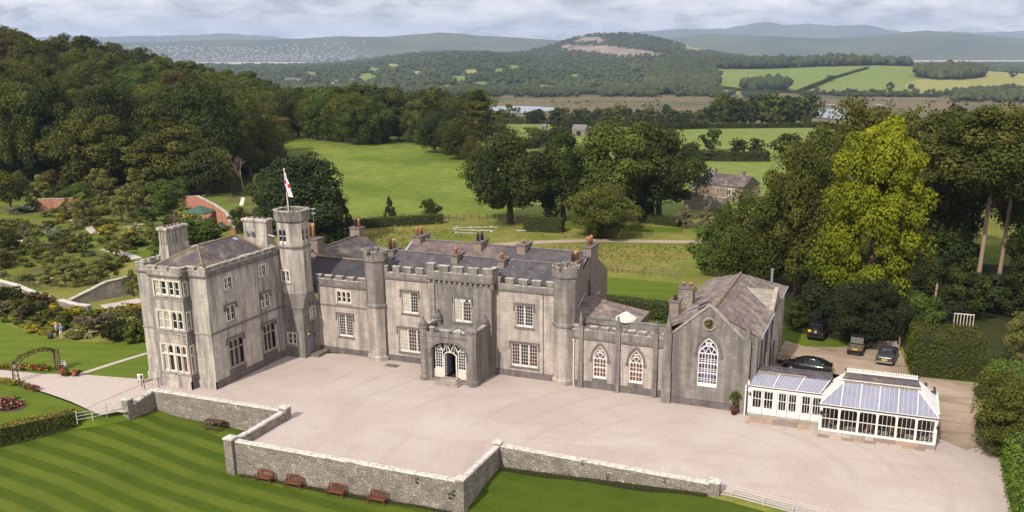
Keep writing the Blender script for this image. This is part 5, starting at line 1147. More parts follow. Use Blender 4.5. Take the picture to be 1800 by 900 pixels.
# roofs behind the battlements
part(MB().box(LX0, LX1, 78.9, 81.2, 5.2, 5.35), 'roof', 'leadroof')
part(MB().box(LX0, LX1, 81.2, 81.55, 0, 6.1), 'inner_parapet', 'stone_dark'); part(MB().box(LX0, LX1, 81.15, 81.6, 6.101, 6.17), 'coping', 'leadroof')
mb = MB(); zA = 7.0; mb.slab((-28, 82.0, 5.6), (-21.9, 82.0, 5.6), (-24.6, 84.2, zA), (-28, 84.2, zA), .1); mb.slab((-21.9, 82.0, 5.6), (-21.9, 86.8, 5.6), (-24.6, 84.21, zA), (-24.6, 84.2, zA), .1); mb.slab((-21.9, 86.8, 5.6), (-28, 86.8, 5.6), (-28, 84.2, zA), (-24.6, 84.2, zA), .1)
A1 = (-28, 84.1, 7.55)
mb = MB(); mb.add([(-28, 80.9, 5.75), (-21.8, 81.2, 5.55), (-21.8, 87.5, 5.55), (-28, 93, 4.4), (-26.5, 84.6, 7.3), (-28, 84.6, 7.45)], [(0, 1, 4, 5), (1, 2, 4), (2, 3, 5, 4)]); part(mb, 'roof', 'hall_slate', 'low slate roof behind the long battlements')
part(MB().tube((-27.9, 81.0, 5.9), (-27.9, 84.6, 7.6), .09), 'flashing', 'lead')
part(MB().box(-28, -21.9, 81.6, 87.4, 0, 5.5), 'rear_wing', 'chim')
dm = part(MB().lathe((-22.75, 81.9), [(1.02, 6.1), (1.0, 6.3)], 16), 'dome_light', 'white', 'white ribbed roof lantern')
MB().lathe((-22.75, 81.9), [(1.0, 6.3), (.12, 6.85), (.1, 6.95)], 16).build('glazing', MT['roofglass_pale'] if 'roofglass_pale' in MT else MT['cream'], dm)
for k in range(16):
    a = 2 * PI * k / 16; MB().tube((-22.75 + 1.02 * math.cos(a), 81.9 + 1.02 * math.sin(a), 6.32), (-22.75 + .1 * math.cos(a), 81.9 + .1 * math.sin(a), 6.9), .035, n=4).build('rib', MT['white'], dm)

# ------------------------------------------------------------------ clock hall
hall = thing('clock_hall', (-13.8, 87, 0), 'gabled stone hall with a gilt clock over a tall white pointed window', 'hall')
def hp(mb, name, mat, label=None, smooth=False): return part(mb, name, mat, label, smooth, hall)
YH = 77.6; MH = FY(YH); HX0, HX1 = -17.6, -10.3
big = arch(-14.82, -13.0, 1.92, 5.0, 6.58, 8)
hp(wall(MH, [(HX0, 0), (HX1, 0), (HX1, 6.2), (-10.85, 6.75), (-13.95, 9.5), (-17.05, 6.75), (HX0, 6.2)], [big], .25), 'wall', 'stone_dark', 'gable front with the clock')
hp(MB().box(HX0, HX1, 0.0, .1, 0, .6, MH), 'plinth', 'stone_black')
mb = MB()
for (a, b), (c, d) in (((-17.2, 6.62), (-13.95, 9.5)), ((-13.95, 9.5), (-10.7, 6.62))):
    mb.add([MH(a, .1, b), MH(c, .1, d), MH(c, .1, d + .2), MH(a, .1, b + .2), MH(a, -.4, b), MH(c, -.4, d), MH(c, -.4, d + .2), MH(a, -.4, b + .2)], [(0, 1, 2, 3), (7, 6, 5, 4), (3, 2, 6, 7), (0, 4, 5, 1)])
hp(mb, 'coping', 'stone_trim')
mb = MB(); mb.box(-14.03, -13.87, -.15, .05, 9.6, 10.35, MH).box(-14.2, -13.7, -.13, .03, 9.98, 10.13, MH); hp(mb, 'cross', 'ridge', 'lichened stone cross at the gable top')
gothic(MH, -14.82, -13.0, 1.92, 5.0, 6.58, 6, 3, hall, 'glass_blue', big=True)
# clock
co = MB(); co.loft([[MH(-13.95 + r_ * math.cos(PI / 8 + PI / 4 * k), n, 7.85 + r_ * math.sin(PI / 8 + PI / 4 * k)) for k in range(8)] for r_, n in ((.62, 0.0), (.62, .14), (.5, .14), (.48, .06))]); ck = hp(co, 'clock', 'stone_trim', 'octagonal clock with black dial and gilt marks')
MB().loft([[MH(-13.95 + .45 * math.cos(2 * PI * k / 24), n, 7.85 + .45 * math.sin(2 * PI * k / 24)) for k in range(24)] for n in (.03, .09)]).build('dial', MT['iron'], ck)
num = ['XII', 'I', 'II', 'III', 'IIII', 'V', 'VI', 'VII', 'VIII', 'IX', 'X', 'XI']
for k, s_ in enumerate(num):
    a = PI / 2 - 2 * PI * k / 12; mk = MB(); c, s = math.cos(a), math.sin(a)
    P = lambda tx, ry: MH(-13.95 + (.36 + ry) * c + tx * s, .095, 7.85 + (.36 + ry) * s - tx * c)
    wch = .036; x = -wch * len(s_) / 2
    for ch_ in s_:
        xc = x + wch / 2
        if ch_ == 'I': mk.tube(P(xc, -.07), P(xc, .07), .011, n=4)
        elif ch_ == 'V': mk.tube(P(xc - .016, .07), P(xc, -.07), .011, n=4); mk.tube(P(xc + .016, .07), P(xc, -.07), .009, n=4)
        else: mk.tube(P(xc - .018, .07), P(xc + .018, -.07), .011, n=4); mk.tube(P(xc + .018, .07), P(xc - .018, -.07), .009, n=4)
        x += wch
    mk.build('numeral', MT['gold'], ck)
hd = MB(); hd.tube(MH(-13.95, .105, 7.85), MH(-13.95 - .05, .105, 7.85 + .25), .03, .014, 4).tube(MH(-13.95, .11, 7.85), MH(-13.95 - .34, .11, 7.85 + .03), .024, .012, 4).lathe((0, 0), [(0.001, 0), (.001, .001)], 4); hd.build('clock_hands', MT['gold'], ck)
# corner piers and pinnacles
for cx, r in ((-17.55, .42), (-10.5, .36)):
    b_ = MB(); b_.box(cx - r, cx + r, 0, .42, 0, 3.2, MH); b_.box(cx - r * .85, cx + r * .85, .0, .32, 3.2, 6.6, MH); hp(b_, 'buttress', 'stone_dark')
    s_ = MB(); s_.loft([[MH(cx - r * .8, -.25, 6.6), MH(cx + r * .8, -.25, 6.6), MH(cx + r * .8, .3, 6.6), MH(cx - r * .8, .3, 6.6)], [MH(cx - r * .55, -.15, 7.15), MH(cx + r * .55, -.15, 7.15), MH(cx + r * .55, .25, 7.15), MH(cx - r * .55, .25, 7.15)], [MH(cx - .04, .0, 8.5), MH(cx + .04, .0, 8.5), MH(cx + .04, .08, 8.5), MH(cx - .04, .08, 8.5)]]); hp(s_, 'pinnacle', 'stone_hood')
# hall body
BX0_, BX1_, BY0_, BY1_ = -17.8, -9.62, 77.7, 97.3; EZ, RZ = 6.95, 9.12
MHR = FX(BX1_)
rh = [arch(79.6, 80.9, 3.6, 5.3, 6.1, 6), arch(83.4, 84.7, 3.6, 5.3, 6.1, 6), arch(87.6, 88.8, 4.6, 6.4, 7.2, 6), arch(94.2, 95.2, 4.8, 5.8, 6.4, 6), rect(87.2, 89.6, 0.1, 3.0), rect(92.6, 93.5, 2.6, 4.2), rect(95.0, 95.8, 0.1, 2.2)]
hp(wall(MHR, [(BY0_, 0), (BY1_, 0), (BY1_, EZ), (92.4, EZ), (92.0, EZ + .2), (89.3, 8.5), (86.5, EZ), (BY0_, EZ)], rh, .35), 'wall', 'stone_wing')
for h in rh:
    a, b = h[0][0], h[1][0]; z0, z1 = h[0][1], max(q[1] for q in h)
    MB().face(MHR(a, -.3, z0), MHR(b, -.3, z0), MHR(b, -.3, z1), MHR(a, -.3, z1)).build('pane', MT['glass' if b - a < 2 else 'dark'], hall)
    if z0 > 2: hp(MB().box(a, b, -.25, -.15, z0, z0 + .5, MHR).box((a + b) / 2 - .05, (a + b) / 2 + .05, -.25, -.15, z0, z1 - .2, MHR), 'window', 'white')
mb = MB(); mb.face((BX0_, BY0_, 0), (BX0_, BY1_, 0), (BX0_, BY1_, EZ), (BX0_, BY0_, EZ)); mb.face((BX0_, BY1_, 0), (BX1_, BY1_, 0), (BX1_, BY1_, EZ), (BX0_, BY1_, EZ)); hp(mb, 'wall', 'stone_wing')
mb = MB(); mb.box(HX1, BX1_, 77.75, 78.2, 0, 6.7); hp(mb, 'wall', 'stone_dark')
xr = -13.7; yR = 92.6; ov = .22
hp(MB().slab((xr, 77.9, RZ), (xr, yR, RZ), (BX0_ - ov, BY1_ + ov, EZ), (BX0_ - ov, 77.9, EZ), .12), 'roof', 'hall_slate')
hp(MB().slab((xr, yR, RZ - .005), (xr, 77.9, RZ - .005), (BX1_ + ov, 77.9, EZ), (BX1_ + ov, BY1_ + ov, EZ), .12), 'roof', 'hall_slate')
mb = MB(); mb.add([(xr, yR, RZ - .01), (BX1_ + ov, BY1_ + ov, EZ - .01), (BX0_ - ov, BY1_ + ov, EZ - .01)], [(0, 1, 2)]); hp(mb, 'roof', 'hall_slate')
mb = MB().tube((xr, 77.9, RZ + .03), (xr, yR, RZ + .03), .16, n=6); hp(mb, 'ridge', 'ridge')
hp(MB().face((HX1 - .3, 77.62, 6.0), (BX1_, 77.72, 6.0), (BX1_, 77.72, EZ), (-13.7, 77.72, RZ - .12), (-13.9, 77.62, 8.0)), 'wall', 'stone_dark')
# cross gable on the right slope
gz = 8.45; xi = xr + (RZ - gz) / (RZ - EZ) * (BX1_ + ov - xr)
hp(MB().slab((xi - .1, 89.3, gz + .06), (BX1_ + .05, 89.3, gz + .06), (BX1_ + .05, 86.5, EZ + .06), (BX1_ - .2, 86.5, EZ + .06), .1), 'roof', 'hall_slate_pale', 'pale slated cross gable')
hp(MB().slab((BX1_ + .05, 89.3, gz + .055), (xi - .1, 89.3, gz + .055), (BX1_ - .2, 92.1, EZ + .06), (BX1_ + .05, 92.1, EZ + .06), .1), 'roof', 'hall_slate_pale')
hp(MB().tube((xi - .1, 89.25, gz + .12), (BX1_ - .15, 86.5, EZ + .12), .07, n=5), 'valley', 'lead')
hp(MB().tube((BX1_ + .25, 77.9, EZ - .02), (BX1_ + .25, 86.4, EZ - .02), .08, n=5), 'gutter', 'lead'); hp(MB().tube((BX1_ + .25, 92.2, EZ - .02), (BX1_ + .25, 97.4, EZ - .02), .08, n=5), 'gutter', 'lead')
hp(MB().slab((BX1_ - .25, 89.3, gz + .35), (BX1_ + .15, 89.3, gz + .35), (BX1_ + .15, 86.6, EZ + .3), (BX1_ - .25, 86.6, EZ + .3), .25), 'coping', 'stone_trim')
for y in (82.2, 86.3): hp(MB().tube((BX1_ + .1, y, 0), (BX1_ + .1, y, EZ - .1), .06, n=5), 'downpipe', 'iron')
for a, b in ((86.95, 87.2), (89.6, 89.85)): hp(MB().box(a, b, 0.02, .14, 0, 3.2, MHR), 'door_post', 'bark_pale')
hp(MB().lathe((-10.9, 95.6), [(.13, 7.2), (.13, 9.0), (.17, 9.0), (.17, 9.15)], 8), 'flue', 'metal')
for y, x in ((80.6, -15.6), (82.6, -15.9)):
    f = lambda xx: EZ + (RZ - EZ) * (xx - BX0_ + ov) / (xr - BX0_ + ov) + .06
    hp(MB().add([(x - 1.1, y - .3, f(x - 1.1)), (x + 1.0, y - .3, f(x + 1.0)), (x + 1.0, y + .1, f(x + 1.0) + .03), (x - 1.1, y + .1, f(x - 1.1) + .03)], [(0, 1, 2, 3)]), 'rooflight', 'lead')
    hp(MB().add([(x + .0, y - .34, f(x) + .02), (x + 1.0, y - .34, f(x + 1.0) + .02), (x + 1.0, y - .1, f(x + 1.0) + .09), (x, y - .1, f(x) + .09)], [(0, 1, 2, 3)]), 'rooflight_glass', 'glass')
chimney(-18.5, -17.6, 81.6, 82.5, 0, 8.55, [(-18.05, 82.0, 'pot_dark')], root=hall, ph=.55)
chimney(-18.35, -16.95, 84.6, 85.8, 0, 9.15, [(-18.0, 85.2, 'pot_buff'), (-17.3, 85.2, 'pot_buff')], mat='rubble', root=hall, ph=.4)

# ------------------------------------------------------------------ conservatory
MT['roofglass'] = plain('blinded_roof_glass', (0.27, 0.275, 0.36), 0.15, c2=(0.23, 0.235, 0.315), scale=0.8, spec=0.6)
MT['roofglass_pale'] = plain('pale_roof_glass', (0.52, 0.52, 0.55), 0.2, c2=(0.44, 0.45, 0.5), scale=1.2)
m, t_, b_ = newmat('clear_glass'); b_.inputs['Base Color'].default_value = (0.06, 0.055, 0.05, 1); b_.inputs['Roughness'].default_value = 0.05
tr_ = N(t_, 'ShaderNodeBsdfTransparent'); tr_.inputs[0].default_value = (0.85, 0.85, 0.84, 1); ms_ = N(t_, 'ShaderNodeMixShader'); ms_.inputs[0].default_value = 0.9
t_.links.new(b_.outputs[0], ms_.inputs[1]); t_.links.new(tr_.outputs[0], ms_.inputs[2]); t_.links.new(ms_.outputs[0], t_.nodes['Material Output'].inputs[0]); MT['clear'] = m
MT['wood'] = plain('brown_wood', (0.22, 0.11, 0.055), 0.6, c2=(0.15, 0.075, 0.04), scale=4, map_scale=(1, 6, 1))
MT['flag_a'] = plain('buff_flagstone', (0.42, 0.30, 0.215), 0.9, c2=(0.34, 0.245, 0.19), scale=1.6, bmp=.2); MT['flag_b'] = plain('brown_flagstone', (0.30, 0.225, 0.19), 0.9, c2=(0.25, 0.19, 0.165), scale=1.6, bmp=.2); MT['flag_c'] = plain('pale_flagstone', (0.46, 0.39, 0.33), 0.9, c2=(0.40, 0.33, 0.28), scale=1.6, bmp=.2)
cons = thing('conservatory', (-2, 77, 0), 'white-framed glass conservatory with a hipped glazed roof on a low stone base', 'conservatory')
def cp(mb, name, mat, label=None, smooth=False, parent=None): return part(mb, name, mat, label, smooth, parent or cons)
CX0_, CX1_, CY_ = -3.78, 5.08, 74.5; MCo = FY(CY_); Zs, Zg = 0.60, 2.62
# stone base: alternating blocks
rnd = random.Random(5); x = CX0_ - .1; row = 0
for row, (z0, z1) in enumerate(((0, .22), (.22, .56))):
    x = CX0_ - .12 - (.3 if row else 0); 
    x = CX0_ - .12
    while x < CX1_ + .05:
        l_ = min(rnd.uniform(.65, 1.1), CX1_ + .12 - x)
        if CX1_ + .12 - x - l_ < .3: l_ = CX1_ + .12 - x
        pr = rnd.uniform(.08, .14) + (.05 if not row else 0); cp(MB().box(x + .01, x + l_ - .01, -.3, pr, z0 + .005, z1 - .01, MCo), 'stone', rnd.choice(['flag_b', 'flag_c', 'stone_trim', 'flag_a'])); x += l_
cp(MB().box(CX0_ - .1, CX1_ + .1, -.3, .06, 0, .55, MCo), 'base_wall', 'stone_trim'); cp(MB().box(75.0, 81.8, -.4, .1, 0, .56, FX(CX1_)), 'base_wall', 'stone_trim')
def glazed_bay(M, a, b, z0, z1, cols=4, split=None, root=cons):
    fr = MB(); t = .026; zs_ = split or (z0 + z1) / 2
    for k in range(1, cols): x = a + (b - a) * k / cols; fr.box(x - t / 2, x + t / 2, -.08, -.02, z0, z1, M)
    fr.box(a, b, -.085, -.015, zs_ - .03, zs_ + .03, M)
    fr.add([M(a, -.03, z1), M(a, -.03, z1 - .16), M(a + .16, -.03, z1)], [(0, 1, 2)]); fr.add([M(b, -.03, z1), M(b - .16, -.03, z1), M(b, -.03, z1 - .16)], [(0, 1, 2)])
    w_ = cp(fr, 'window', 'white', parent=root)
    for k in range(cols):
        x0, x1 = a + (b - a) * k / cols + t / 2, a + (b - a) * (k + 1) / cols - t / 2
        for q0, q1 in ((z0, zs_ - .03), (zs_ + .03, z1)): MB().face(M(x0, -.05, q0), M(x1, -.05, q0), M(x1, -.05, q1), M(x0, -.05, q1)).build('pane', MT['clear'], w_)
nb = 6
for k in range(nb + 1):
    x = CX0_ + (CX1_ - CX0_) * k / nb; cp(MB().box(x - .09, x + .09, -.14, .04, Zs, Zg + .1, MCo), 'post', 'white')
    if k < nb: glazed_bay(MCo, x + .09, x + (CX1_ - CX0_) / nb - .09, Zs + .16, Zg - .02)
cp(MB().box(CX0_ - .05, CX1_ + .05, -.12, .05, Zs - .04, Zs + .16, MCo), 'bottom_rail', 'white')
cp(MB().box(CX0_ - .12, CX1_ + .12, -.14, .08, Zg, Zg + .2, MCo), 'eaves_beam', 'white'); cp(MB().box(CX0_ - .15, CX1_ + .15, -.05, .16, Zg + .2, Zg + .27, MCo), 'gutter', 'iron')
cp(MB().box(CX0_ - .15, CX1_ + .15, -.1, .12, Zg + .271, Zg + .33, MCo), 'eaves_rail', 'white')
MCR = FX(CX1_)
for k in range(6):
    y = CY_ + .1 + 1.2 * k; cp(MB().box(y - .08, y + .08, -.14, .03, Zs, Zg + .1, MCR), 'post', 'white')
    if k < 5: glazed_bay(MCR, y + .08, y + 1.12, Zs + .16, Zg - .02)
cp(MB().box(CY_, 80.6, -.12, .04, Zs - .04, Zs + .16, MCR), 'bottom_rail', 'white'); cp(MB().box(CY_, 80.6, -.14, .07, Zg, Zg + .33, MCR), 'eaves_beam', 'white')
for k in range(9): cp(MB().lathe((CX1_ + .1, 75.2 + k * .62), [(.10, Zg + .33), (.13, Zg + .43), (.03, Zg + .6)], 6), 'crest', 'white')
MCL = lambda s, n, z: (CX0_ - n, s, z)
cp(MB().box(74.5, 77, -.14, .05, Zs, Zg + .3, MCL), 'side_frame', 'white')
# hipped glass roof
ez, tz = Zg + .33, 4.22; tx0, tx1, ty = -2.25, 3.58, 76.8
E0, E1, E2, E3 = (CX0_ - .1, CY_ - .08, ez), (CX1_ + .1, CY_ - .08, ez), (CX1_ + .1, 80.4, ez), (CX0_ - .1, 79.6, ez)
T0, T1, T2, T3 = (tx0, ty, tz), (tx1, ty, tz), (tx1, 79.2, tz), (tx0, 79.2, tz)
def lerp(p, q, t): return tuple(a + (b - a) * t for a, b in zip(p, q))
def up(p, k=.04): return (p[0], p[1] - k * .5, p[2] + k)
cuts = [-2.25, -0.79, 0.67, 2.12, 3.58]
def fp(x, t):   # point on the front slope
    if x < tx0: tm = (x - E0[0]) / (tx0 - E0[0]); 
    elif x > tx1: tm = (E1[0] - x) / (E1[0] - tx1)
    else: tm = 1
    return (x, E0[1] + (ty - E0[1]) * t * tm, ez + (tz - ez) * t * tm)
xs = [E0[0], -2.25, -.79, .67, 2.12, 3.58, E1[0]]
for k in range(6):
    a, b = xs[k], xs[k + 1]; n_ = 4
    gl = MB(); gl.face(*( [fp(a, 0), fp(b, 0), fp(b, 1), fp(a, 1)] if 0 < k < 5 else ([fp(a, 0), fp(b, 0), fp(b, 1)] if k == 0 else [fp(a, 0), fp(b, 0), fp(a, 1)])))
    pn = cp(gl, 'roof_pane', 'roofglass')
    for i in range(1, n_):
        x = a + (b - a) * i / n_; MB().tube(up(fp(x, 0)), up(fp(x, 1)), .014, n=4).build('glazing_bar', MT['white'], pn)
    if k: cp(MB().tube(up(fp(a, 0), .05), up(fp(a, 1), .05), .055, n=4), 'rafter', 'white')
cp(MB().tube(up(E0), up(T0), .08, n=4), 'hip_rafter', 'white'); cp(MB().tube(up(E1), up(T1), .08, n=4), 'hip_rafter', 'white')
for nm, q in (('l', (E3, E0, T0, T3)), ('r', (E1, E2, T2, T1))):
    cp(MB().face(*q), 'roof_pane', 'roofglass_pale')
    for i in range(1, 9):
        p0 = lerp(q[0], q[1], i / 9); p1 = lerp(q[3], q[2], min(max((i / 9 - .3) / .7 if nm == 'l' else (i / 9) / .7, 0), 1)); cp(MB().tube((p0[0], p0[1], p0[2] + .03), (p1[0], p1[1], p1[2] + .03), .03, n=4), 'glazing_bar', 'white')
# clerestory with decorative crest
cp(MB().box(tx0 - .05, tx1 + .05, ty, 79.2, tz - .05, tz + .02), 'roof_deck', 'stone_hood')
for i in range(4):
    a = tx0 + (tx1 - tx0) * i / 4
    for j in range(6): cp(MB().box(a + .12 + j * .22, a + .27 + j * .22, ty - .06, ty + .1, tz + .02, tz + .10), 'vent', 'flag_a')
cp(MB().box(tx0 - .1, tx1 + .1, ty + .12, ty + .2, tz + .12, tz + .34), 'fascia', 'white')
cp(MB().slab((tx0 - .15, ty + .05, tz + .34), (tx1 + .15, ty + .05, tz + .34), (tx1 - .12, 78.1, 4.72), (tx0 + .12, 78.1, 4.72), .06), 'roof', 'slate_moss'); cp(MB().slab((tx1 + .15, 79.5, tz + .3), (tx0 - .15, 79.5, tz + .3), (tx0 + .12, 78.1, 4.715), (tx1 - .12, 78.1, 4.715), .06), 'roof', 'slate')
cp(MB().box(tx0 + .1, tx1 - .1, 78.04, 78.14, 4.70, 4.90), 'ridge', 'white')
for i in range(30): x = tx0 + .2 + (tx1 - tx0 - .4) * i / 29; cp(MB().lathe((x, 78.09), [(.07, 4.90), (.10, 4.98), (.02, 5.1)], 5), 'crest', 'white')
cp(MB().box(-3.6, 4.9, 79.4, 81.8, 2.4, 3.2), 'rear_block', 'flag_a'); cp(MB().slab((-3.8, 81.9, 2.75), (5.1, 81.9, 2.75), (5.1, 79.3, 3.45), (-3.8, 79.3, 3.45), .08), 'roof', 'slate'); cp(MB().face((-3.6, 81.8, 0), (4.9, 81.8, 0), (4.9, 81.8, 2.5), (-3.6, 81.8, 2.5)), 'rear_wall', 'flag_a')
cp(MB().slab((4.2, 79.3, 3.3), (5.15, 79.3, 2.95), (5.15, 82, 2.9), (4.2, 82, 3.3), .08), 'roof', 'slate_new')
# link range with three pairs of doors
MK = FY(76.95); K0, K1 = -9.95, -3.85
for x in (K0, -7.73, -5.75): cp(MB().box(x - .13, x + .13, -.14, .06, .3, 2.75, MK), 'post', 'white'); cp(MB().box(x - .14, x + .14, -.1, .09, .05, .3, MK), 'stone', 'flag_b'); cp(MB().box(x - .18, x + .18, -.1, .1, 2.3, 2.5, MK), 'capital', 'white')
cp(MB().tube(MK(K0 - .35, .2, 0), MK(K0 - .35, .2, 2.9), .07, n=6).lathe((K0 - .12, 76.8), [(.08, 2.9), (.1, 3.1), (.03, 3.4)], 6), 'downpipe', 'white')
for a, b in ((K0 + .13, -7.86), (-7.60, -5.88), (-5.62, K1)):
    for i in range(2):
        l0 = a + (b - a) * i / 2 + .02; l1 = a + (b - a) * (i + 1) / 2 - .02
        d_ = MB(); d_.box(l0, l1, -.1, 0, .12, .88, MK); d_.box(l0, l0 + .12, -.1, 0, .88, 2.5, MK); d_.box(l1 - .12, l1, -.1, 0, .88, 2.5, MK); d_.box(l0 + .12, l1 - .12, -.1, 0, 2.4, 2.5, MK)
        d_.box(l0 + .15, l1 - .15, 0, .02, .28, .72, MK)
        n_ = 3
        for k in range(1, n_): x = l0 + .12 + (l1 - l0 - .24) * k / n_; d_.box(x - .018, x + .018, -.08, -.02, .88, 2.4, MK)
        d_.box(l0 + .12, l1 - .12, -.08, -.02, 1.66, 1.72, MK)
        dr = cp(d_, 'door', 'white')
        for k in range(n_):
            x0, x1 = l0 + .12 + (l1 - l0 - .24) * k / n_ + .018, l0 + .12 + (l1 - l0 - .24) * (k + 1) / n_ - .018
            for q0, q1 in ((.88, 1.66), (1.72, 2.4)): MB().face(MK(x0, -.05, q0), MK(x1, -.05, q0), MK(x1, -.05, q1), MK(x0, -.05, q1)).build('pane', MT['clear'], dr)
cp(MB().box(K0 - .15, K1, -.14, .08, 2.5, 2.78, MK), 'eaves_beam', 'white'); cp(MB().box(K0 - .15, K1, -.05, .14, 2.78, 2.84, MK), 'gutter', 'iron'); cp(MB().box(K0 - .1, K1, -.1, .1, 2.841, 2.92, MK), 'eaves_rail', 'white')
la, lb = (K0 - .05, 76.86, 2.92), (K1 - .05, 76.86, 2.92); lc, ld = (-3.25, 78.1, 3.72), (-9.75, 78.1, 3.72)
seg = [0, .325, .65, .97]
for k in range(3):
    q0, q1 = seg[k], seg[k + 1]; pn = cp(MB().face(lerp(la, lb, q0), lerp(la, lb, q1), lerp(ld, lc, q1), lerp(ld, lc, q0)), 'roof_pane', 'roofglass')
    for i in range(1, 8): s_ = q0 + (q1 - q0) * i / 8; MB().tube(up(lerp(la, lb, s_)), up(lerp(ld, lc, s_)), .014, n=4).build('glazing_bar', MT['white'], pn)
    cp(MB().tube(up(lerp(la, lb, q1)), up(lerp(ld, lc, q1)), .06, n=4), 'rafter', 'white')
cp(MB().slab((-9.75, 78.1, 3.76), (-3.25, 78.1, 3.76), (-3.3, 79.4, 4.02), (-9.5, 79.4, 4.02), .08), 'roof', 'slate'); cp(MB().slab((-9.5, 79.4, 4.015), (-3.3, 79.4, 4.015), (-2.0, 82.2, 2.8), (-9.5, 82.2, 2.8), .08), 'roof', 'slate')
for i in range(11): cp(MB().box(-9.5 + i * .38, -9.16 + i * .38, 78.02, 78.22, 3.78, 3.86), 'ridge_tile', 'flag_a')
cp(MB().face((-9.5, 82.0, 0), (-3.6, 82.0, 0), (-3.6, 82.0, 2.8), (-9.5, 82.0, 2.8)), 'rear_wall', 'flag_a')
cp(MB().box(-9.6, 5.0, 74.9, 81.7, .02, .12), 'floor', 'flag_c')
for x in (CX0_ + .05, CX1_ + .1): cp(MB().tube((x, CY_ - .25, 2.2), (x, CY_ - .1, 2.3), .03).lathe((x, CY_ - .25), [(.06, 2.05), (.12, 2.15), (.1, 2.3), (.03, 2.42)], 8), 'lantern', 'iron')
cp(MB().lathe((K0 + .02, 76.75), [(.05, 2.0), (.1, 2.1), (.03, 2.3)], 8), 'lantern', 'iron')
# step of big flagstones before the doors
x = -9.95
for l_, mt in ((1.55, 'flag_a'), (.7, 'flag_a'), (2.05, 'flag_b'), (.95, 'flag_a'), (.95, 'flag_c')):
    cp(MB().box(x + .015, x + l_ - .015, 75.25, 76.35, .05, .17 + rnd.uniform(0, .012)), 'paving_slab', mt); x += l_
cp(MB().box(-9.95, -3.9, 76.36, 76.88, .05, .28), 'threshold_step', 'stone_trim'); cp(MB().box(-8.3, -3.9, 74.75, 75.2, .0, .10), 'edging', 'flag_c'); cp(MB().box(-9.95, -9.7, 75.25, 76.3, .171, .20), 'edging', 'flag_c')
# furniture glimpsed through the glass
def dining_table(x, y, lab):
    t = thing('dining_table', (x, y, .12), lab, 'table', 'tables in the conservatory'); MB().box(-.7, .7, -.4, .4, .68, .74).build('tabletop', MT['wood'], t, world=False)
    for a in (-.6, .54):
        for b in (-.34, .28): MB().box(a, a + .06, b, b + .06, 0, .68).build('leg', MT['wood'], t, world=False)
def dining_chair(x, y, rz, lab):
    t = thing('dining_chair', (x, y, .12), lab, 'chair', 'chairs in the conservatory', rz); MB().box(-.22, .22, -.22, .22, .42, .47).build('seat', MT['wood'], t, world=False); MB().box(-.22, .22, .2, .24, .47, 1.0).build('backrest', MT['wood'], t, world=False)
    for a in (-.21, .17):
        for b in (-.21, .17): MB().box(a, a + .04, b, b + .04, 0, .42).build('leg', MT['wood'], t, world=False)
for i, x in enumerate((-2.6, -.2, 2.2)):
    wh = ('left', 'middle', 'right')[i]
    dining_table(x, 76.9, 'brown wooden dining table inside the conservatory, ' + wh + ' one')
    for sx in (-.4, .4):
        sd_ = 'left' if sx < 0 else 'right'
        dining_chair(x + sx, 76.3, PI, 'brown chair at the ' + wh + ' conservatory table, ' + sd_ + ' seat near the glass'); dining_chair(x + sx, 77.5, 0, 'brown chair at the ' + wh + ' conservatory table, ' + sd_ + ' seat on the far side')
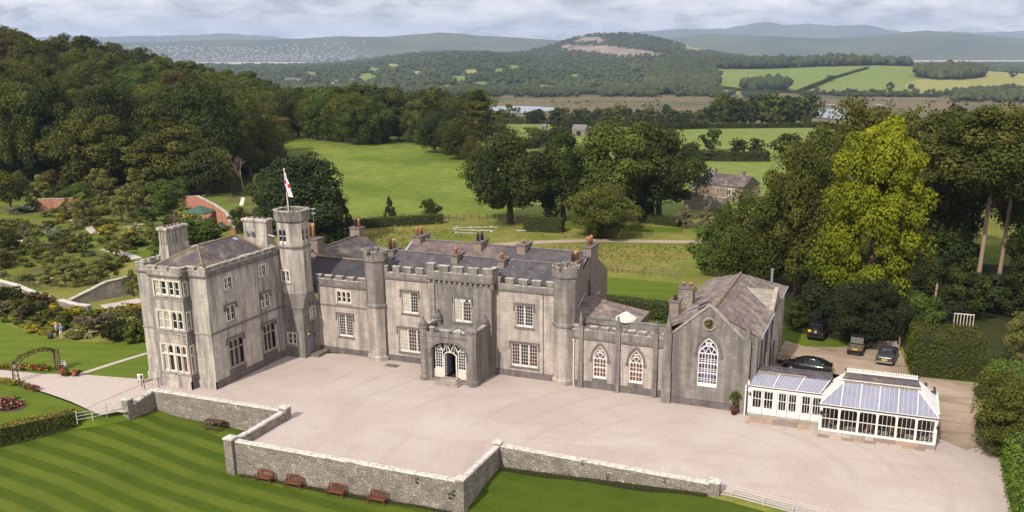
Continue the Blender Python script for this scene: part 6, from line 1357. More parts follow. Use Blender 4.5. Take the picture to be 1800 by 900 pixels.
# ------------------------------------------------------------------ terrace walls, benches, gates
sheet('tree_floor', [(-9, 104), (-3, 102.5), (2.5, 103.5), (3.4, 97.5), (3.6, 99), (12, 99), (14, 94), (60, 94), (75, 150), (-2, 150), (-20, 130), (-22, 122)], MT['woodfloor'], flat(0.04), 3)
sheet('verge', [(8.8, 57.5), (45, 40), (60, 110), (4, 112), (3.4, 97), (3.6, 93), (10.0, 93), (10.6, 85), (10.2, 70)], MT['rough'], flat(-0.012), 3)
def terrace_wall():
    t = thing('terrace_wall', (-47.7, 58, 0), 'long stepped rubble retaining wall with pale coping between forecourt and lawn', 'wall')
    runs = [((-62.45, 58.5), (-62.4, 61.5), .35, .8), ((-62.4, 61.5), (-47.75, 61.5), .8, .8), ((-47.75, 61.5), (-47.75, 54.75), .8, .8), ((-47.75, 54.75), (-27.4, 54.75), .8, .8), ((-27.4, 54.75), (-27.4, 61.6), .8, .8), ((-27.4, 61.6), (-10.0, 61.05), .8, .75)]
    rnd = random.Random(11); th = .24
    for k, (a, b, z0, z1) in enumerate(runs):
        a, b = Vector(a), Vector(b); d = (b - a); ln = d.length; d.normalize(); n = Vector((d.y, -d.x)); m = max(2, int(ln / 1.5)); mb = MB(); rings = []
        for i in range(m + 1):
            p = a + d * (ln * i / m); zt = z0 + (z1 - z0) * i / m + rnd.uniform(-.02, .02); zb = float(lawn_z(p.x, p.y)[0]) - .5
            s0 = a - d * th if i == 0 and k in (1, 3) else p
            rings.append([(p.x + n.x * th, p.y + n.y * th, zb), (p.x + n.x * th, p.y + n.y * th, zt), (p.x - n.x * th, p.y - n.y * th, zt), (p.x - n.x * th, p.y - n.y * th, zb)])
        mb.loft(rings); mb.build('wall', MT['rubble'], t)
        s = 0.0
        while s < ln - .1:
            l_ = min(rnd.uniform(.45, .85), ln - s); p = a + d * s; q = a + d * (s + l_ - .015); z = z0 + (z1 - z0) * s / ln + .005; hh = rnd.uniform(.06, .12); w_ = th + rnd.uniform(.0, .05)
            c = MB(); c.loft([[(x.x + n.x * w_, x.y + n.y * w_, z - .03), (x.x + n.x * w_ * .8, x.y + n.y * w_ * .8, z + hh), (x.x - n.x * w_ * .8, x.y - n.y * w_ * .8, z + hh), (x.x - n.x * w_, x.y - n.y * w_, z - .03)] for x in (p, q)]); c.build('coping_stone', MT['coping_white'], t); s += l_
    for (x, y, zt, r) in ((-62.45, 58.35, .95, .34), (-47.75, 61.55, 1.1, .36), (-47.95, 54.6, 1.0, .4), (-27.35, 54.75, .98, .34), (-27.4, 61.6, 1.0, .3), (-9.95, 61.05, .95, .38)):
        zb = float(lawn_z(x, y)[0]) - .4; c = MB(); c.loft([[(x + sx * r, y + sy * r, z) for sx, sy in ((-1, -1), (1, -1), (1, 1), (-1, 1))] for z in (zb, zt)]); c.loft([[(x + sx * k, y + sy * k, z) for sx, sy in ((-1, -1), (1, -1), (1, 1), (-1, 1))] for k, z in ((r + .06, zt + .001), (r + .06, zt + .12), (.1, zt + .24))], True, 1); c.build('pillar', [MT['rubble'], MT['coping_white']], t)
MT['coping_white'] = plain('white_lichened_coping', (0.60, 0.57, 0.52), 0.95, c2=(0.34, 0.31, 0.28), scale=3.2, bmp=.4, lo=.42, hi=.72)
terrace_wall()
def tuft(name, label, p, r, pal, seed, cat='plant', group=None):
    root = thing(name, p, label, cat, group); c = link('foliage', crown('round', seed, 'tiny'), root, False); c.scale = (r * 2, r * 2, r * 1.8); c.location = (0, 0, -r * .6); c.material_slots[0].link = 'OBJECT'; c.material_slots[0].material = L[pal]
for u, v, Y, r in ((1025, 814, 61.15, .22), (1069, 838, 61.1, .28), (1086, 845, 61.1, .2), (1170, 845, 61.0, .25), (734, 846, 54.5, .26), (792, 873, 54.48, .3), (799, 868, 54.48, .28)):
    rr = ray(u, v); t_ = Y / rr.y; tuft('wall_plant', 'green weed growing out of the face of the terrace wall', (rr.x * t_, Y, CAMZ + rr.z * t_), r, 'green', 2, group='weeds in the terrace wall')
MT['teak'] = plain('stained_bench_wood', (0.19, 0.065, 0.035), 0.65, c2=(0.13, 0.045, 0.028), scale=5)
def make_bench():
    t = thing('garden_bench', (0, 0, 0), 'x', 'bench', 'wooden benches along the foot of the terrace wall')
    w_ = .74
    for i in range(4): MB().box(-w_, w_, -.44 + i * .115, -.34 + i * .115, .42, .45).build('seat_slat', MT['teak'], t, world=False)
    for a in (-w_, w_ - .07):
        for y, h in ((-.45, .62), (.03, .92)): MB().box(a, a + .07, y, y + .07, 0, h).build('leg', MT['teak'], t, world=False)
        MB().box(a - .01, a + .08, -.47, .1, .62, .66).build('armrest', MT['teak'], t, world=False)
        MB().box(a + .01, a + .06, -.40, .04, .3, .36).build('rail', MT['teak'], t, world=False)
    n = 12; bk = MB()
    for i in range(9):
        x0 = -w_ + .09 + (2 * w_ - .18) * i / 8.0; zt = .88 + .06 * math.sin(PI * i / 8); bk.box(x0 - .03, x0 + .03, .045, .075, .5, zt)
    bk.box(-w_ + .07, w_ - .07, .03, .09, .47, .53)
    pr = [( -w_ + .07, .86), (-w_ * .5, .93), (0, .97), (w_ * .5, .93), (w_ - .07, .86)]
    for (a, b), (c, d) in zip(pr, pr[1:]): bk.add([(a, .02, b), (c, .02, d), (c, .10, d), (a, .10, b), (a, .02, b + .08), (c, .02, d + .08), (c, .10, d + .08), (a, .10, b + .08)], [(0, 3, 2, 1), (4, 5, 6, 7), (0, 1, 5, 4), (2, 3, 7, 6)])
    bk.build('backrest', MT['teak'], t, world=False); return t
bench0 = make_bench()
bl = ['red-brown wooden bench nearest the left-hand pillar of the terrace wall', 'second red-brown bench from the left-hand pillar of the terrace wall', 'third red-brown bench along the terrace wall, in the middle of its face', 'red-brown bench nearest the right-hand corner of the terrace wall']
for k, x in enumerate((-44.4, -41.65, -37.75, -34.07)):
    z = float(lawn_z(x, 54.0)[0]); b = bench0 if k == 0 else dup(bench0, (x, 54.12, z), 0, bl[k])
    b.location = (x, 54.12 + .02 * k, z - .01); b['label'] = bl[k]; b.rotation_euler = (0, 0, R((-1.5, 2, 0.5, -2)[k]))
def picnic():
    z = float(lawn_z(-54.7, 60.5)[0]); t = thing('picnic_table', (-54.7, 60.45, z), 'dark brown wooden picnic table with built-in seats on the lawn', 'picnic table', None, R(4)); m = MT['darkwood']
    for i in range(5): MB().box(-.9, .9, -.37 + i * .15, -.24 + i * .15, .72, .76).build('plank', m, t, world=False)
    for y in (-.82, .62): 
        for j in (0, .11): MB().box(-.9, .9, y + j, y + j + .09, .42, .46).build('seat_plank', m, t, world=False)
    for x in (-.65, .58):
        MB().box(x, x + .07, -.8, .8, .36, .42).build('seat_rail', m, t, world=False)
        for s in (-1, 1): MB().tube((x + .1, s * .72, 0), (x + .1, s * .28, .72), .045, n=4).build('leg', m, t, world=False)
MT['darkwood'] = plain('weathered_dark_wood', (0.10, 0.052, 0.032), 0.8, c2=(0.07, 0.04, 0.028), scale=4)
picnic()
MT['fence_white'] = plain('weathered_white_paint', (0.60, 0.58, 0.55), .7, c2=(0.48, 0.46, 0.43), scale=4)
def bar_fence(name, label, cat, pts, h, nb, posts=True, zf=None, brace=False, group=None, r=.024, mat='fence_white'):
    zf = zf or (lambda x, y: 0.0); a, b = Vector(pts[0]), Vector(pts[-1])
    t = thing(name, (a.x, a.y, zf(a.x, a.y)), label, cat, group)
    for (p, q) in zip(pts, pts[1:]):
        zp, zq = zf(*p), zf(*q)
        for i in range(nb):
            z = h * (i + .7) / nb * .98; MB().tube((p[0], p[1], zp + z), (q[0], q[1], zq + z), r, n=6).build('rail', MT[mat], t)
        if brace: MB().tube((p[0], p[1], zp + .15), (q[0], q[1], zq + h * .95), r, n=5).build('brace', MT[mat], t)
    for p in pts: z = zf(*p); MB().tube((p[0], p[1], z - .2), (p[0], p[1], z + h * 1.05), r * 1.7, n=6).build('post', MT[mat], t)
    return t
lz = lambda x, y: float(lawn_z(x, y)[0])
bar_fence('field_gate', 'white metal barred gate at the right-hand lawn entrance', 'gate', [(-8.76, 61.0), (-6.4, 60.5), (-4.3, 60.05)], 1.05, 5, zf=lambda x, y: -.1)
bar_fence('field_gate', 'white barred gate at the photo bottom edge, right of the first', 'gate', [(-4.1, 60.0), (-1.9, 59.6), (.3, 59.1)], 1.05, 5, zf=lambda x, y: -.1)
bar_fence('field_gate', 'small white diagonal-braced gate between clipped hedge and stone pillar', 'gate', [(-63.6, 57.0), (-62.95, 58.3)], 1.15, 5, zf=lambda x, y: -.25, brace=True)
bar_fence('rail_fence', 'short white rail fence joining the clipped hedge end to the small gate', 'fence', [(-65.0, 55.0), (-64.25, 56.0), (-63.65, 56.95)], .95, 3, zf=lambda x, y: -.3)
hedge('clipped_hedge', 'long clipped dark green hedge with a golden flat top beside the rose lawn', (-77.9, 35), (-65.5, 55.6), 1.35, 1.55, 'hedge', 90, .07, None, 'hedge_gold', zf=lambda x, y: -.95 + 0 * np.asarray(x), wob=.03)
# sign boards
def sign(x, y, label, rz, kind):
    t = thing('sign_board', (x, y, 0), label, 'sign', None, rz); MB().box(-.3, .3, -.02, .02, .35, .95).build('board', MT['white'], t, world=False)
    for a in (-.25, .21): MB().box(a, a + .04, .0, .03, 0, .4).build('leg', MT['iron'], t, world=False)
    m = MB()
    if kind == 0:
        m.box(.0, .24, -.03, -.021, .45, .85); m.box(-.24, -.06, -.03, -.021, .5, .55); m.box(-.24, -.06, -.03, -.021, .65, .70)
    else:
        m.box(-.26, .26, -.03, -.021, .82, .91); m.box(-.26, .26, -.03, -.021, .40, .50); m.box(-.2, .2, -.03, -.021, .62, .68)
    m.build('printing', MT['iron'], t, world=False)
sign(-66.5, 64.1, 'white sign board standing on the path by the wing corner', R(12), 0); sign(-76.9, 64.4, 'black and white sign board beside the rose arch', R(20), 1)
# handrail by the bay
t = thing('handrail', (-64.9, 63.6, 0), 'black iron handrail beside the bay window', 'railing')
for x, y in ((-65.6, 63.3), (-64.9, 62.9), (-63.9, 63.7)): MB().tube((x, y, -.3), (x, y, 1.0), .035, n=5).build('post', MT['iron'], t)
MB().tube((-65.6, 63.3, .95), (-64.9, 62.9, .95), .025, n=5).build('rail', MT['iron'], t); MB().tube((-64.9, 62.9, .95), (-63.9, 63.7, .95), .025, n=5).build('rail', MT['iron'], t)
# grille in the gravel
t = thing('cellar_grille', (-46.2, 77.3, 0), 'flat iron cellar grille in the gravel below a window', 'grille'); MB().box(-.75, .75, -.45, .45, .0, .05).build('frame', MT['stone_trim'], t, world=False)
for i in range(7): MB().box(-.65 + i * .19, -.53 + i * .19, -.38, .38, .05, .075).build('bar', MT['stone_hood'], t, world=False)
# potted tree
t = thing('potted_tree', (-11.2, 76.75, 0), 'clipped round olive tree in a dark red pot by the clock hall', 'potted plant')
MB().lathe((0, 0), [(.24, 0), (.34, .5), (.38, .52), (.38, .6), (.3, .6)], 12).build('pot', plain('glazed_red_pot', (.10, .025, .02), .35), t, True, world=False); MB().tube((0, 0, .55), (.02, 0, 1.25), .045).build('trunk', MT['bark'], t, world=False)
c = link('crown', crown('round', 2, 'shrub'), t, False); c.scale = (1.15, 1.15, 1.25); c.location = (0, 0, 1.0); c.material_slots[0].link = 'OBJECT'; c.material_slots[0].material = L['olive']
# flagpole and flag on the tower
t = thing('flagpole', (-57.55, 77.5, 14.5), 'white flagpole with a limp red-crossed white flag on the tower', 'flag')
MB().tube((-57.55, 77.5, 14.4), (-57.75, 77.5, 19.5), .075, .05, 8).lathe((-57.75, 77.5), [(.09, 19.5), (.09, 19.62), (.02, 19.7)], 8).build('pole', MT['cream'], t)
MB().tube((-57.85, 77.5, 16.9), (-57.35, 77.5, 16.9), .03).build('cleat', MT['iron'], t)
MT['fwhite'] = plain('flag_white', (.80, .79, .80), .8); MT['fred'] = plain('flag_red', (.60, .03, .05), .8); MT['fblue'] = plain('flag_blue', (.05, .06, .35), .8)
nx_, nz_ = 12, 16; vs = []; fm = []
for j in range(nz_ + 1):
    for i in range(nx_ + 1):
        u_ = i / nx_; w_ = j / nz_
        vs.append((-57.75 + .05 + u_ * (.28 + .5 * w_ ** 1.2) + .05 * math.sin(w_ * 9 + u_ * 4), 77.42 - .16 * math.sin(u_ * 9 + w_ * 3) * (.4 + w_ * .6), 19.35 - w_ * 2.15 - u_ * .45 + .08 * math.sin(u_ * 7)))
fl = MB(); fl.v = vs
for j in range(nz_):
    for i in range(nx_):
        a = j * (nx_ + 1) + i; fl.f.append((a, a + 1, a + nx_ + 2, a + nx_ + 1)); fl.m.append(2 if i == 0 else (1 if (6 <= j <= 8 or 5 <= i <= 6) else 0))
fl.build('flag', [MT['fwhite'], MT['fred'], MT['fblue']], t, True)

# ------------------------------------------------------------------ vehicles
def carpaint(n, c, rough=.22): return plain(n, c, rough, spec=.6)
MT['tyre'] = plain('tyre_rubber', (.02, .02, .02), .9); MT['carglass'] = plain('car_glass', (.012, .014, .016), .05, spec=.7); MT['plate'] = plain('yellow_plate', (.75, .45, .02), .5); MT['tail'] = plain('red_lamp', (.45, .02, .015), .25); MT['chrome'] = plain('bright_trim', (.65, .65, .67), .2, metal=.9)
def wheel(t, x, y, r=.33, w_=.22, spoke='metal'):
    M = lambda a, z: (a, z)
    o = MB(); n = 18; rg = lambda rad, xx: [(xx, y + rad * math.cos(2 * PI * k / n), r + rad * math.sin(2 * PI * k / n)) for k in range(n)]
    o.loft([rg(r * .62, x - w_ / 2), rg(r * .95, x - w_ / 2), rg(r, x - w_ / 3), rg(r, x + w_ / 3), rg(r * .95, x + w_ / 2), rg(r * .62, x + w_ / 2)]); ob = o.build('wheel', MT['tyre'], t, True, world=False)
    q = MB(); s = 1 if x > 0 else -1; q.loft([rg(r * .6, x + s * (w_ / 2 - .02)), rg(r * .5, x + s * w_ / 2 + s * .005)]); q.build('rim', MT[spoke], ob, world=False)
def sections(secs, n=1):
    """secs: (y, half width low, half width belt, half width top, z low, z belt, z top)"""
    rings = []
    for y, wl, wb, wt, zl, zb, zt in secs:
        rings.append([(-wl * .93, y, zl), (-wl, y, zl + .12), (-wb, y, zb), (-wt, y, zt - .03), (-wt * .8, y, zt), (wt * .8, y, zt), (wt, y, zt - .03), (wb, y, zb), (wl, y, zl + .12), (wl * .93, y, zl)])
    return rings
def saloon(x, y, rz, label, body, name='parked_car'):
    """forward is +y"""
    t = thing(name, (x, y, 0.02), label, 'car', None, rz); bm_ = MT[body]
    low = [(-2.42, .74, .78, .70, .34, .62, .86), (-2.30, .86, .88, .80, .24, .66, .98), (-1.6, .91, .92, .86, .2, .74, 1.00), (-.8, .92, .93, .88, .2, .74, .96), (.6, .92, .93, .88, .2, .72, .95), (1.1, .91, .92, .85, .2, .70, .93), (1.9, .88, .88, .78, .22, .62, .80), (2.3, .78, .80, .66, .28, .54, .68), (2.42, .62, .64, .5, .36, .5, .58)]
    MB().loft(sections(low)).build('body', bm_, t, True, world=False)
    def cab(z_off, inset, ys): return [[(-w_ + inset, yy, z) for w_, z in ((wa, za),)] for yy, wa, za in ys]
    gl = [(-1.95, .80, .74, .93), (-1.25, .80, .60, 1.36), (-.4, .82, .63, 1.44), (.2, .82, .62, 1.42), (1.25, .80, .70, .95)]
    rings = [[(-a, yy if k in (0, 4) else yy, .90), (-b, yy, z), (b, yy, z), (a, yy, .90)] for k, (yy, a, b, z) in enumerate(gl)]
    MB().loft(rings).build('windows', MT['carglass'], t, world=False)
    rf = MB(); rr = [[(-b - .015, yy, z - .02), (-b * .7, yy, z + .035), (b * .7, yy, z + .035), (b + .015, yy, z - .02)] for yy, a, b, z in ((-1.32, 0, .60, 1.34), (-.9, 0, .62, 1.41), (-.4, 0, .63, 1.445), (.2, 0, .62, 1.425), (.42, 0, .62, 1.36))]
    rf.loft(rr)
    for s in (-1, 1):
        rf.tube((s * .605, -1.28, 1.34), (s * .80, -1.98, .95), .05, n=4); rf.tube((s * .625, .40, 1.36), (s * .80, 1.27, .95), .04, n=4); rf.tube((s * .635, -.35, 1.42), (s * .835, -.35, .95), .035, n=4)
    rf.build('roof', bm_, t, True, world=False)
    for s in (-1, 1):
        for yy in (-1.45, 1.45): wheel(t, s * .80, yy)
        MB().box(s * .52 - .2, s * .52 + .2, -2.40, -2.33, .70, .82).build('tail_lamp', MT['tail'], t, world=False)
        MB().box(s * .56 - .18, s * .56 + .16, 2.18, 2.36, .52, .64).build('headlight', MT['chrome'], t, world=False)
        MB().box(s * .98 - .09, s * .98 + .09, .72, .86, .92, 1.05).build('mirror', bm_, t, world=False)
        MB().box(s * .925 - .012, s * .925 + .012, -1.2, 1.0, .93, .97).build('waist_trim', MT['chrome'], t, world=False)
    MB().box(-.28, .28, -2.46, -2.405, .60, .72).build('number_plate', MT['plate'], t, world=False); MB().box(-.78, .78, -2.46, -2.38, .34, .50).build('bumper', MT['chrome' if body == 'paint_grey' else body], t, world=False)
    return t
MT['paint_grey'] = carpaint('dark_grey_paint', (.045, .045, .052)); MT['paint_black'] = carpaint('black_paint', (.010, .010, .011), .12); MT['paint_olive'] = plain('dusty_olive_paint', (.10, .085, .065), .6, c2=(.15, .125, .10), scale=2)
saloon(1.15, 97.6, R(-6), 'dark grey saloon car parked tail-out by the tall hedge', 'paint_grey')
saloon(-6.3, 90.9, R(86), 'gleaming black car parked side-on behind the conservatory', 'paint_black')
def four_by_four():
    t = thing('parked_jeep', (-6.2, 103.2, .03), 'boxy black four-by-four with spare wheel on its back door, parked on grass', 'car', None, R(-8)); p = MT['paint_black']
    MB().box(-.85, .85, -1.9, 2.0, .55, 1.15).build('body', p, t, world=False); MB().loft([[(-.83, -1.88, 1.15), (.83, -1.88, 1.15), (.83, .75, 1.15), (-.83, .75, 1.15)], [(-.70, -1.82, 1.88), (.70, -1.82, 1.88), (.70, .40, 1.88), (-.70, .40, 1.88)], [(-.60, -1.7, 1.95), (.60, -1.7, 1.95), (.60, .3, 1.95), (-.60, .3, 1.95)]]).build('cab', p, t, world=False)
    MB().face((-.45, -1.865, 1.42), (.45, -1.865, 1.42), (.42, -1.84, 1.78), (-.42, -1.84, 1.78)).build('rear_window', MT['carglass'], t, world=False)
    for s in (-1, 1):
        MB().face((s * .80, -1.6, 1.3), (s * .80, .3, 1.3), (s * .728, .2, 1.78), (s * .728, -1.6, 1.78)).build('side_window', MT['carglass'], t, world=False)
        MB().box(s * .85 - .14, s * .85 + .14, -1.75, -.75, .75, .9).build('wheel_arch', MT['iron'], t, world=False); MB().box(s * .85 - .14, s * .85 + .14, .85, 1.85, .75, .9).build('wheel_arch', MT['iron'], t, world=False)
        for y in (-1.25, 1.35): wheel(t, s * .78, y, .40, .26, 'iron')
        MB().box(s * .74 - .06, s * .74 + .06, -1.95, -1.9, .85, .97).build('tail_lamp', MT['tail'], t, world=False)
        MB().box(s * 1.0 - .1, s * 1.0 + .1, .55, .65, 1.25, 1.5).build('mirror', MT['iron'], t, world=False)
    MB().box(-.85, .85, -2.08, -1.92, .45, .65).build('bumper', MT['iron'], t, world=False); MB().box(-.80, -.44, -1.96, -1.915, 1.0, 1.26).build('number_plate', MT['plate'], t, world=False)
    sp = MB(); n = 18; rg = lambda r_, y: [(.06 + r_ * math.cos(2 * PI * k / n), y, 1.12 + r_ * math.sin(2 * PI * k / n)) for k in range(n)]
    sp.loft([rg(.40, -1.91), rg(.42, -1.98), rg(.40, -2.12), rg(.26, -2.14)]); so = sp.build('spare_wheel', MT['tyre'], t, True, world=False); MB().loft([rg(.24, -2.141), rg(.22, -2.15)]).build('wheel_cover', MT['iron'], so, world=False)
    MB().box(-.10, .22, -2.165, -2.152, 1.15, 1.22).box(-.08, .2, -2.165, -2.152, 1.02, 1.06).build('lettering', MT['white'], so, world=False)
four_by_four()
def utility():
    t = thing('utility_vehicle', (-1.95, 98.9, .03), 'dusty brown open utility truck with a canopy, between jeep and grey saloon', 'utility truck', None, R(-5)); p = MT['paint_olive']
    MB().box(-.74, .74, -1.5, -.2, .62, .68).build('load_bed', p, t, world=False)
    for a in (-.76, .71): MB().box(a, a + .05, -1.5, -.2, .62, 1.0).build('bed_side', p, t, world=False)
    MB().box(-.71, .71, -1.55, -1.5, .62, 1.0).build('tailgate', p, t, world=False); MB().box(-.72, .72, -.2, 1.6, .45, .9).build('body', p, t, world=False)
    MB().box(-.7, .7, -.25, .95, 1.86, 1.94).build('canopy', MT['iron'], t, world=False)
    for x in (-.68, .64):
        for y in (-.22, .85): MB().box(x, x + .04, y, y + .04, .9, 1.86).build('roll_bar', MT['iron'], t, world=False)
    MB().box(-.64, .64, -.235, -.205, 1.05, 1.72).build('rear_screen', plain('dusty_screen', (.16, .145, .14), .4), t, world=False); MB().box(-.6, .6, .1, .5, .9, 1.35).build('seat', MT['iron'], t, world=False)
    for s in (-1, 1):
        for y in (-1.0, 1.15): wheel(t, s * .68, y, .34, .26, 'iron')
        MB().box(s * .6 - .07, s * .6 + .07, -1.58, -1.552, .72, .82).build('tail_lamp', MT['tail'], t, world=False)
    MB().box(-.26, .26, -1.585, -1.552, .70, .82).build('number_plate', MT['plate'], t, world=False); MB().box(-.65, .65, -1.62, -1.5, .36, .5).build('bumper', MT['iron'], t, world=False)
utility()
# timber boards leaning by the hall, yard wall
t = thing('timber_stack', (-8.6, 93.0, 0), 'pale boards stacked against the hall behind the black car', 'timber')
for i in range(5): MB().box(-9.3 + i * .36, -9.0 + i * .36, 92.0, 94.0, .5 - .05 * i, .58 - .05 * i).build('board', MT['bark_pale'], t)
for y in (92.2, 93.7): MB().box(-9.4, -7.5, y, y + .12, 0.02, .42).build('bearer', MT['darkwood'], t)
t = thing('yard_wall', (.3, 101.4, 0), 'low dry stone wall behind the grey saloon', 'wall'); rnd = random.Random(3)
for i in range(9):
    for j in range(3): MB().box(-1.2 + i * .36 + (.12 if j % 2 else 0) + .01, -1.2 + (i + 1) * .36 + (.12 if j % 2 else 0) - .01, 101.0 + i * .06, 101.35 + i * .06 + rnd.uniform(0, .06), j * .27, j * .27 + .255).build('stone', MT['coping' if rnd.random() < .5 else 'stone_trim'], t)
t = thing('post', (2.3, 101.9, 0), 'short leaning wooden post at the end of the yard wall', 'post'); MB().tube((2.3, 101.9, 0), (2.25, 101.9, 1.4), .09).build('post', MT['bark_pale'], t)
b_ = gp(1636, 575); t = thing('pole', b_, 'bare weathered pole standing behind the tall hedge', 'pole'); MB().tube((b_[0], b_[1], 0), (b_[0] + .15, b_[1], 5.2), .13).build('shaft', MT['bark_pale'], t)
t = thing('climbing_frame', (8.1, 98.5, 0), 'white metal barred frame rising behind the tall hedge', 'frame')
for i in range(7): MB().tube((7.2 + i * .3, 99.5, 0), (7.2 + i * .3, 99.9, 5.0), .035, n=5).build('bar', MT['cream'], t)
MB().tube((7.15, 99.9, 5.0), (9.05, 99.9, 5.0), .05, n=5).build('top_rail', MT['cream'], t)

# ------------------------------------------------------------------ people
MT['skin'] = plain('skin', (.50, .30, .22), .6); MT['shirt_white'] = plain('pale_shirt', (.62, .58, .55), .8); MT['shirt_blue'] = plain('blue_shirt', (.10, .17, .33), .8); MT['chinos'] = plain('beige_trousers', (.47, .38, .30), .8); MT['dark_trousers'] = plain('dark_trousers', (.05, .035, .045), .8); MT['hair'] = plain('white_hair', (.55, .52, .48), .8)
def person(x, y, rz, label, shirt, trousers, arms, lean=0.0):
    t = thing('person', (x, y, 0), label, 'person', None, rz)
    def skin(name, verts, edges, rad, mat, root=0):
        me = bpy.data.meshes.new(name); me.from_pydata(verts, edges, []); me.materials.append(MT[mat]); o = link(name, me, t, False)
        md = o.modifiers.new('skin', 'SKIN'); md.use_smooth_shade = True
        for i, r_ in enumerate(rad): me.skin_vertices[0].data[i].radius = (r_, r_) if not isinstance(r_, tuple) else r_
        me.skin_vertices[0].data[root].use_root = True; ss = o.modifiers.new('sub', 'SUBSURF'); ss.levels = ss.render_levels = 1; return o
    L_ = lean
    # one continuous body: pelvis, spine, neck, head, arms and legs
    V = [(0, 0, .92), (0, L_ * .4, 1.15), (0, L_ * .8, 1.38), (0, L_, 1.50), (0, L_ * 1.1, 1.60), (0, L_ * 1.15 + .01, 1.70)]
    E_ = [(0, 1), (1, 2), (2, 3), (3, 4), (4, 5)]; Rd = [(.15, .11), (.145, .105), (.17, .11), .055, .085, .075]
    for s, (el, wr) in zip((-1, 1), arms):
        k = len(V); V += [(s * .19, L_ * .9, 1.42), (s * .25 + el[0], L_ + el[1], el[2]), (s * .22 + wr[0], L_ + wr[1], wr[2]), (s * .22 + wr[0], L_ + wr[1] * 1.12 + .03, wr[2] - .05)]; E_ += [(2, k), (k, k + 1), (k + 1, k + 2), (k + 2, k + 3)]; Rd += [.06, .045, .035, .03]
    for s in (-1, 1):
        k = len(V); V += [(s * .10, 0, .86), (s * .11, .03, .48), (s * .11, -.02, .08), (s * .12, .14, .035)]; E_ += [(0, k), (k, k + 1), (k + 1, k + 2), (k + 2, k + 3)]; Rd += [.095, .065, .045, (.045, .03)]
    skin('body', V, E_, Rd, 'skin')
    V2 = [(0, 0, .95), (0, L_ * .4, 1.15), (0, L_ * .8, 1.38), (0, L_ * .95, 1.46)]; E2 = [(0, 1), (1, 2), (2, 3)]; R2 = [(.165, .125), (.16, .12), (.185, .125), .07]
    for s, (el, wr) in zip((-1, 1), arms): k = len(V2); V2 += [(s * .20, L_ * .9, 1.42), (s * .25 + el[0], L_ + el[1], el[2])]; E2 += [(2, k), (k, k + 1)]; R2 += [.075, .06]
    skin('shirt', V2, E2, R2, shirt)
    V3 = [(0, 0, .96), (0, 0, .86)]; E3 = [(0, 1)]; R3 = [(.17, .125), (.165, .125)]
    for s in (-1, 1): k = len(V3); V3 += [(s * .10, 0, .80), (s * .11, .03, .48), (s * .11, -.02, .10)]; E3 += [(1, k), (k, k + 1), (k + 1, k + 2)]; R3 += [.105, .08, .065]
    skin('trousers', V3, E3, R3, trousers)
    h = MB(); c = (0, L_ * 1.15 - .01, 1.68); h.loft([[(c[0] + r_ * math.cos(2 * PI * k / 10), c[1] + r_ * math.sin(2 * PI * k / 10), c[2] + z) for k in range(10)] for r_, z in ((.09, 0), (.10, .05), (.085, .10), (.03, .125))]); h.build('hair', MT['hair'], t, True, world=False)
    MB().box(-.012, .012, L_ * 1.15 + .085, L_ * 1.15 + .12, 1.655, 1.685).build('nose', MT['skin'], t, world=False)
p_ = gp(108.5, 597); person(p_.x, p_.y, R(15), 'person in blue shirt and beige trousers leaning over the flower border', 'shirt_blue', 'chinos', (((-.02, .22, 1.15), (.05, .42, 1.0)), ((.02, .22, 1.15), (-.05, .42, 1.02))), .16)
p_ = gp(101.5, 593); person(p_.x, p_.y, R(-70), 'person in white shirt and dark trousers standing beside the flower border', 'shirt_white', 'dark_trousers', (((-.03, .02, 1.15), (-.02, .12, .92)), ((.03, .02, 1.15), (.0, .14, .94))), .02)
p_ = gp(89, 595); t = thing('garden_bag', p_, 'dark garden bag full of clippings beside the two people', 'bag'); MB().lathe((0, 0), [(.26, 0), (.34, .3), (.33, .55), (.24, .5)], 10).build('bag', MT['dark_trousers'], t, True, world=False); c = link('clippings', crown('round', 1, 'tiny'), t, False); c.scale = (.6, .6, .5); c.location = (0, 0, .35); c.material_slots[0].link = 'OBJECT'; c.material_slots[0].material = L['silver']

# ------------------------------------------------------------------ left garden
def wall_run(name, label, pts, h, th, mat, cop='coping', cat='wall', top=None, z_sink=.3):
    P = [gp(*p) for p in pts]; t = thing(name, P[0], label, cat)
    for k, (a, b) in enumerate(zip(P, P[1:])):
        d = Vector((b.x - a.x, b.y - a.y)); ln = d.length; d.normalize(); n = Vector((d.y, -d.x)) * th / 2; h0 = top[k] if top else h; h1 = top[k + 1] if top else h
        mb = MB(); mb.loft([[(p.x + n.x, p.y + n.y, p.z - z_sink), (p.x + n.x, p.y + n.y, p.z + hh), (p.x - n.x, p.y - n.y, p.z + hh), (p.x - n.x, p.y - n.y, p.z - z_sink)] for p, hh in ((a, h0), (b, h1))]); mb.build('wall', MT[mat], t)
        n2 = n * 1.25; m = max(1, int(ln / 1.6))
        for i in range(m):
            q = [(a.lerp(b, i / m), h0 + (h1 - h0) * i / m), (a.lerp(b, (i + .97) / m), h0 + (h1 - h0) * (i + .97) / m)]; c = MB()
            c.loft([[(p.x + n2.x, p.y + n2.y, p.z + hh + .002), (p.x + n2.x, p.y + n2.y, p.z + hh + .1), (p.x - n2.x, p.y - n2.y, p.z + hh + .1), (p.x - n2.x, p.y - n2.y, p.z + hh + .002)] for p, hh in q]); c.build('coping_stone', MT[cop], t)
    return t
wall_run('garden_wall', 'tall old red brick garden wall sloping down behind the green gazebo', [(326, 372), (350, 376), (380, 389), (400, 400), (412, 412)], 3.2, .5, 'brick_red', 'coping', top=[3.0, 3.6, 3.2, 2.8, 1.2])
wall_run('garden_wall', 'red brick garden wall half hidden by trees at the left', [(70, 371), (132, 369)], 2.4, .5, 'brick_red')
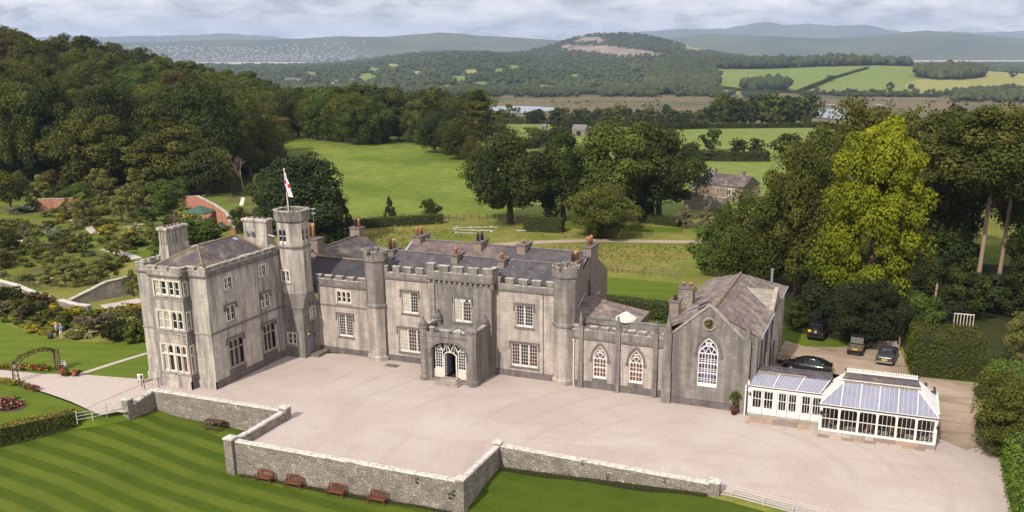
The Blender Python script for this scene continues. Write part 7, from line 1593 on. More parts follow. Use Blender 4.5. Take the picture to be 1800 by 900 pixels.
wall_run('garden_wall', 'low pale stone wall along the back of the flower border', [(-20, 502), (30, 515), (60, 528), (95, 540)], 1.1, .6, 'rubble', 'coping_white')
wall_run('garden_wall', 'pale stone wall stub behind yellow flowers near the wing', [(108, 545), (135, 553), (160, 556)], 1.3, .6, 'rubble', 'coping_white')
wall_run('garden_wall', 'ivy-topped rubble wall climbing away to the right of the flower border', [(124, 537), (150, 532), (190, 524), (235, 516)], 1.5, .6, 'rubble', 'coping', top=[.7, 1.3, 2.2, 2.4])
def ppath(name, pts, w_, mat, dz=.02, kind='structure'):
    P = [gp(*p) for p in pts]; mb = MB(); L_, R_ = [], []
    Q = []
    for a, b in zip(P, P[1:]): Q += [a.lerp(b, k / 6) for k in range(6)]
    Q.append(P[-1])
    for i, p in enumerate(Q):
        d = (Q[min(i + 1, len(Q) - 1)] - Q[max(i - 1, 0)]); n = Vector((d.y, -d.x, 0)).normalized() * w_ / 2
        for S, q in ((L_, p + n), (R_, p - n)): S.append((q.x, q.y, Tz(q.x, q.y) + dz))
    for i in range(len(L_) - 1): mb.face(L_[i], L_[i + 1], R_[i + 1], R_[i])
    o = mb.build(name, MT[mat]); o['kind'] = kind; return o
ppath('garden_path', [(128, 386), (150, 395), (168, 410)], 1.6, 'path'); ppath('garden_path', [(30, 410), (40, 425), (48, 432)], 2.2, 'path'); ppath('garden_path', [(185, 437), (210, 444), (240, 455)], 2.0, 'path'); ppath('garden_path', [(90, 416), (115, 411), (135, 414)], 1.0, 'track')
ppath('garden_path', [(180, 540), (215, 534), (250, 527)], 2.5, 'path'); ppath('garden_path', [(195, 556), (225, 549), (255, 546)], 2.0, 'path')
ppath('farm_track', [(780, 440), (880, 430), (950, 426), (1040, 423), (1150, 425), (1300, 426), (1420, 430)], 2.6, 'track', .05)
ppath('mown_strip', [(40, 400), (75, 404), (110, 400)], 6, 'lawn2', .01); ppath('mown_strip', [(60, 385), (90, 378), (125, 376)], 5, 'lawn2', .01); ppath('mown_strip', [(215, 455), (245, 447), (262, 440)], 6, 'lawn2', .01); ppath('mown_strip', [(150, 455), (180, 460), (205, 468)], 3, 'lawn2', .012)
ppath('mown_strip', [(960, 395), (1060, 400), (1200, 405)], 5, 'lawn2', .01); ppath('mown_strip', [(700, 425), (800, 420), (900, 418)], 9, 'hay_strip' if 'hay_strip' in MT else 'rough', .01)
# border and garden shrubs
def shrub(u, v, hpx, wpx, pal, label, group, kind='round', cat='shrub', name='shrub', lod='shrub'): return tpx(name, u, v, hpx, wpx, kind, pal, lod, label, group, cb=-.12, cat=cat)
rnd = random.Random(21)
blabels = {'yellow': 'clump of yellow flowers in the border along the upper lawn', 'green': 'leafy green shrub in the border along the upper lawn', 'olive': 'olive-green shrub in the border along the upper lawn', 'cream': 'cream-flowered shrub in the border along the upper lawn', 'purple': 'dull purple shrub in the border along the upper lawn', 'rust': 'russet shrub in the border along the upper lawn', 'dark': 'dark green shrub in the border along the upper lawn', 'apple': 'pale green bushy shrub in the border along the upper lawn', 'grey': 'greyish twiggy shrub in the border along the upper lawn'}
frontv = lambda u: np.interp(u, [0, 60, 100, 150, 200, 260], [566, 590, 597, 600, 601, 606]); backv = lambda u: np.interp(u, [0, 90, 150, 260], [520, 545, 562, 555])
for i in range(92):
    u = rnd.uniform(-8, 256); f = rnd.random() ** 1.1; v = frontv(u) - 3 - f * (frontv(u) - backv(u) - 4)
    pal = rnd.choice(['yellow', 'green', 'olive', 'green', 'dark', 'apple', 'olive', 'rust', 'grey', 'purple'] if f > .25 else ['yellow', 'cream', 'green', 'yellow', 'apple', 'olive'])
    if 80 < u < 122 and f < .25: continue
    h = rnd.uniform(10, 18) if f < .3 else rnd.uniform(16, 34); shrub(u, v, h, h * rnd.uniform(1.1, 1.9), pal, blabels[pal].replace('in the border', ('at the front' if f < .3 else 'in the middle' if f < .65 else 'at the back') + ' of the border').replace(' along the upper lawn', '') + ', ' + ['left end', 'left of people', 'near people', 'right of people', 'by the wing'][min(4, max(0, int(u / 52)))], 'shrubs of the border along the upper lawn')
for u, v, h, w_, pal, lab in ((100, 580, 18, 44, 'yellow', 'broad drift of golden yellow flowers in the border behind the white-shirted person'), (110, 545, 14, 24, 'purple', 'mauve flowering bush in the back of the border'), (60, 583, 16, 34, 'yellow', 'bright yellow flower clump at the lawn edge left of the two people'), (135, 590, 16, 30, 'cream', 'pinkish cream flower clump right of the two people')):
    shrub(u, v, h, w_, pal, lab, None)
shrub(205, 598, 44, 60, 'dark', 'big dark shrub at the back of the border by the wing', None); shrub(240, 600, 44, 50, 'olive', 'olive shrub close against the wing corner', None); shrub(60, 560, 36, 56, 'dark', 'big dark bush in the middle of the long border', None); shrub(15, 535, 40, 60, 'dark', 'big dark bush at the left end of the border', None)
glab = {'apple': ('fruit_tree', 'pale green fruit tree in the walled garden'), 'olive': ('garden_tree', 'olive-green small tree in the walled garden'), 'green': ('garden_tree', 'fresh green small tree in the walled garden'), 'dark': ('garden_tree', 'dark bushy evergreen in the walled garden'), 'grey': ('garden_tree', 'greyish thin-leaved tree in the walled garden')}
GT = [(115, 500, 62, 120, 'apple'), (170, 500, 58, 90, 'olive'), (60, 440, 40, 50, 'apple'), (20, 370, 90, 70, 'olive'), (75, 365, 70, 70, 'apple'), (150, 395, 70, 80, 'apple'), (215, 390, 70, 80, 'apple'), (190, 365, 80, 90, 'apple'), (240, 375, 95, 70, 'apple'), (290, 375, 70, 80, 'green'), (205, 450, 45, 60, 'olive'), (270, 425, 40, 45, 'olive'), (15, 440, 45, 60, 'dark'), (60, 372, 26, 30, 'dark'), (335, 430, 55, 95, 'green'), (372, 425, 50, 70, 'green'), (425, 410, 55, 45, 'dark'), (45, 420, 34, 40, 'grey'), (135, 365, 56, 70, 'green'), (320, 345, 46, 60, 'green'), (0, 415, 40, 50, 'olive'), (95, 350, 60, 60, 'rust'), (260, 340, 55, 60, 'olive'), (170, 345, 60, 60, 'olive'), (30, 345, 55, 60, 'olive'), (405, 335, 75, 60, 'olive'), (365, 345, 95, 90, 'dark'), (455, 365, 70, 40, 'olive'), (235, 520, 60, 50, 'olive'), (120, 380, 40, 40, 'olive'), (310, 395, 30, 40, 'grey'), (285, 470, 46, 60, 'green'), (100, 455, 36, 44, 'olive'), (8, 472, 40, 44, 'rust')]
for i, (u, v, h, w_, pal) in enumerate(GT):
    nm, lb = glab.get(pal, ('garden_tree', 'russet small tree in the walled garden'))
    near = 'red brick wall' if v < 378 else ('garden paths' if v < 432 else 'low stone wall'); sd_ = ['far left', 'left', 'middle', 'right', 'by the wing'][min(4, max(0, int(u / 90)))]
    h *= .86; w_ *= .9; pal = {'olive': 'apple', 'rust': 'olive'}.get(pal, pal) if i % 3 else pal
    nm, lb = glab.get(pal, ('garden_tree', 'russet small tree in the walled garden'))
    tpx(nm, u, v, h, w_, 'loose' if pal in ('apple', 'grey') else 'round', pal, 'mid', lb + ' near ' + near + ', ' + sd_, 'small trees of the walled garden', cb=.1)
for i in range(210):
    u = rnd.uniform(-5, 330); v = rnd.uniform(375, 505) - u * .10
    pal = rnd.choice(['yellow', 'green', 'olive', 'silver', 'dark', 'cream', 'apple', 'green', 'olive', 'rust', 'apple']); h = rnd.uniform(8, 20)
    if u > 225 and v > 440: continue
    shrub(u, v, h, h * rnd.uniform(1.2, 2.4), pal, {'yellow': 'yellow-flowered', 'green': 'bright green', 'olive': 'olive-green', 'silver': 'silvery', 'dark': 'dark green', 'cream': 'cream-flowered', 'apple': 'pale green', 'rust': 'russet', 'red': 'red-flowered'}[pal] + ' low bush in the walled garden, ' + ['far back', 'back', 'middle', 'front'][min(3, max(0, int((v + u * .1 - 375) / 33)))] + ' ' + ['left', 'centre left', 'centre right', 'right'][min(3, max(0, int(u / 83)))], 'low bushes of the walled garden', lod='shrub')
# bare tree
def bare_tree(u, v, hpx, label, seed, mat='bark_pale'):
    b = gp(u, v); m = mpp(b); h = hpx * m; t = thing('bare_tree', b, label, 'tree'); rnd = random.Random(seed); tr, br = MB(), MB()
    def grow(p, d, l_, r_, lev, mb):
        e = p + d * l_; mb.tube(p, e, r_, r_ * .65, 5)
        if lev == 0: return
        for _ in range(3 if lev > 1 else 4):
            nd = (d + Vector((rnd.uniform(-.7, .7), rnd.uniform(-.7, .7), rnd.uniform(-.1, .5)))).normalized(); grow(p + d * l_ * rnd.uniform(.55, 1), nd, l_ * rnd.uniform(.5, .72), r_ * .5, lev - 1, br)
    grow(Vector((0, 0, -.2)), Vector((-.12, 0, 1)).normalized(), h * .42, h * .022, 4, tr); tr.build('trunk', MT[mat], t, world=False); br.build('branches', MT[mat], t, world=False)
bare_tree(428, 335, 80, 'leafless pale dead tree in front of the dark wood', 4); bare_tree(1235, 405, 42, 'greyish half-bare tree in front of the farmhouse wall', 8, 'bark'); bare_tree(1205, 400, 40, 'grey twiggy tree left of the half-bare one by the farm wall', 9, 'bark')
tpx('small_tree', 1205, 402, 46, 50, 'loose', 'grey', 'mid', 'grey twiggy bush below the farm wall', None); tpx('small_tree', 1240, 405, 44, 50, 'loose', 'grey', 'mid', 'brownish twiggy bush nearest the tall trees below the farm wall', None)
# gazebo
b = gp(354, 392); t = thing('gazebo', b, 'dark green canopied gazebo in front of the red brick wall', 'gazebo'); cl = plain('green_canvas', (.055, .10, .075), .8)
MB().add([(-2.4, -2, 2.2), (2.4, -2, 2.2), (2.4, 2, 2.2), (-2.4, 2, 2.2), (-.1, 0, 3.4), (-2.4, -2, 2.0), (2.4, -2, 2.0), (2.4, 2, 2.0), (-2.4, 2, 2.0)], [(0, 1, 4), (1, 2, 4), (2, 3, 4), (3, 0, 4), (5, 6, 1, 0), (6, 7, 2, 1), (7, 8, 3, 2), (8, 5, 0, 3)]).build('canopy', cl, t, world=False)
for x in (-2.25, 2.25):
    for y in (-1.85, 1.85): MB().tube((x, y, -.2), (x, y, 2.2), .06).build('post', MT['cream'], t, world=False)
MB().box(-1.2, .2, -.6, .4, .0, .75).build('table', MT['white'], t, world=False); MB().box(1.0, 1.6, -.4, .4, .0, .9).build('seat', MT['wood'], t, world=False)
b = gp(395, 397); t = thing('tent', b, 'small blue tent-like cover near the gazebo', 'tent'); MB().add([(-.7, -.7, 0), (.7, -.7, 0), (.7, .7, 0), (-.7, .7, 0), (0, 0, 1.5)], [(0, 1, 4), (1, 2, 4), (2, 3, 4), (3, 0, 4)]).build('canvas', plain('blue_canvas', (.04, .12, .16), .8), t, world=False)
b = gp(424, 361); t = thing('notice_board', b, 'white slanted board leaning by a mossy post behind the brick wall', 'board'); MB().add([(-.5, 0, 0), (.5, 0, 0), (.7, .5, 1.6), (-.2, .5, 1.6), (-.5, .1, 0), (.5, .1, 0), (.7, .6, 1.6), (-.2, .6, 1.6)], [(0, 1, 2, 3), (7, 6, 5, 4), (0, 4, 5, 1), (1, 5, 6, 2), (2, 6, 7, 3), (3, 7, 4, 0)]).build('board', MT['cream'], t, world=False); MB().tube((.9, .6, -.2), (.9, .6, 1.8), .12).build('post', MT['ridge'], t, world=False)
def iron_fence(pts, label):
    P = [gp(*p) for p in pts]; t = thing('iron_fence', P[0], label, 'fence')
    for a, b in zip(P, P[1:]):
        for z in (.45, .85): MB().tube(a + Vector((0, 0, z)), b + Vector((0, 0, z)), .025, n=4).build('rail', MT['iron'], t)
        n = 4
        for i in range(n): p = a.lerp(b, i / n); MB().tube(p, p + Vector((0, 0, 1.0)), .035, n=4).build('post', MT['iron'], t)
iron_fence([(146, 455), (165, 452), (190, 458), (215, 468)], 'black iron railings round a small garden lawn'); iron_fence([(-5, 490), (40, 500), (85, 515)], 'dark posts and rails along the garden bank by the low stone wall')
# rose arch over the drive, rose beds
def rose_arch():
    a, b = Vector((-78.3, 60.1, 0)), Vector((-77.3, 64.15, 0)); t = thing('rose_arch', (a + b) / 2, 'long rustic arch of bare climbing stems over the garden drive', 'arch'); rnd = random.Random(2)
    for off in (-.35, .35):
        o = Vector((off, 0, 0)); mb = MB(); pts = [a + o, a + o + Vector((0, 0, 1.6)), a.lerp(b, .2) + o + Vector((0, 0, 2.3)), a.lerp(b, .5) + o + Vector((0, 0, 2.5)), a.lerp(b, .8) + o + Vector((0, 0, 2.6)), b + o + Vector((0, 0, 2.1)), b + o]
        for p, q in zip(pts, pts[1:]): mb.tube(p, q, .05, n=5)
        mb.build('hoop', MT['darkwood'], t)
        for _ in range(16):
            k = rnd.randint(0, 5); p = pts[k].lerp(pts[k + 1], rnd.random()); q = p + Vector((rnd.uniform(-.4, .4), rnd.uniform(-.5, .5), rnd.uniform(-.3, .35))); MB().tube(p, q, .03, n=4).build('stem', MT['darkwood'], t)
    for e in (a, b):
        for _ in range(4): p = e + Vector((rnd.uniform(-.4, .4), rnd.uniform(-.2, .2), 0)); MB().tube(p, p + Vector((rnd.uniform(-.15, .15), 0, 2.0)), .04, n=4).build('stem', MT['bark_pale'], t)
    rn = np.random.default_rng(4); C = np.array([a.lerp(b, k / 24) + Vector((0, 0, 2.0 + .6 * math.sin(PI * k / 24))) for k in range(25)] + [b + Vector((0, 0, z)) for z in (.5, 1, 1.5)]); V, F, tn = leaf_arrays(C, np.full(len(C), .28), 12, .07, rn); o = link('leaves', np_mesh('leaves', V - np.array(t.location), F, tn, L['rust']), t, False)
rose_arch()
def bed(name, label, pts, mat='soil', hh=.08):
    t = thing(name, (*np.mean(pts, 0), 0), label, 'flower bed'); m = MB(); c = np.mean(pts, 0); m.loft([[(x, y, -.05) for x, y in pts], [(c[0] + (x - c[0]) * .93, c[1] + (y - c[1]) * .93, hh) for x, y in pts]]); m.build('soil', MT[mat], t); return t
bed('rose_bed', 'oval soil bed of pink roses cut into the lawn', [(-73.9 + 2.6 * math.cos(a), 54.9 + 1.35 * math.sin(a)) for a in np.linspace(0, 2 * PI, 28)[:-1]])
for i in range(16):
    a, k = rnd.uniform(0, 2 * PI), rnd.random() ** .5 * .8; tree('rose_bush', (-73.9 + 2.5 * k * math.cos(a), 54.9 + 1.25 * k * math.sin(a), 0), rnd.uniform(.55, .85), rnd.uniform(.7, 1.0), 'round', 'pink', 'tiny', 'pink-flowered rose bush in the oval bed', 'roses in the oval bed', cat='shrub', cb=-.1, sink=.0)
for i in range(26):
    u = 0 + i * 5.4; v = 660 - 12 + (8 if u > 110 else 0) * 1.0 + u * .035
    if 88 < u < 104: continue
    p_ = gp(u, v); fp_ = rnd.choice(['red', 'pink', 'yellow']) if u > 108 else rnd.choice(['yellow', 'cream', 'apple', 'red']); tree('rose_bush', p_, rnd.uniform(.5, .75), rnd.uniform(.7, 1.1), 'round', fp_, 'tiny', ('leafy green' if fp_ == 'apple' else fp_ + '-flowered') + ' low bush along the drive, ' + ('right of the rose arch' if u > 100 else 'left of the rose arch' if u > 45 else 'at the photo edge'), 'flowers along the drive', cat='shrub', cb=-.1, sink=0)
for u, v, pal in ((52, 684, 'red'), (58, 686, 'red'), (64, 687, 'red'), (48, 681, 'cream'), (3, 672, 'yellow'), (9, 673, 'yellow'), (15, 674, 'apple'), (22, 677, 'yellow'), (30, 676, 'apple'), (38, 678, 'apple')):
    p_ = gp(u, v); tree('rose_bush', p_, .55, .9, 'round', pal, 'tiny', ('leafy green' if pal == 'apple' else pal + '-flowered') + ' low bush at the edge of the rose lawn', 'flowers at the edge of the rose lawn', cat='shrub', cb=-.1, sink=0)
hedge('lawn_edge_growth', 'weedy brown-green strip at the foot of the right-hand terrace wall', (-26.8, 61.1), (-10.5, 60.6), .5, .22, 'rust', 40, .06, zf=lawn_z, cat='plants', wob=.08)
hedge('lawn_edge_growth', 'weedy strip at the foot of the terrace wall behind the benches', (-47, 54.25), (-28, 54.25), .4, .16, 'rust', 40, .05, zf=lawn_z, cat='plants', wob=.07)

# ------------------------------------------------------------------ right-hand trees and hedges
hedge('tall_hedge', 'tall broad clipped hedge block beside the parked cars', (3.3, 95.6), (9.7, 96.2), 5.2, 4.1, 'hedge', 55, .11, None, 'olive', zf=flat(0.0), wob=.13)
hedge('bright_hedge', 'bright green conifer hedge running along the right side of the drive', (12.0, 93), (12.2, 77.5), 3.2, 2.6, 'hedge_bright', 60, .10, zf=flat(0.0), wob=.14)
hedge('bright_hedge', 'bright green hedge in the bottom right corner', (11.7, 74.5), (11.6, 60), 3.4, 2.9, 'hedge_bright', 70, .10, zf=flat(0.0), wob=.12)
hedge('lawn_hedge', 'dark green hedge across the back lawn behind the long low range', (-36, 104.7), (-17.2, 103.2), 2.0, 2.1, 'green', 40, .11, zf=flat(0.0), wob=.12)
shrub(1165, 563, 20, 42, 'green', 'low green shrub against the back lawn hedge', None); shrub(1110, 575, 24, 26, 'dark', 'dark clipped dome bush behind the ribbed roof lantern', None, lod='mid')
NEAR = [
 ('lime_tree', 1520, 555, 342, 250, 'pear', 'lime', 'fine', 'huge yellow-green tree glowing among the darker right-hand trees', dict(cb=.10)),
 ('broadleaf_tree', 1398, 520, 270, 200, 'wide', 'olive', 'fine', 'broad green tree with spreading limbs behind the hall roof', dict(cb=.08)),
 ('broadleaf_tree', 1318, 512, 178, 165, 'wide', 'green', 'fine', 'lower green tree leaning out left of the broad green tree', dict(cb=.04)),
 ('broadleaf_tree', 1430, 470, 240, 170, 'round', 'oak', 'hi', 'dark tree filling the gap between broad green and yellow-green trees', dict(cb=.1)),
 ('broadleaf_tree', 1500, 450, 268, 180, 'wide', 'olive', 'hi', 'olive-topped tree rising just left behind the yellow-green tree', dict(cb=.2)),
 ('broadleaf_tree', 1600, 470, 285, 200, 'wide', 'oak', 'hi', 'dark tree rising right behind the yellow-green tree', dict(cb=.12)),
 ('broadleaf_tree', 1715, 520, 335, 220, 'wide', 'oak', 'hi', 'tall tree with a long bare pale trunk, left of the trunk pair', dict(cb=.47, trunk_mat='bark_pale', trunk_w=.55)),
 ('broadleaf_tree', 1752, 514, 320, 200, 'wide', 'rust', 'hi', 'tall tree with a leaning pale trunk, right of the trunk pair', dict(cb=.48, trunk_mat='bark_pale', trunk_w=.55)),
 ('broadleaf_tree', 1825, 480, 280, 190, 'wide', 'rust', 'hi', 'russet-leaved tree at the right edge of the photo', dict(cb=.15)),
 ('broadleaf_tree', 1665, 455, 262, 170, 'round', 'olive', 'hi', 'brownish tree between the dark tree and the pale trunk pair', dict(cb=.15)),
 ('broadleaf_tree', 1560, 420, 232, 170, 'wide', 'olive', 'hi', 'olive tree top peeping above the yellow-green tree', dict(cb=.1)),
 ('broadleaf_tree', 1650, 400, 205, 150, 'wide', 'oak', 'mid', 'green-brown tree on the skyline of the right-hand trees', dict(cb=.1)),
 ('broadleaf_tree', 1770, 395, 190, 160, 'wide', 'dark', 'mid', 'dark tree behind the crowns of the pale trunk pair', dict(cb=.4)),
 ('broadleaf_tree', 1590, 560, 130, 130, 'round', 'dark', 'hi', 'dark understorey tree at the right foot of the yellow-green tree', dict(cb=.0)),
 ('broadleaf_tree', 1660, 500, 110, 120, 'round', 'dark', 'mid', 'dark understorey tree left of the pale trunk pair', dict(cb=.0)),
 ('broadleaf_tree', 1460, 540, 120, 120, 'round', 'dark', 'hi', 'dark understorey tree left under the yellow-green tree', dict(cb=.0)),
 ('broadleaf_tree', 1640, 470, 190, 150, 'round', 'dark', 'hi', 'dark dense tree left behind the pale trunk pair', dict(cb=.0)),
 ('broadleaf_tree', 1815, 520, 190, 110, 'round', 'dark', 'hi', 'dark dense tree right behind the pale trunk pair', dict(cb=.0)),
 ('laurel', 1740, 545, 70, 110, 'round', 'yew', 'mid', 'dark undergrowth at the foot of the pale trunk pair', dict(cb=.0)),
 ('laurel', 1660, 585, 60, 90, 'round', 'yew', 'mid', 'shaded bush just behind the tall hedge', dict(cb=.0)),
 ('yew_tree', 1520, 606, 122, 150, 'round', 'yew', 'hi', 'dense dark yew behind the jeep and utility truck', dict(cb=.0)),
 ('yew_tree', 1440, 575, 95, 90, 'round', 'yew', 'mid', 'dark yew in shade right of the hall', dict(cb=.0)),
 ('laurel', 1615, 590, 90, 80, 'round', 'green', 'mid', 'glossy green laurel between yew and tall hedge', dict(cb=.0)),
 ('laurel', 1690, 560, 90, 110, 'round', 'dark', 'mid', 'dark laurel below the pale trunk pair', dict(cb=.0)),
 ('laurel', 1790, 560, 90, 90, 'round', 'dark', 'mid', 'dark laurel at the right edge below the russet tree', dict(cb=.0)),
 ('shrub_tree', 1400, 575, 50, 60, 'round', 'dark', 'mid', 'dark shrub at the far end of the hall', dict(cb=.0)),
 ('weeping_tree', 1800, 640, 125, 110, 'loose', 'apple', 'hi', 'pale feathery tree at the right edge beside the tall hedge', dict(cb=.05)),
 ('round_bush', 1752, 800, 160, 140, 'round', 'olive', 'hi', 'big rounded olive-green bush overhanging the drive', dict(cb=.05)),
 ('broadleaf_tree', 1255, 485, 100, 100, 'round', 'green', 'mid', 'low green tree at the left foot of the broad green tree', dict(cb=.05)),
 ('broadleaf_tree', 1320, 500, 110, 110, 'round', 'green', 'mid', 'leafy tree just behind the hall ridge', dict(cb=.05)),
 ('broadleaf_tree', 897, 392, 160, 165, 'wide', 'dark', 'hi', 'leftmost big dark tree on the pasture edge, with a clear short trunk', dict(cb=.09)),
 ('broadleaf_tree', 990, 388, 155, 130, 'tall', 'dark', 'hi', 'narrower dark tree between the two biggest pasture-edge trees', dict(cb=.08)),
 ('broadleaf_tree', 1085, 390, 192, 175, 'wide', 'oak', 'hi', 'tallest olive-topped tree in the pasture-edge clump', dict(cb=.08)),
 ('broadleaf_tree', 1158, 388, 168, 150, 'wide', 'dark', 'hi', 'dark spreading tree at the right of the pasture-edge clump', dict(cb=.1)),
 ('round_bush', 1060, 418, 96, 128, 'round', 'olive', 'hi', 'round olive bush-like tree in front of the pasture-edge clump', dict(cb=.02)),
 ('conifer', 538, 434, 166, 200, 'tall', 'conifer', 'hi', 'big dark conifer clump directly behind the flag tower', dict(cb=.0)),
 ('conifer', 600, 428, 95, 85, 'cone', 'conifer', 'hi', 'smaller dark conifer at the right foot of the big conifer', dict(cb=.0)),
 ('conifer', 500, 410, 115, 70, 'tall', 'conifer', 'mid', 'dark conifer behind the wing chimney', dict(cb=.0)),
 ('conifer', 685, 383, 40, 30, 'cone', 'conifer', 'mid', 'small pointed conifer on the pasture edge', dict(cb=.0)),
 ('small_tree', 757, 386, 38, 38, 'round', 'dark', 'mid', 'small round dark tree on the pasture edge', dict(cb=.05)),
 ('small_tree', 1135, 388, 60, 40, 'round', 'dark', 'mid', 'dark shady tree right of the round olive bush', dict(cb=.0))]
for nm, u, v, h, w_, kd, pal, lod, lab, kw in NEAR: tpx(nm, u, v, h, w_, kd, pal, lod, lab, None, **kw)
h_ = hedge('ivy_wall', 'ivy and bramble covered old wall at the foot of the pasture', gp(615, 402), gp(778, 392), 1.6, 1.7, 'olive', 25, .13, wob=.2)
hedge('dark_hedge', 'dark clipped hedge under the pasture-edge trees', gp(922, 405), gp(990, 408), 2.2, 2.4, 'hedge', 25, .13, wob=.12); hedge('dark_hedge', 'low green hedge right of the round olive bush', gp(1125, 390), gp(1195, 398), 2.0, 1.6, 'green', 25, .13, wob=.12)
def kerb(u0, v0, u1, v1, lab):
    a, b = gp(u0, v0), gp(u1, v1); t = thing('stone_kerb', a, lab, 'kerb', 'pale stone kerbs in the meadow'); rnd = random.Random(u0)
    n = 9
    for i in range(n): p, q = a.lerp(b, i / n), a.lerp(b, (i + .92) / n); MB().tube(p + Vector((0, 0, .15)), q + Vector((0, 0, .15 + rnd.uniform(-.05, .1))), rnd.uniform(.1, .17), n=6).build('stone', MT['coping'], t)
kerb(797, 402, 875, 401, 'farthest of the pale stone kerbs in the meadow'); kerb(797, 405, 868, 408, 'middle pale stone kerb in the meadow'); kerb(800, 410, 850, 413, 'nearest pale stone kerb in the meadow'); kerb(907, 407, 925, 407, 'short pale stone kerb by the dark hedge')
def post_fence(pts, label, h=1.1, mat='bark_pale', n=6, nr=2):
    P = [gp(*p) for p in pts]; t = thing('post_fence', P[0], label, 'fence')
    for a, b in zip(P, P[1:]):
        for k in range(nr): z = h * (k + 1) / (nr + .2); MB().tube(a + Vector((0, 0, z)), b + Vector((0, 0, z)), .04, n=4).build('rail', MT[mat], t)
        for i in range(n + 1): p = a.lerp(b, i / n); MB().tube(p - Vector((0, 0, .2)), p + Vector((0, 0, h)), .07, n=5).build('post', MT[mat], t)
post_fence([(1072, 476), (1130, 482), (1195, 488)], 'wooden post and rail fence across the back lawn'); post_fence([(775, 386), (870, 386), (925, 389)], 'thin wire fence along the foot of the pasture', 1.0, 'bark', 7)
# farmhouse
def farmhouse():
    b = gp(1262, 352); m = mpp(b); t = thing('farmhouse', b, 'pinkish rendered farmhouse with grey slate roof beyond the trees', 'house', None, YAW); rz = plain('pink_render', (.37, .295, .25), .9, c2=(.32, .255, .22), scale=.6)
    s = m
    hb = MB(); W_ = 45 * s; hb.box(-W_, W_ * 1.05, 0, 7, -1, 3.3); hb.build('wall', rz, t, world=False)
    MB().loft([[(-W_ - .3, -.3, 3.3), (-W_ - .3, 3.5, 5.3), (-W_ - .3, 7.3, 3.3)], [(W_ * 1.05 + .3, -.3, 3.3), (W_ * 1.05 + .3, 3.5, 5.3), (W_ * 1.05 + .3, 7.3, 3.3)]]).build('roof', MT['slate_moss'], t, world=False)
    MB().box(-W_ * .98, -W_ * .35, -2.2, 0, -1, 3.1).build('gabled_bay', rz, t, world=False); MB().loft([[(-W_ * 1.02, -2.5, 3.1), (-W_ * .66, -2.5, 5.0), (-W_ * .31, -2.5, 3.1)], [(-W_ * 1.02, 3.4, 3.1), (-W_ * .66, 3.4, 5.0), (-W_ * .31, 3.4, 3.1)]]).build('roof', MT['slate'], t, world=False)
    for x in (-W_ * .72, W_ * .55): MB().box(x, x + 1.0, 3, 4, 4, 6.3).build('chimney', MT['chim'], t, world=False)
    for x, w_ in ((-.6, .5), (W_ * .38, .9)):
        f = MB().box(x - .15, x + w_ + .15, -.06, .02, 1.3, 2.7).build('window', MT['white'], t, world=False); MB().box(x, x + w_ / 2 - .05, -.1, -.061, 1.45, 2.55).box(x + w_ / 2 + .05, x + w_, -.1, -.061, 1.45, 2.55).build('pane', MT['glass'], f, world=False)
    w2 = thing('yard_retaining_wall', gp(1250, 372), 'rubble retaining wall topped with pale palings below the farmhouse', 'wall', None, YAW); mm = mpp(w2.location)
    MB().box(-58 * mm, 30 * mm, 0, .6, -1, 3.0).build('wall', MT['rubble'], w2, world=False); MB().box(-58 * mm, 30 * mm, -.1, .7, 3.001, 3.15).build('coping', MT['coping'], w2, world=False)
    for i in range(34): x = (-46 + i * 2.25) * mm; MB().box(x, x + .12, .25, .33, 3.15, 5.0 if i > 5 else 3.5 + i * .25).build('paling', MT['bark_pale'], w2, world=False)
    MB().box(-48 * mm, 30 * mm, .33, .4, 4.4, 4.55).build('rail', MT['bark_pale'], w2, world=False)
farmhouse()
def barn(u, v, w_, h, lab, wl, rf, rz=0):
    b = gp(u, v); m = mpp(b); t = thing('barn', b, lab, 'building', None, YAW + rz); W_ = w_ * m / 2; H_ = h * m
    MB().box(-W_, W_, -W_ * .5, W_ * .5, -1, H_ * .55).build('wall', MT[wl], t, world=False); MB().loft([[(-W_ * 1.05, -W_ * .56, H_ * .55), (-W_ * 1.05, 0, H_), (-W_ * 1.05, W_ * .56, H_ * .55)], [(W_ * 1.05, -W_ * .56, H_ * .55), (W_ * 1.05, 0, H_), (W_ * 1.05, W_ * .56, H_ * .55)]]).build('roof', MT[rf], t, world=False)
    MB().box(-W_ * .3, W_ * .35, -W_ * .52, -W_ * .501, 0, H_ * .42).build('opening', MT['iron'], t, world=False)
barn(1020, 238, 26, 19, 'grey open-fronted barn among the far fields', 'chim', 'roofgrey', .2); barn(957, 227, 12, 9, 'small grey shed left of the far barn', 'chim', 'roofgrey')
for u, v, w_, lab in ((511, 146, 18, 'white house in the distant woods, leftmost of the group'), (590, 150, 14, 'grey-roofed house right of the white houses in distant woods'), (619, 147, 10, 'small pale house rightmost among the distant woods'), (525, 147, 14, 'white house beside the leftmost one in the distant woods')): barn(u, v, w_, 9, lab, 'white', 'roofgrey', .3)

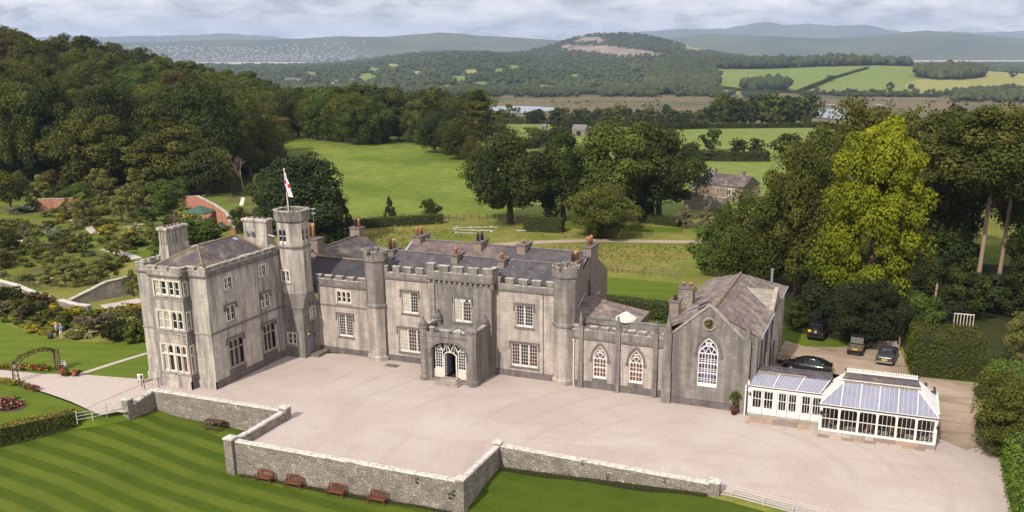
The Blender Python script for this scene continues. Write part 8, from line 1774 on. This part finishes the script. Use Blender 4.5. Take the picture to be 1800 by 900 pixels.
# ------------------------------------------------------------------ woods and field trees that can be told apart
WL = 'tree in the left hillside wood'
rnd = random.Random(31); got = []; tries = 0
pal_w = {'oak': 'green-brown', 'dark': 'dark green', 'olive': 'olive', 'green': 'mid green', 'rust': 'brownish', 'lime': 'yellowish'}
def wood(n, tr, dr, rule, hr, wr, pals, lod, label, group, spacing, seed, kinds=('round', 'wide', 'tall'), name='broadleaf_tree', cb=.1):
    rnd = random.Random(seed); got = []; k = 0
    while len(got) < n and k < n * 60:
        k += 1; t = rnd.uniform(*tr); d = math.exp(rnd.uniform(math.log(dr[0]), math.log(dr[1]))); r = (t - X0) / 1607 * d
        if not rule(t, d, r) or any((r - a) ** 2 + (d - b) ** 2 < spacing ** 2 for a, b in got): continue
        got.append((r, d)); x, y = xy(r, d); pal = rnd.choice(pals)
        f_ = (math.log(d) - math.log(dr[0])) / (math.log(dr[1]) - math.log(dr[0])); s_ = (t - tr[0]) / (tr[1] - tr[0])
        row = ['front row', 'second row', 'third row', 'middle rows', 'upper rows', 'back row'][min(5, int(f_ * 6))]; side = ['far left', 'left', 'centre left', 'centre', 'centre right', 'right', 'far right'][min(6, int(s_ * 7))]
        tree(name, (x, y, Tz(x, y)), rnd.uniform(*hr), rnd.uniform(*wr), rnd.choice(kinds), pal, lod if isinstance(lod, str) else lod(d), pal_w[pal] + ' ' + label + ', ' + row + ', ' + side, group, cb=cb)
wood(96, (-130, 470), (212, 470), lambda t, d, r: r < -.30 * d + 4 and not (d < 235 and 330 < t < 460), (14, 20), (16, 23), ['oak', 'dark', 'olive', 'oak', 'green', 'oak', 'green', 'olive', 'oak', 'rust'], lambda d: 'hi' if d < 350 else 'mid', WL, 'trees of the wood on the left hillside', 12.0, 5)
for u, v, h, w_, pal, lab in ((20, 330, 200, 110, 'olive', 'yellow-tinged tree at the left edge of the wood front'), (110, 325, 190, 140, 'dark', 'large dark tree in the wood front behind the left garden wall'), (200, 322, 175, 130, 'dark', 'rounded tree in the middle of the wood front'), (285, 318, 165, 120, 'dark', 'dark feathery tree of the wood front above the fruit trees'), (370, 318, 180, 130, 'dark', 'large dark tree of the wood front left of the dead tree'), (440, 310, 150, 90, 'oak', 'green-brown tree at the right end of the wood front')):  # dark leaf palette here puts a cloud's shadow on the wood's foot into the colour
    tpx('broadleaf_tree', u, v, h, w_, 'wide', pal, 'hi', lab, None, cb=.04)
wood(85, (462, 845), (300, 470), lambda t, d, r: d > np.interp(t, [465, 560, 640, 690, 705, 760, 830, 850], [356, 348, 326, 340, 352, 318, 292, 285]), (12, 17), (13, 18), ['oak', 'dark', 'green', 'olive', 'dark'], 'mid', 'tree in the belt above the pasture', 'trees along the top of the pasture', 6.5, 6, cb=.03)
for i, (u, v, h, w_, pal) in enumerate(((482, 238, 82, 66, 'oak'), (525, 241, 84, 70, 'dark'), (548, 244, 80, 60, 'olive'), (602, 250, 90, 74, 'oak'), (655, 253, 84, 66, 'green'), (676, 250, 66, 50, 'dark'), (725, 250, 60, 50, 'oak'), (742, 254, 30, 40, 'olive'), (785, 272, 66, 50, 'dark'))):
    tpx('broadleaf_tree', u, v, h, w_, 'round', pal, 'hi', pal_w[pal] + ' tree in the front row of the belt above the pasture, ' + ['leftmost', 'second', 'third', 'fourth', 'fifth', 'sixth', 'seventh', 'eighth', 'ninth'][i], 'trees along the top of the pasture', cb=-.02)
for u, v, h, w_, pal, lab in ((500, 240, 72, 62, 'green', 'pale green tree at the left end of the pasture top'), (575, 246, 92, 84, 'green', 'green tree jutting into the top of the pasture'), (632, 254, 88, 84, 'green', 'rounded green tree where the pasture narrows'), (700, 246, 46, 44, 'dark', 'lone dark round tree on the pasture skyline'), (765, 268, 76, 66, 'dark', 'dark tree on the right-hand pasture boundary'), (806, 280, 76, 66, 'oak', 'rightmost tree of the pasture boundary belt'), (830, 295, 60, 40, 'olive', 'olive bush at the lower end of the pasture boundary')):
    tpx('broadleaf_tree', u, v, h, w_, 'wide', pal, 'hi', lab, None, cb=.03)
wood(80, (640, 1250), (590, 860), lambda t, d, r: not (860 < t < 985 and d > 800), (10, 15), (12, 18), ['oak', 'dark', 'olive', 'dark'], 'low', 'tree in the belt before the marsh', 'trees of the belt before the marsh', 8, 7, cb=.03)
wood(34, (1236, 1418), (520, 600), lambda t, d, r: True, (14, 18), (13, 18), ['dark', 'oak', 'dark'], 'low', 'tree of the long copse', 'trees of the long copse', 6, 8, cb=.05)
FT = [(1250, 266, 42, 44, 'dark', 'round dark tree left in the right-hand fields'), (1298, 276, 36, 40, 'dark', 'left of a pair of round dark field trees'), (1328, 276, 34, 38, 'dark', 'right of a pair of round dark field trees'), (1383, 278, 44, 68, 'dark', 'broad dark tree in the field left of the tall right-hand trees'), (1215, 275, 28, 40, 'olive', 'low olive tree at the end of the far field hedge'), (1250, 282, 18, 40, 'rust', 'russet bush below the round dark field tree'), (880, 238, 22, 24, 'dark', 'small dark tree in the far left field'), (862, 236, 22, 22, 'green', 'small green tree in the far left field'), (938, 240, 18, 44, 'olive', 'low spreading bush beside the grey shed'), (1002, 236, 20, 22, 'dark', 'small dark tree left of the far barn'), (1435, 165, 12, 12, 'dark', 'small round tree at the foot of the far hillside, by the diagonal hedge'), (1460, 143, 12, 18, 'dark', 'small dark tree on the diagonal hedge of the far hillside'), (1495, 167, 12, 16, 'olive', 'thin tree at the foot of the far hillside'), (1531, 168, 12, 15, 'dark', 'round dark tree at the foot of the far hillside'), (1564, 162, 18, 16, 'dark', 'tallest round tree on the far hillside field'), (1601, 160, 14, 12, 'dark', 'dark tree on the far hillside below the round copse'), (1609, 170, 16, 16, 'olive', 'olive tree at the foot of the far hillside below the round copse'), (1643, 170, 9, 8, 'rust', 'small thin tree on the far dry field'), (1780, 136, 12, 18, 'dark', 'dark tree on the skyline edge of the dry field')]
for u, v, h, w_, pal, lab in FT: tpx('field_tree', u, v, h, w_, 'round', pal, 'low', lab, None, cb=.08)
def far_hedge(pts, label, h, w_, pal='dark', dens=3, size=.45):
    for a, b in zip(pts, pts[1:]): hedge('field_hedge', label, gp(*a), gp(*b), w_, h, pal, dens, size, 'hedges between the far fields', wob=.35)
far_hedge([(1165, 228), (1240, 226)], 'dark hedge crossing the far fields left of the long copse', 2.5, 3); far_hedge([(1240, 226), (1440, 224), (1500, 232)], 'dark hedge running along the foot of the long copse', 2.0, 3); far_hedge([(1205, 281), (1290, 283), (1350, 283)], 'hedge below the pair of round field trees', 2.6, 3); far_hedge([(985, 236), (1060, 238)], 'hedge beside the far barn', 2.5, 3); far_hedge([(930, 262), (985, 235)], 'hedge climbing towards the far barn', 2.5, 3); far_hedge([(970, 222), (1060, 222), (1170, 226)], 'hedge along the foot of the tree belt', 2.2, 3)
far_hedge([(1402, 163), (1460, 140), (1525, 121)], 'dark diagonal hedge on the far green hillside', 4, 5, dens=.7, size=1.1); far_hedge([(1235, 152), (1320, 162), (1402, 164)], 'dark hedge along the bottom of the far hillside', 4, 5, dens=.7, size=1.1); far_hedge([(1402, 165), (1500, 169), (1650, 171)], 'dark hedge along the marsh edge of the far hillside', 4, 5, dens=.7, size=1.1)

# tall grass in the meadow (nobody could count it)
rn = np.random.default_rng(9); P = []
while len(P) < 4200:
    u, v = rn.uniform(600, 1330), rn.uniform(384, 480); rr = ray(u, v); t_ = -CAMZ / rr.z; x, y = rr.x * t_, rr.y * t_
    if y < 122 and x > -44: continue
    if math.sin(x * .17 + y * .06) + math.sin(y * .21 - x * .05 + 1) + rn.normal() * .5 < .15: continue
    if 419 < v < 433 and u > 770: continue
    P.append((x, y, Tz(x, y)))
P = np.array(P); n_ = len(P); V, F, tn = leaf_arrays(P + np.array([0, 0, .12]), np.full(n_, .22), 2, .20, rn, flat=.2, asp=.45, updir=.8)
L['straw'] = leafmat('straw_grass', (.15, .155, .035), (.30, .24, .08), None, .1)
o = link('long_grass', np_mesh('long_grass', V, F, tn, L['straw'])); o['kind'] = 'stuff'

# twins: where two to four neighbours still read alike, say which is which as seen from the forecourt side
same = {}
for o in scene.objects:
    if o.parent is None and 'label' in o: same.setdefault(o['label'], []).append(o)
ORD = {2: ['left of two', 'right of two'], 3: ['left of three', 'middle of three', 'right of three'], 4: ['leftmost of four', 'second of four', 'third of four', 'rightmost of four']}
for lb, obs in same.items():
    if 2 <= len(obs) <= 4 and len(lb.split()) <= 13:
        def across(o):
            c = W2C @ Vector((o.location.x, o.location.y, o.location.z - CAMZ)); return c.x / max(c.z, .1)
        for o, w_ in zip(sorted(obs, key=across), ORD[len(obs)]): o['label'] = lb + ', ' + w_
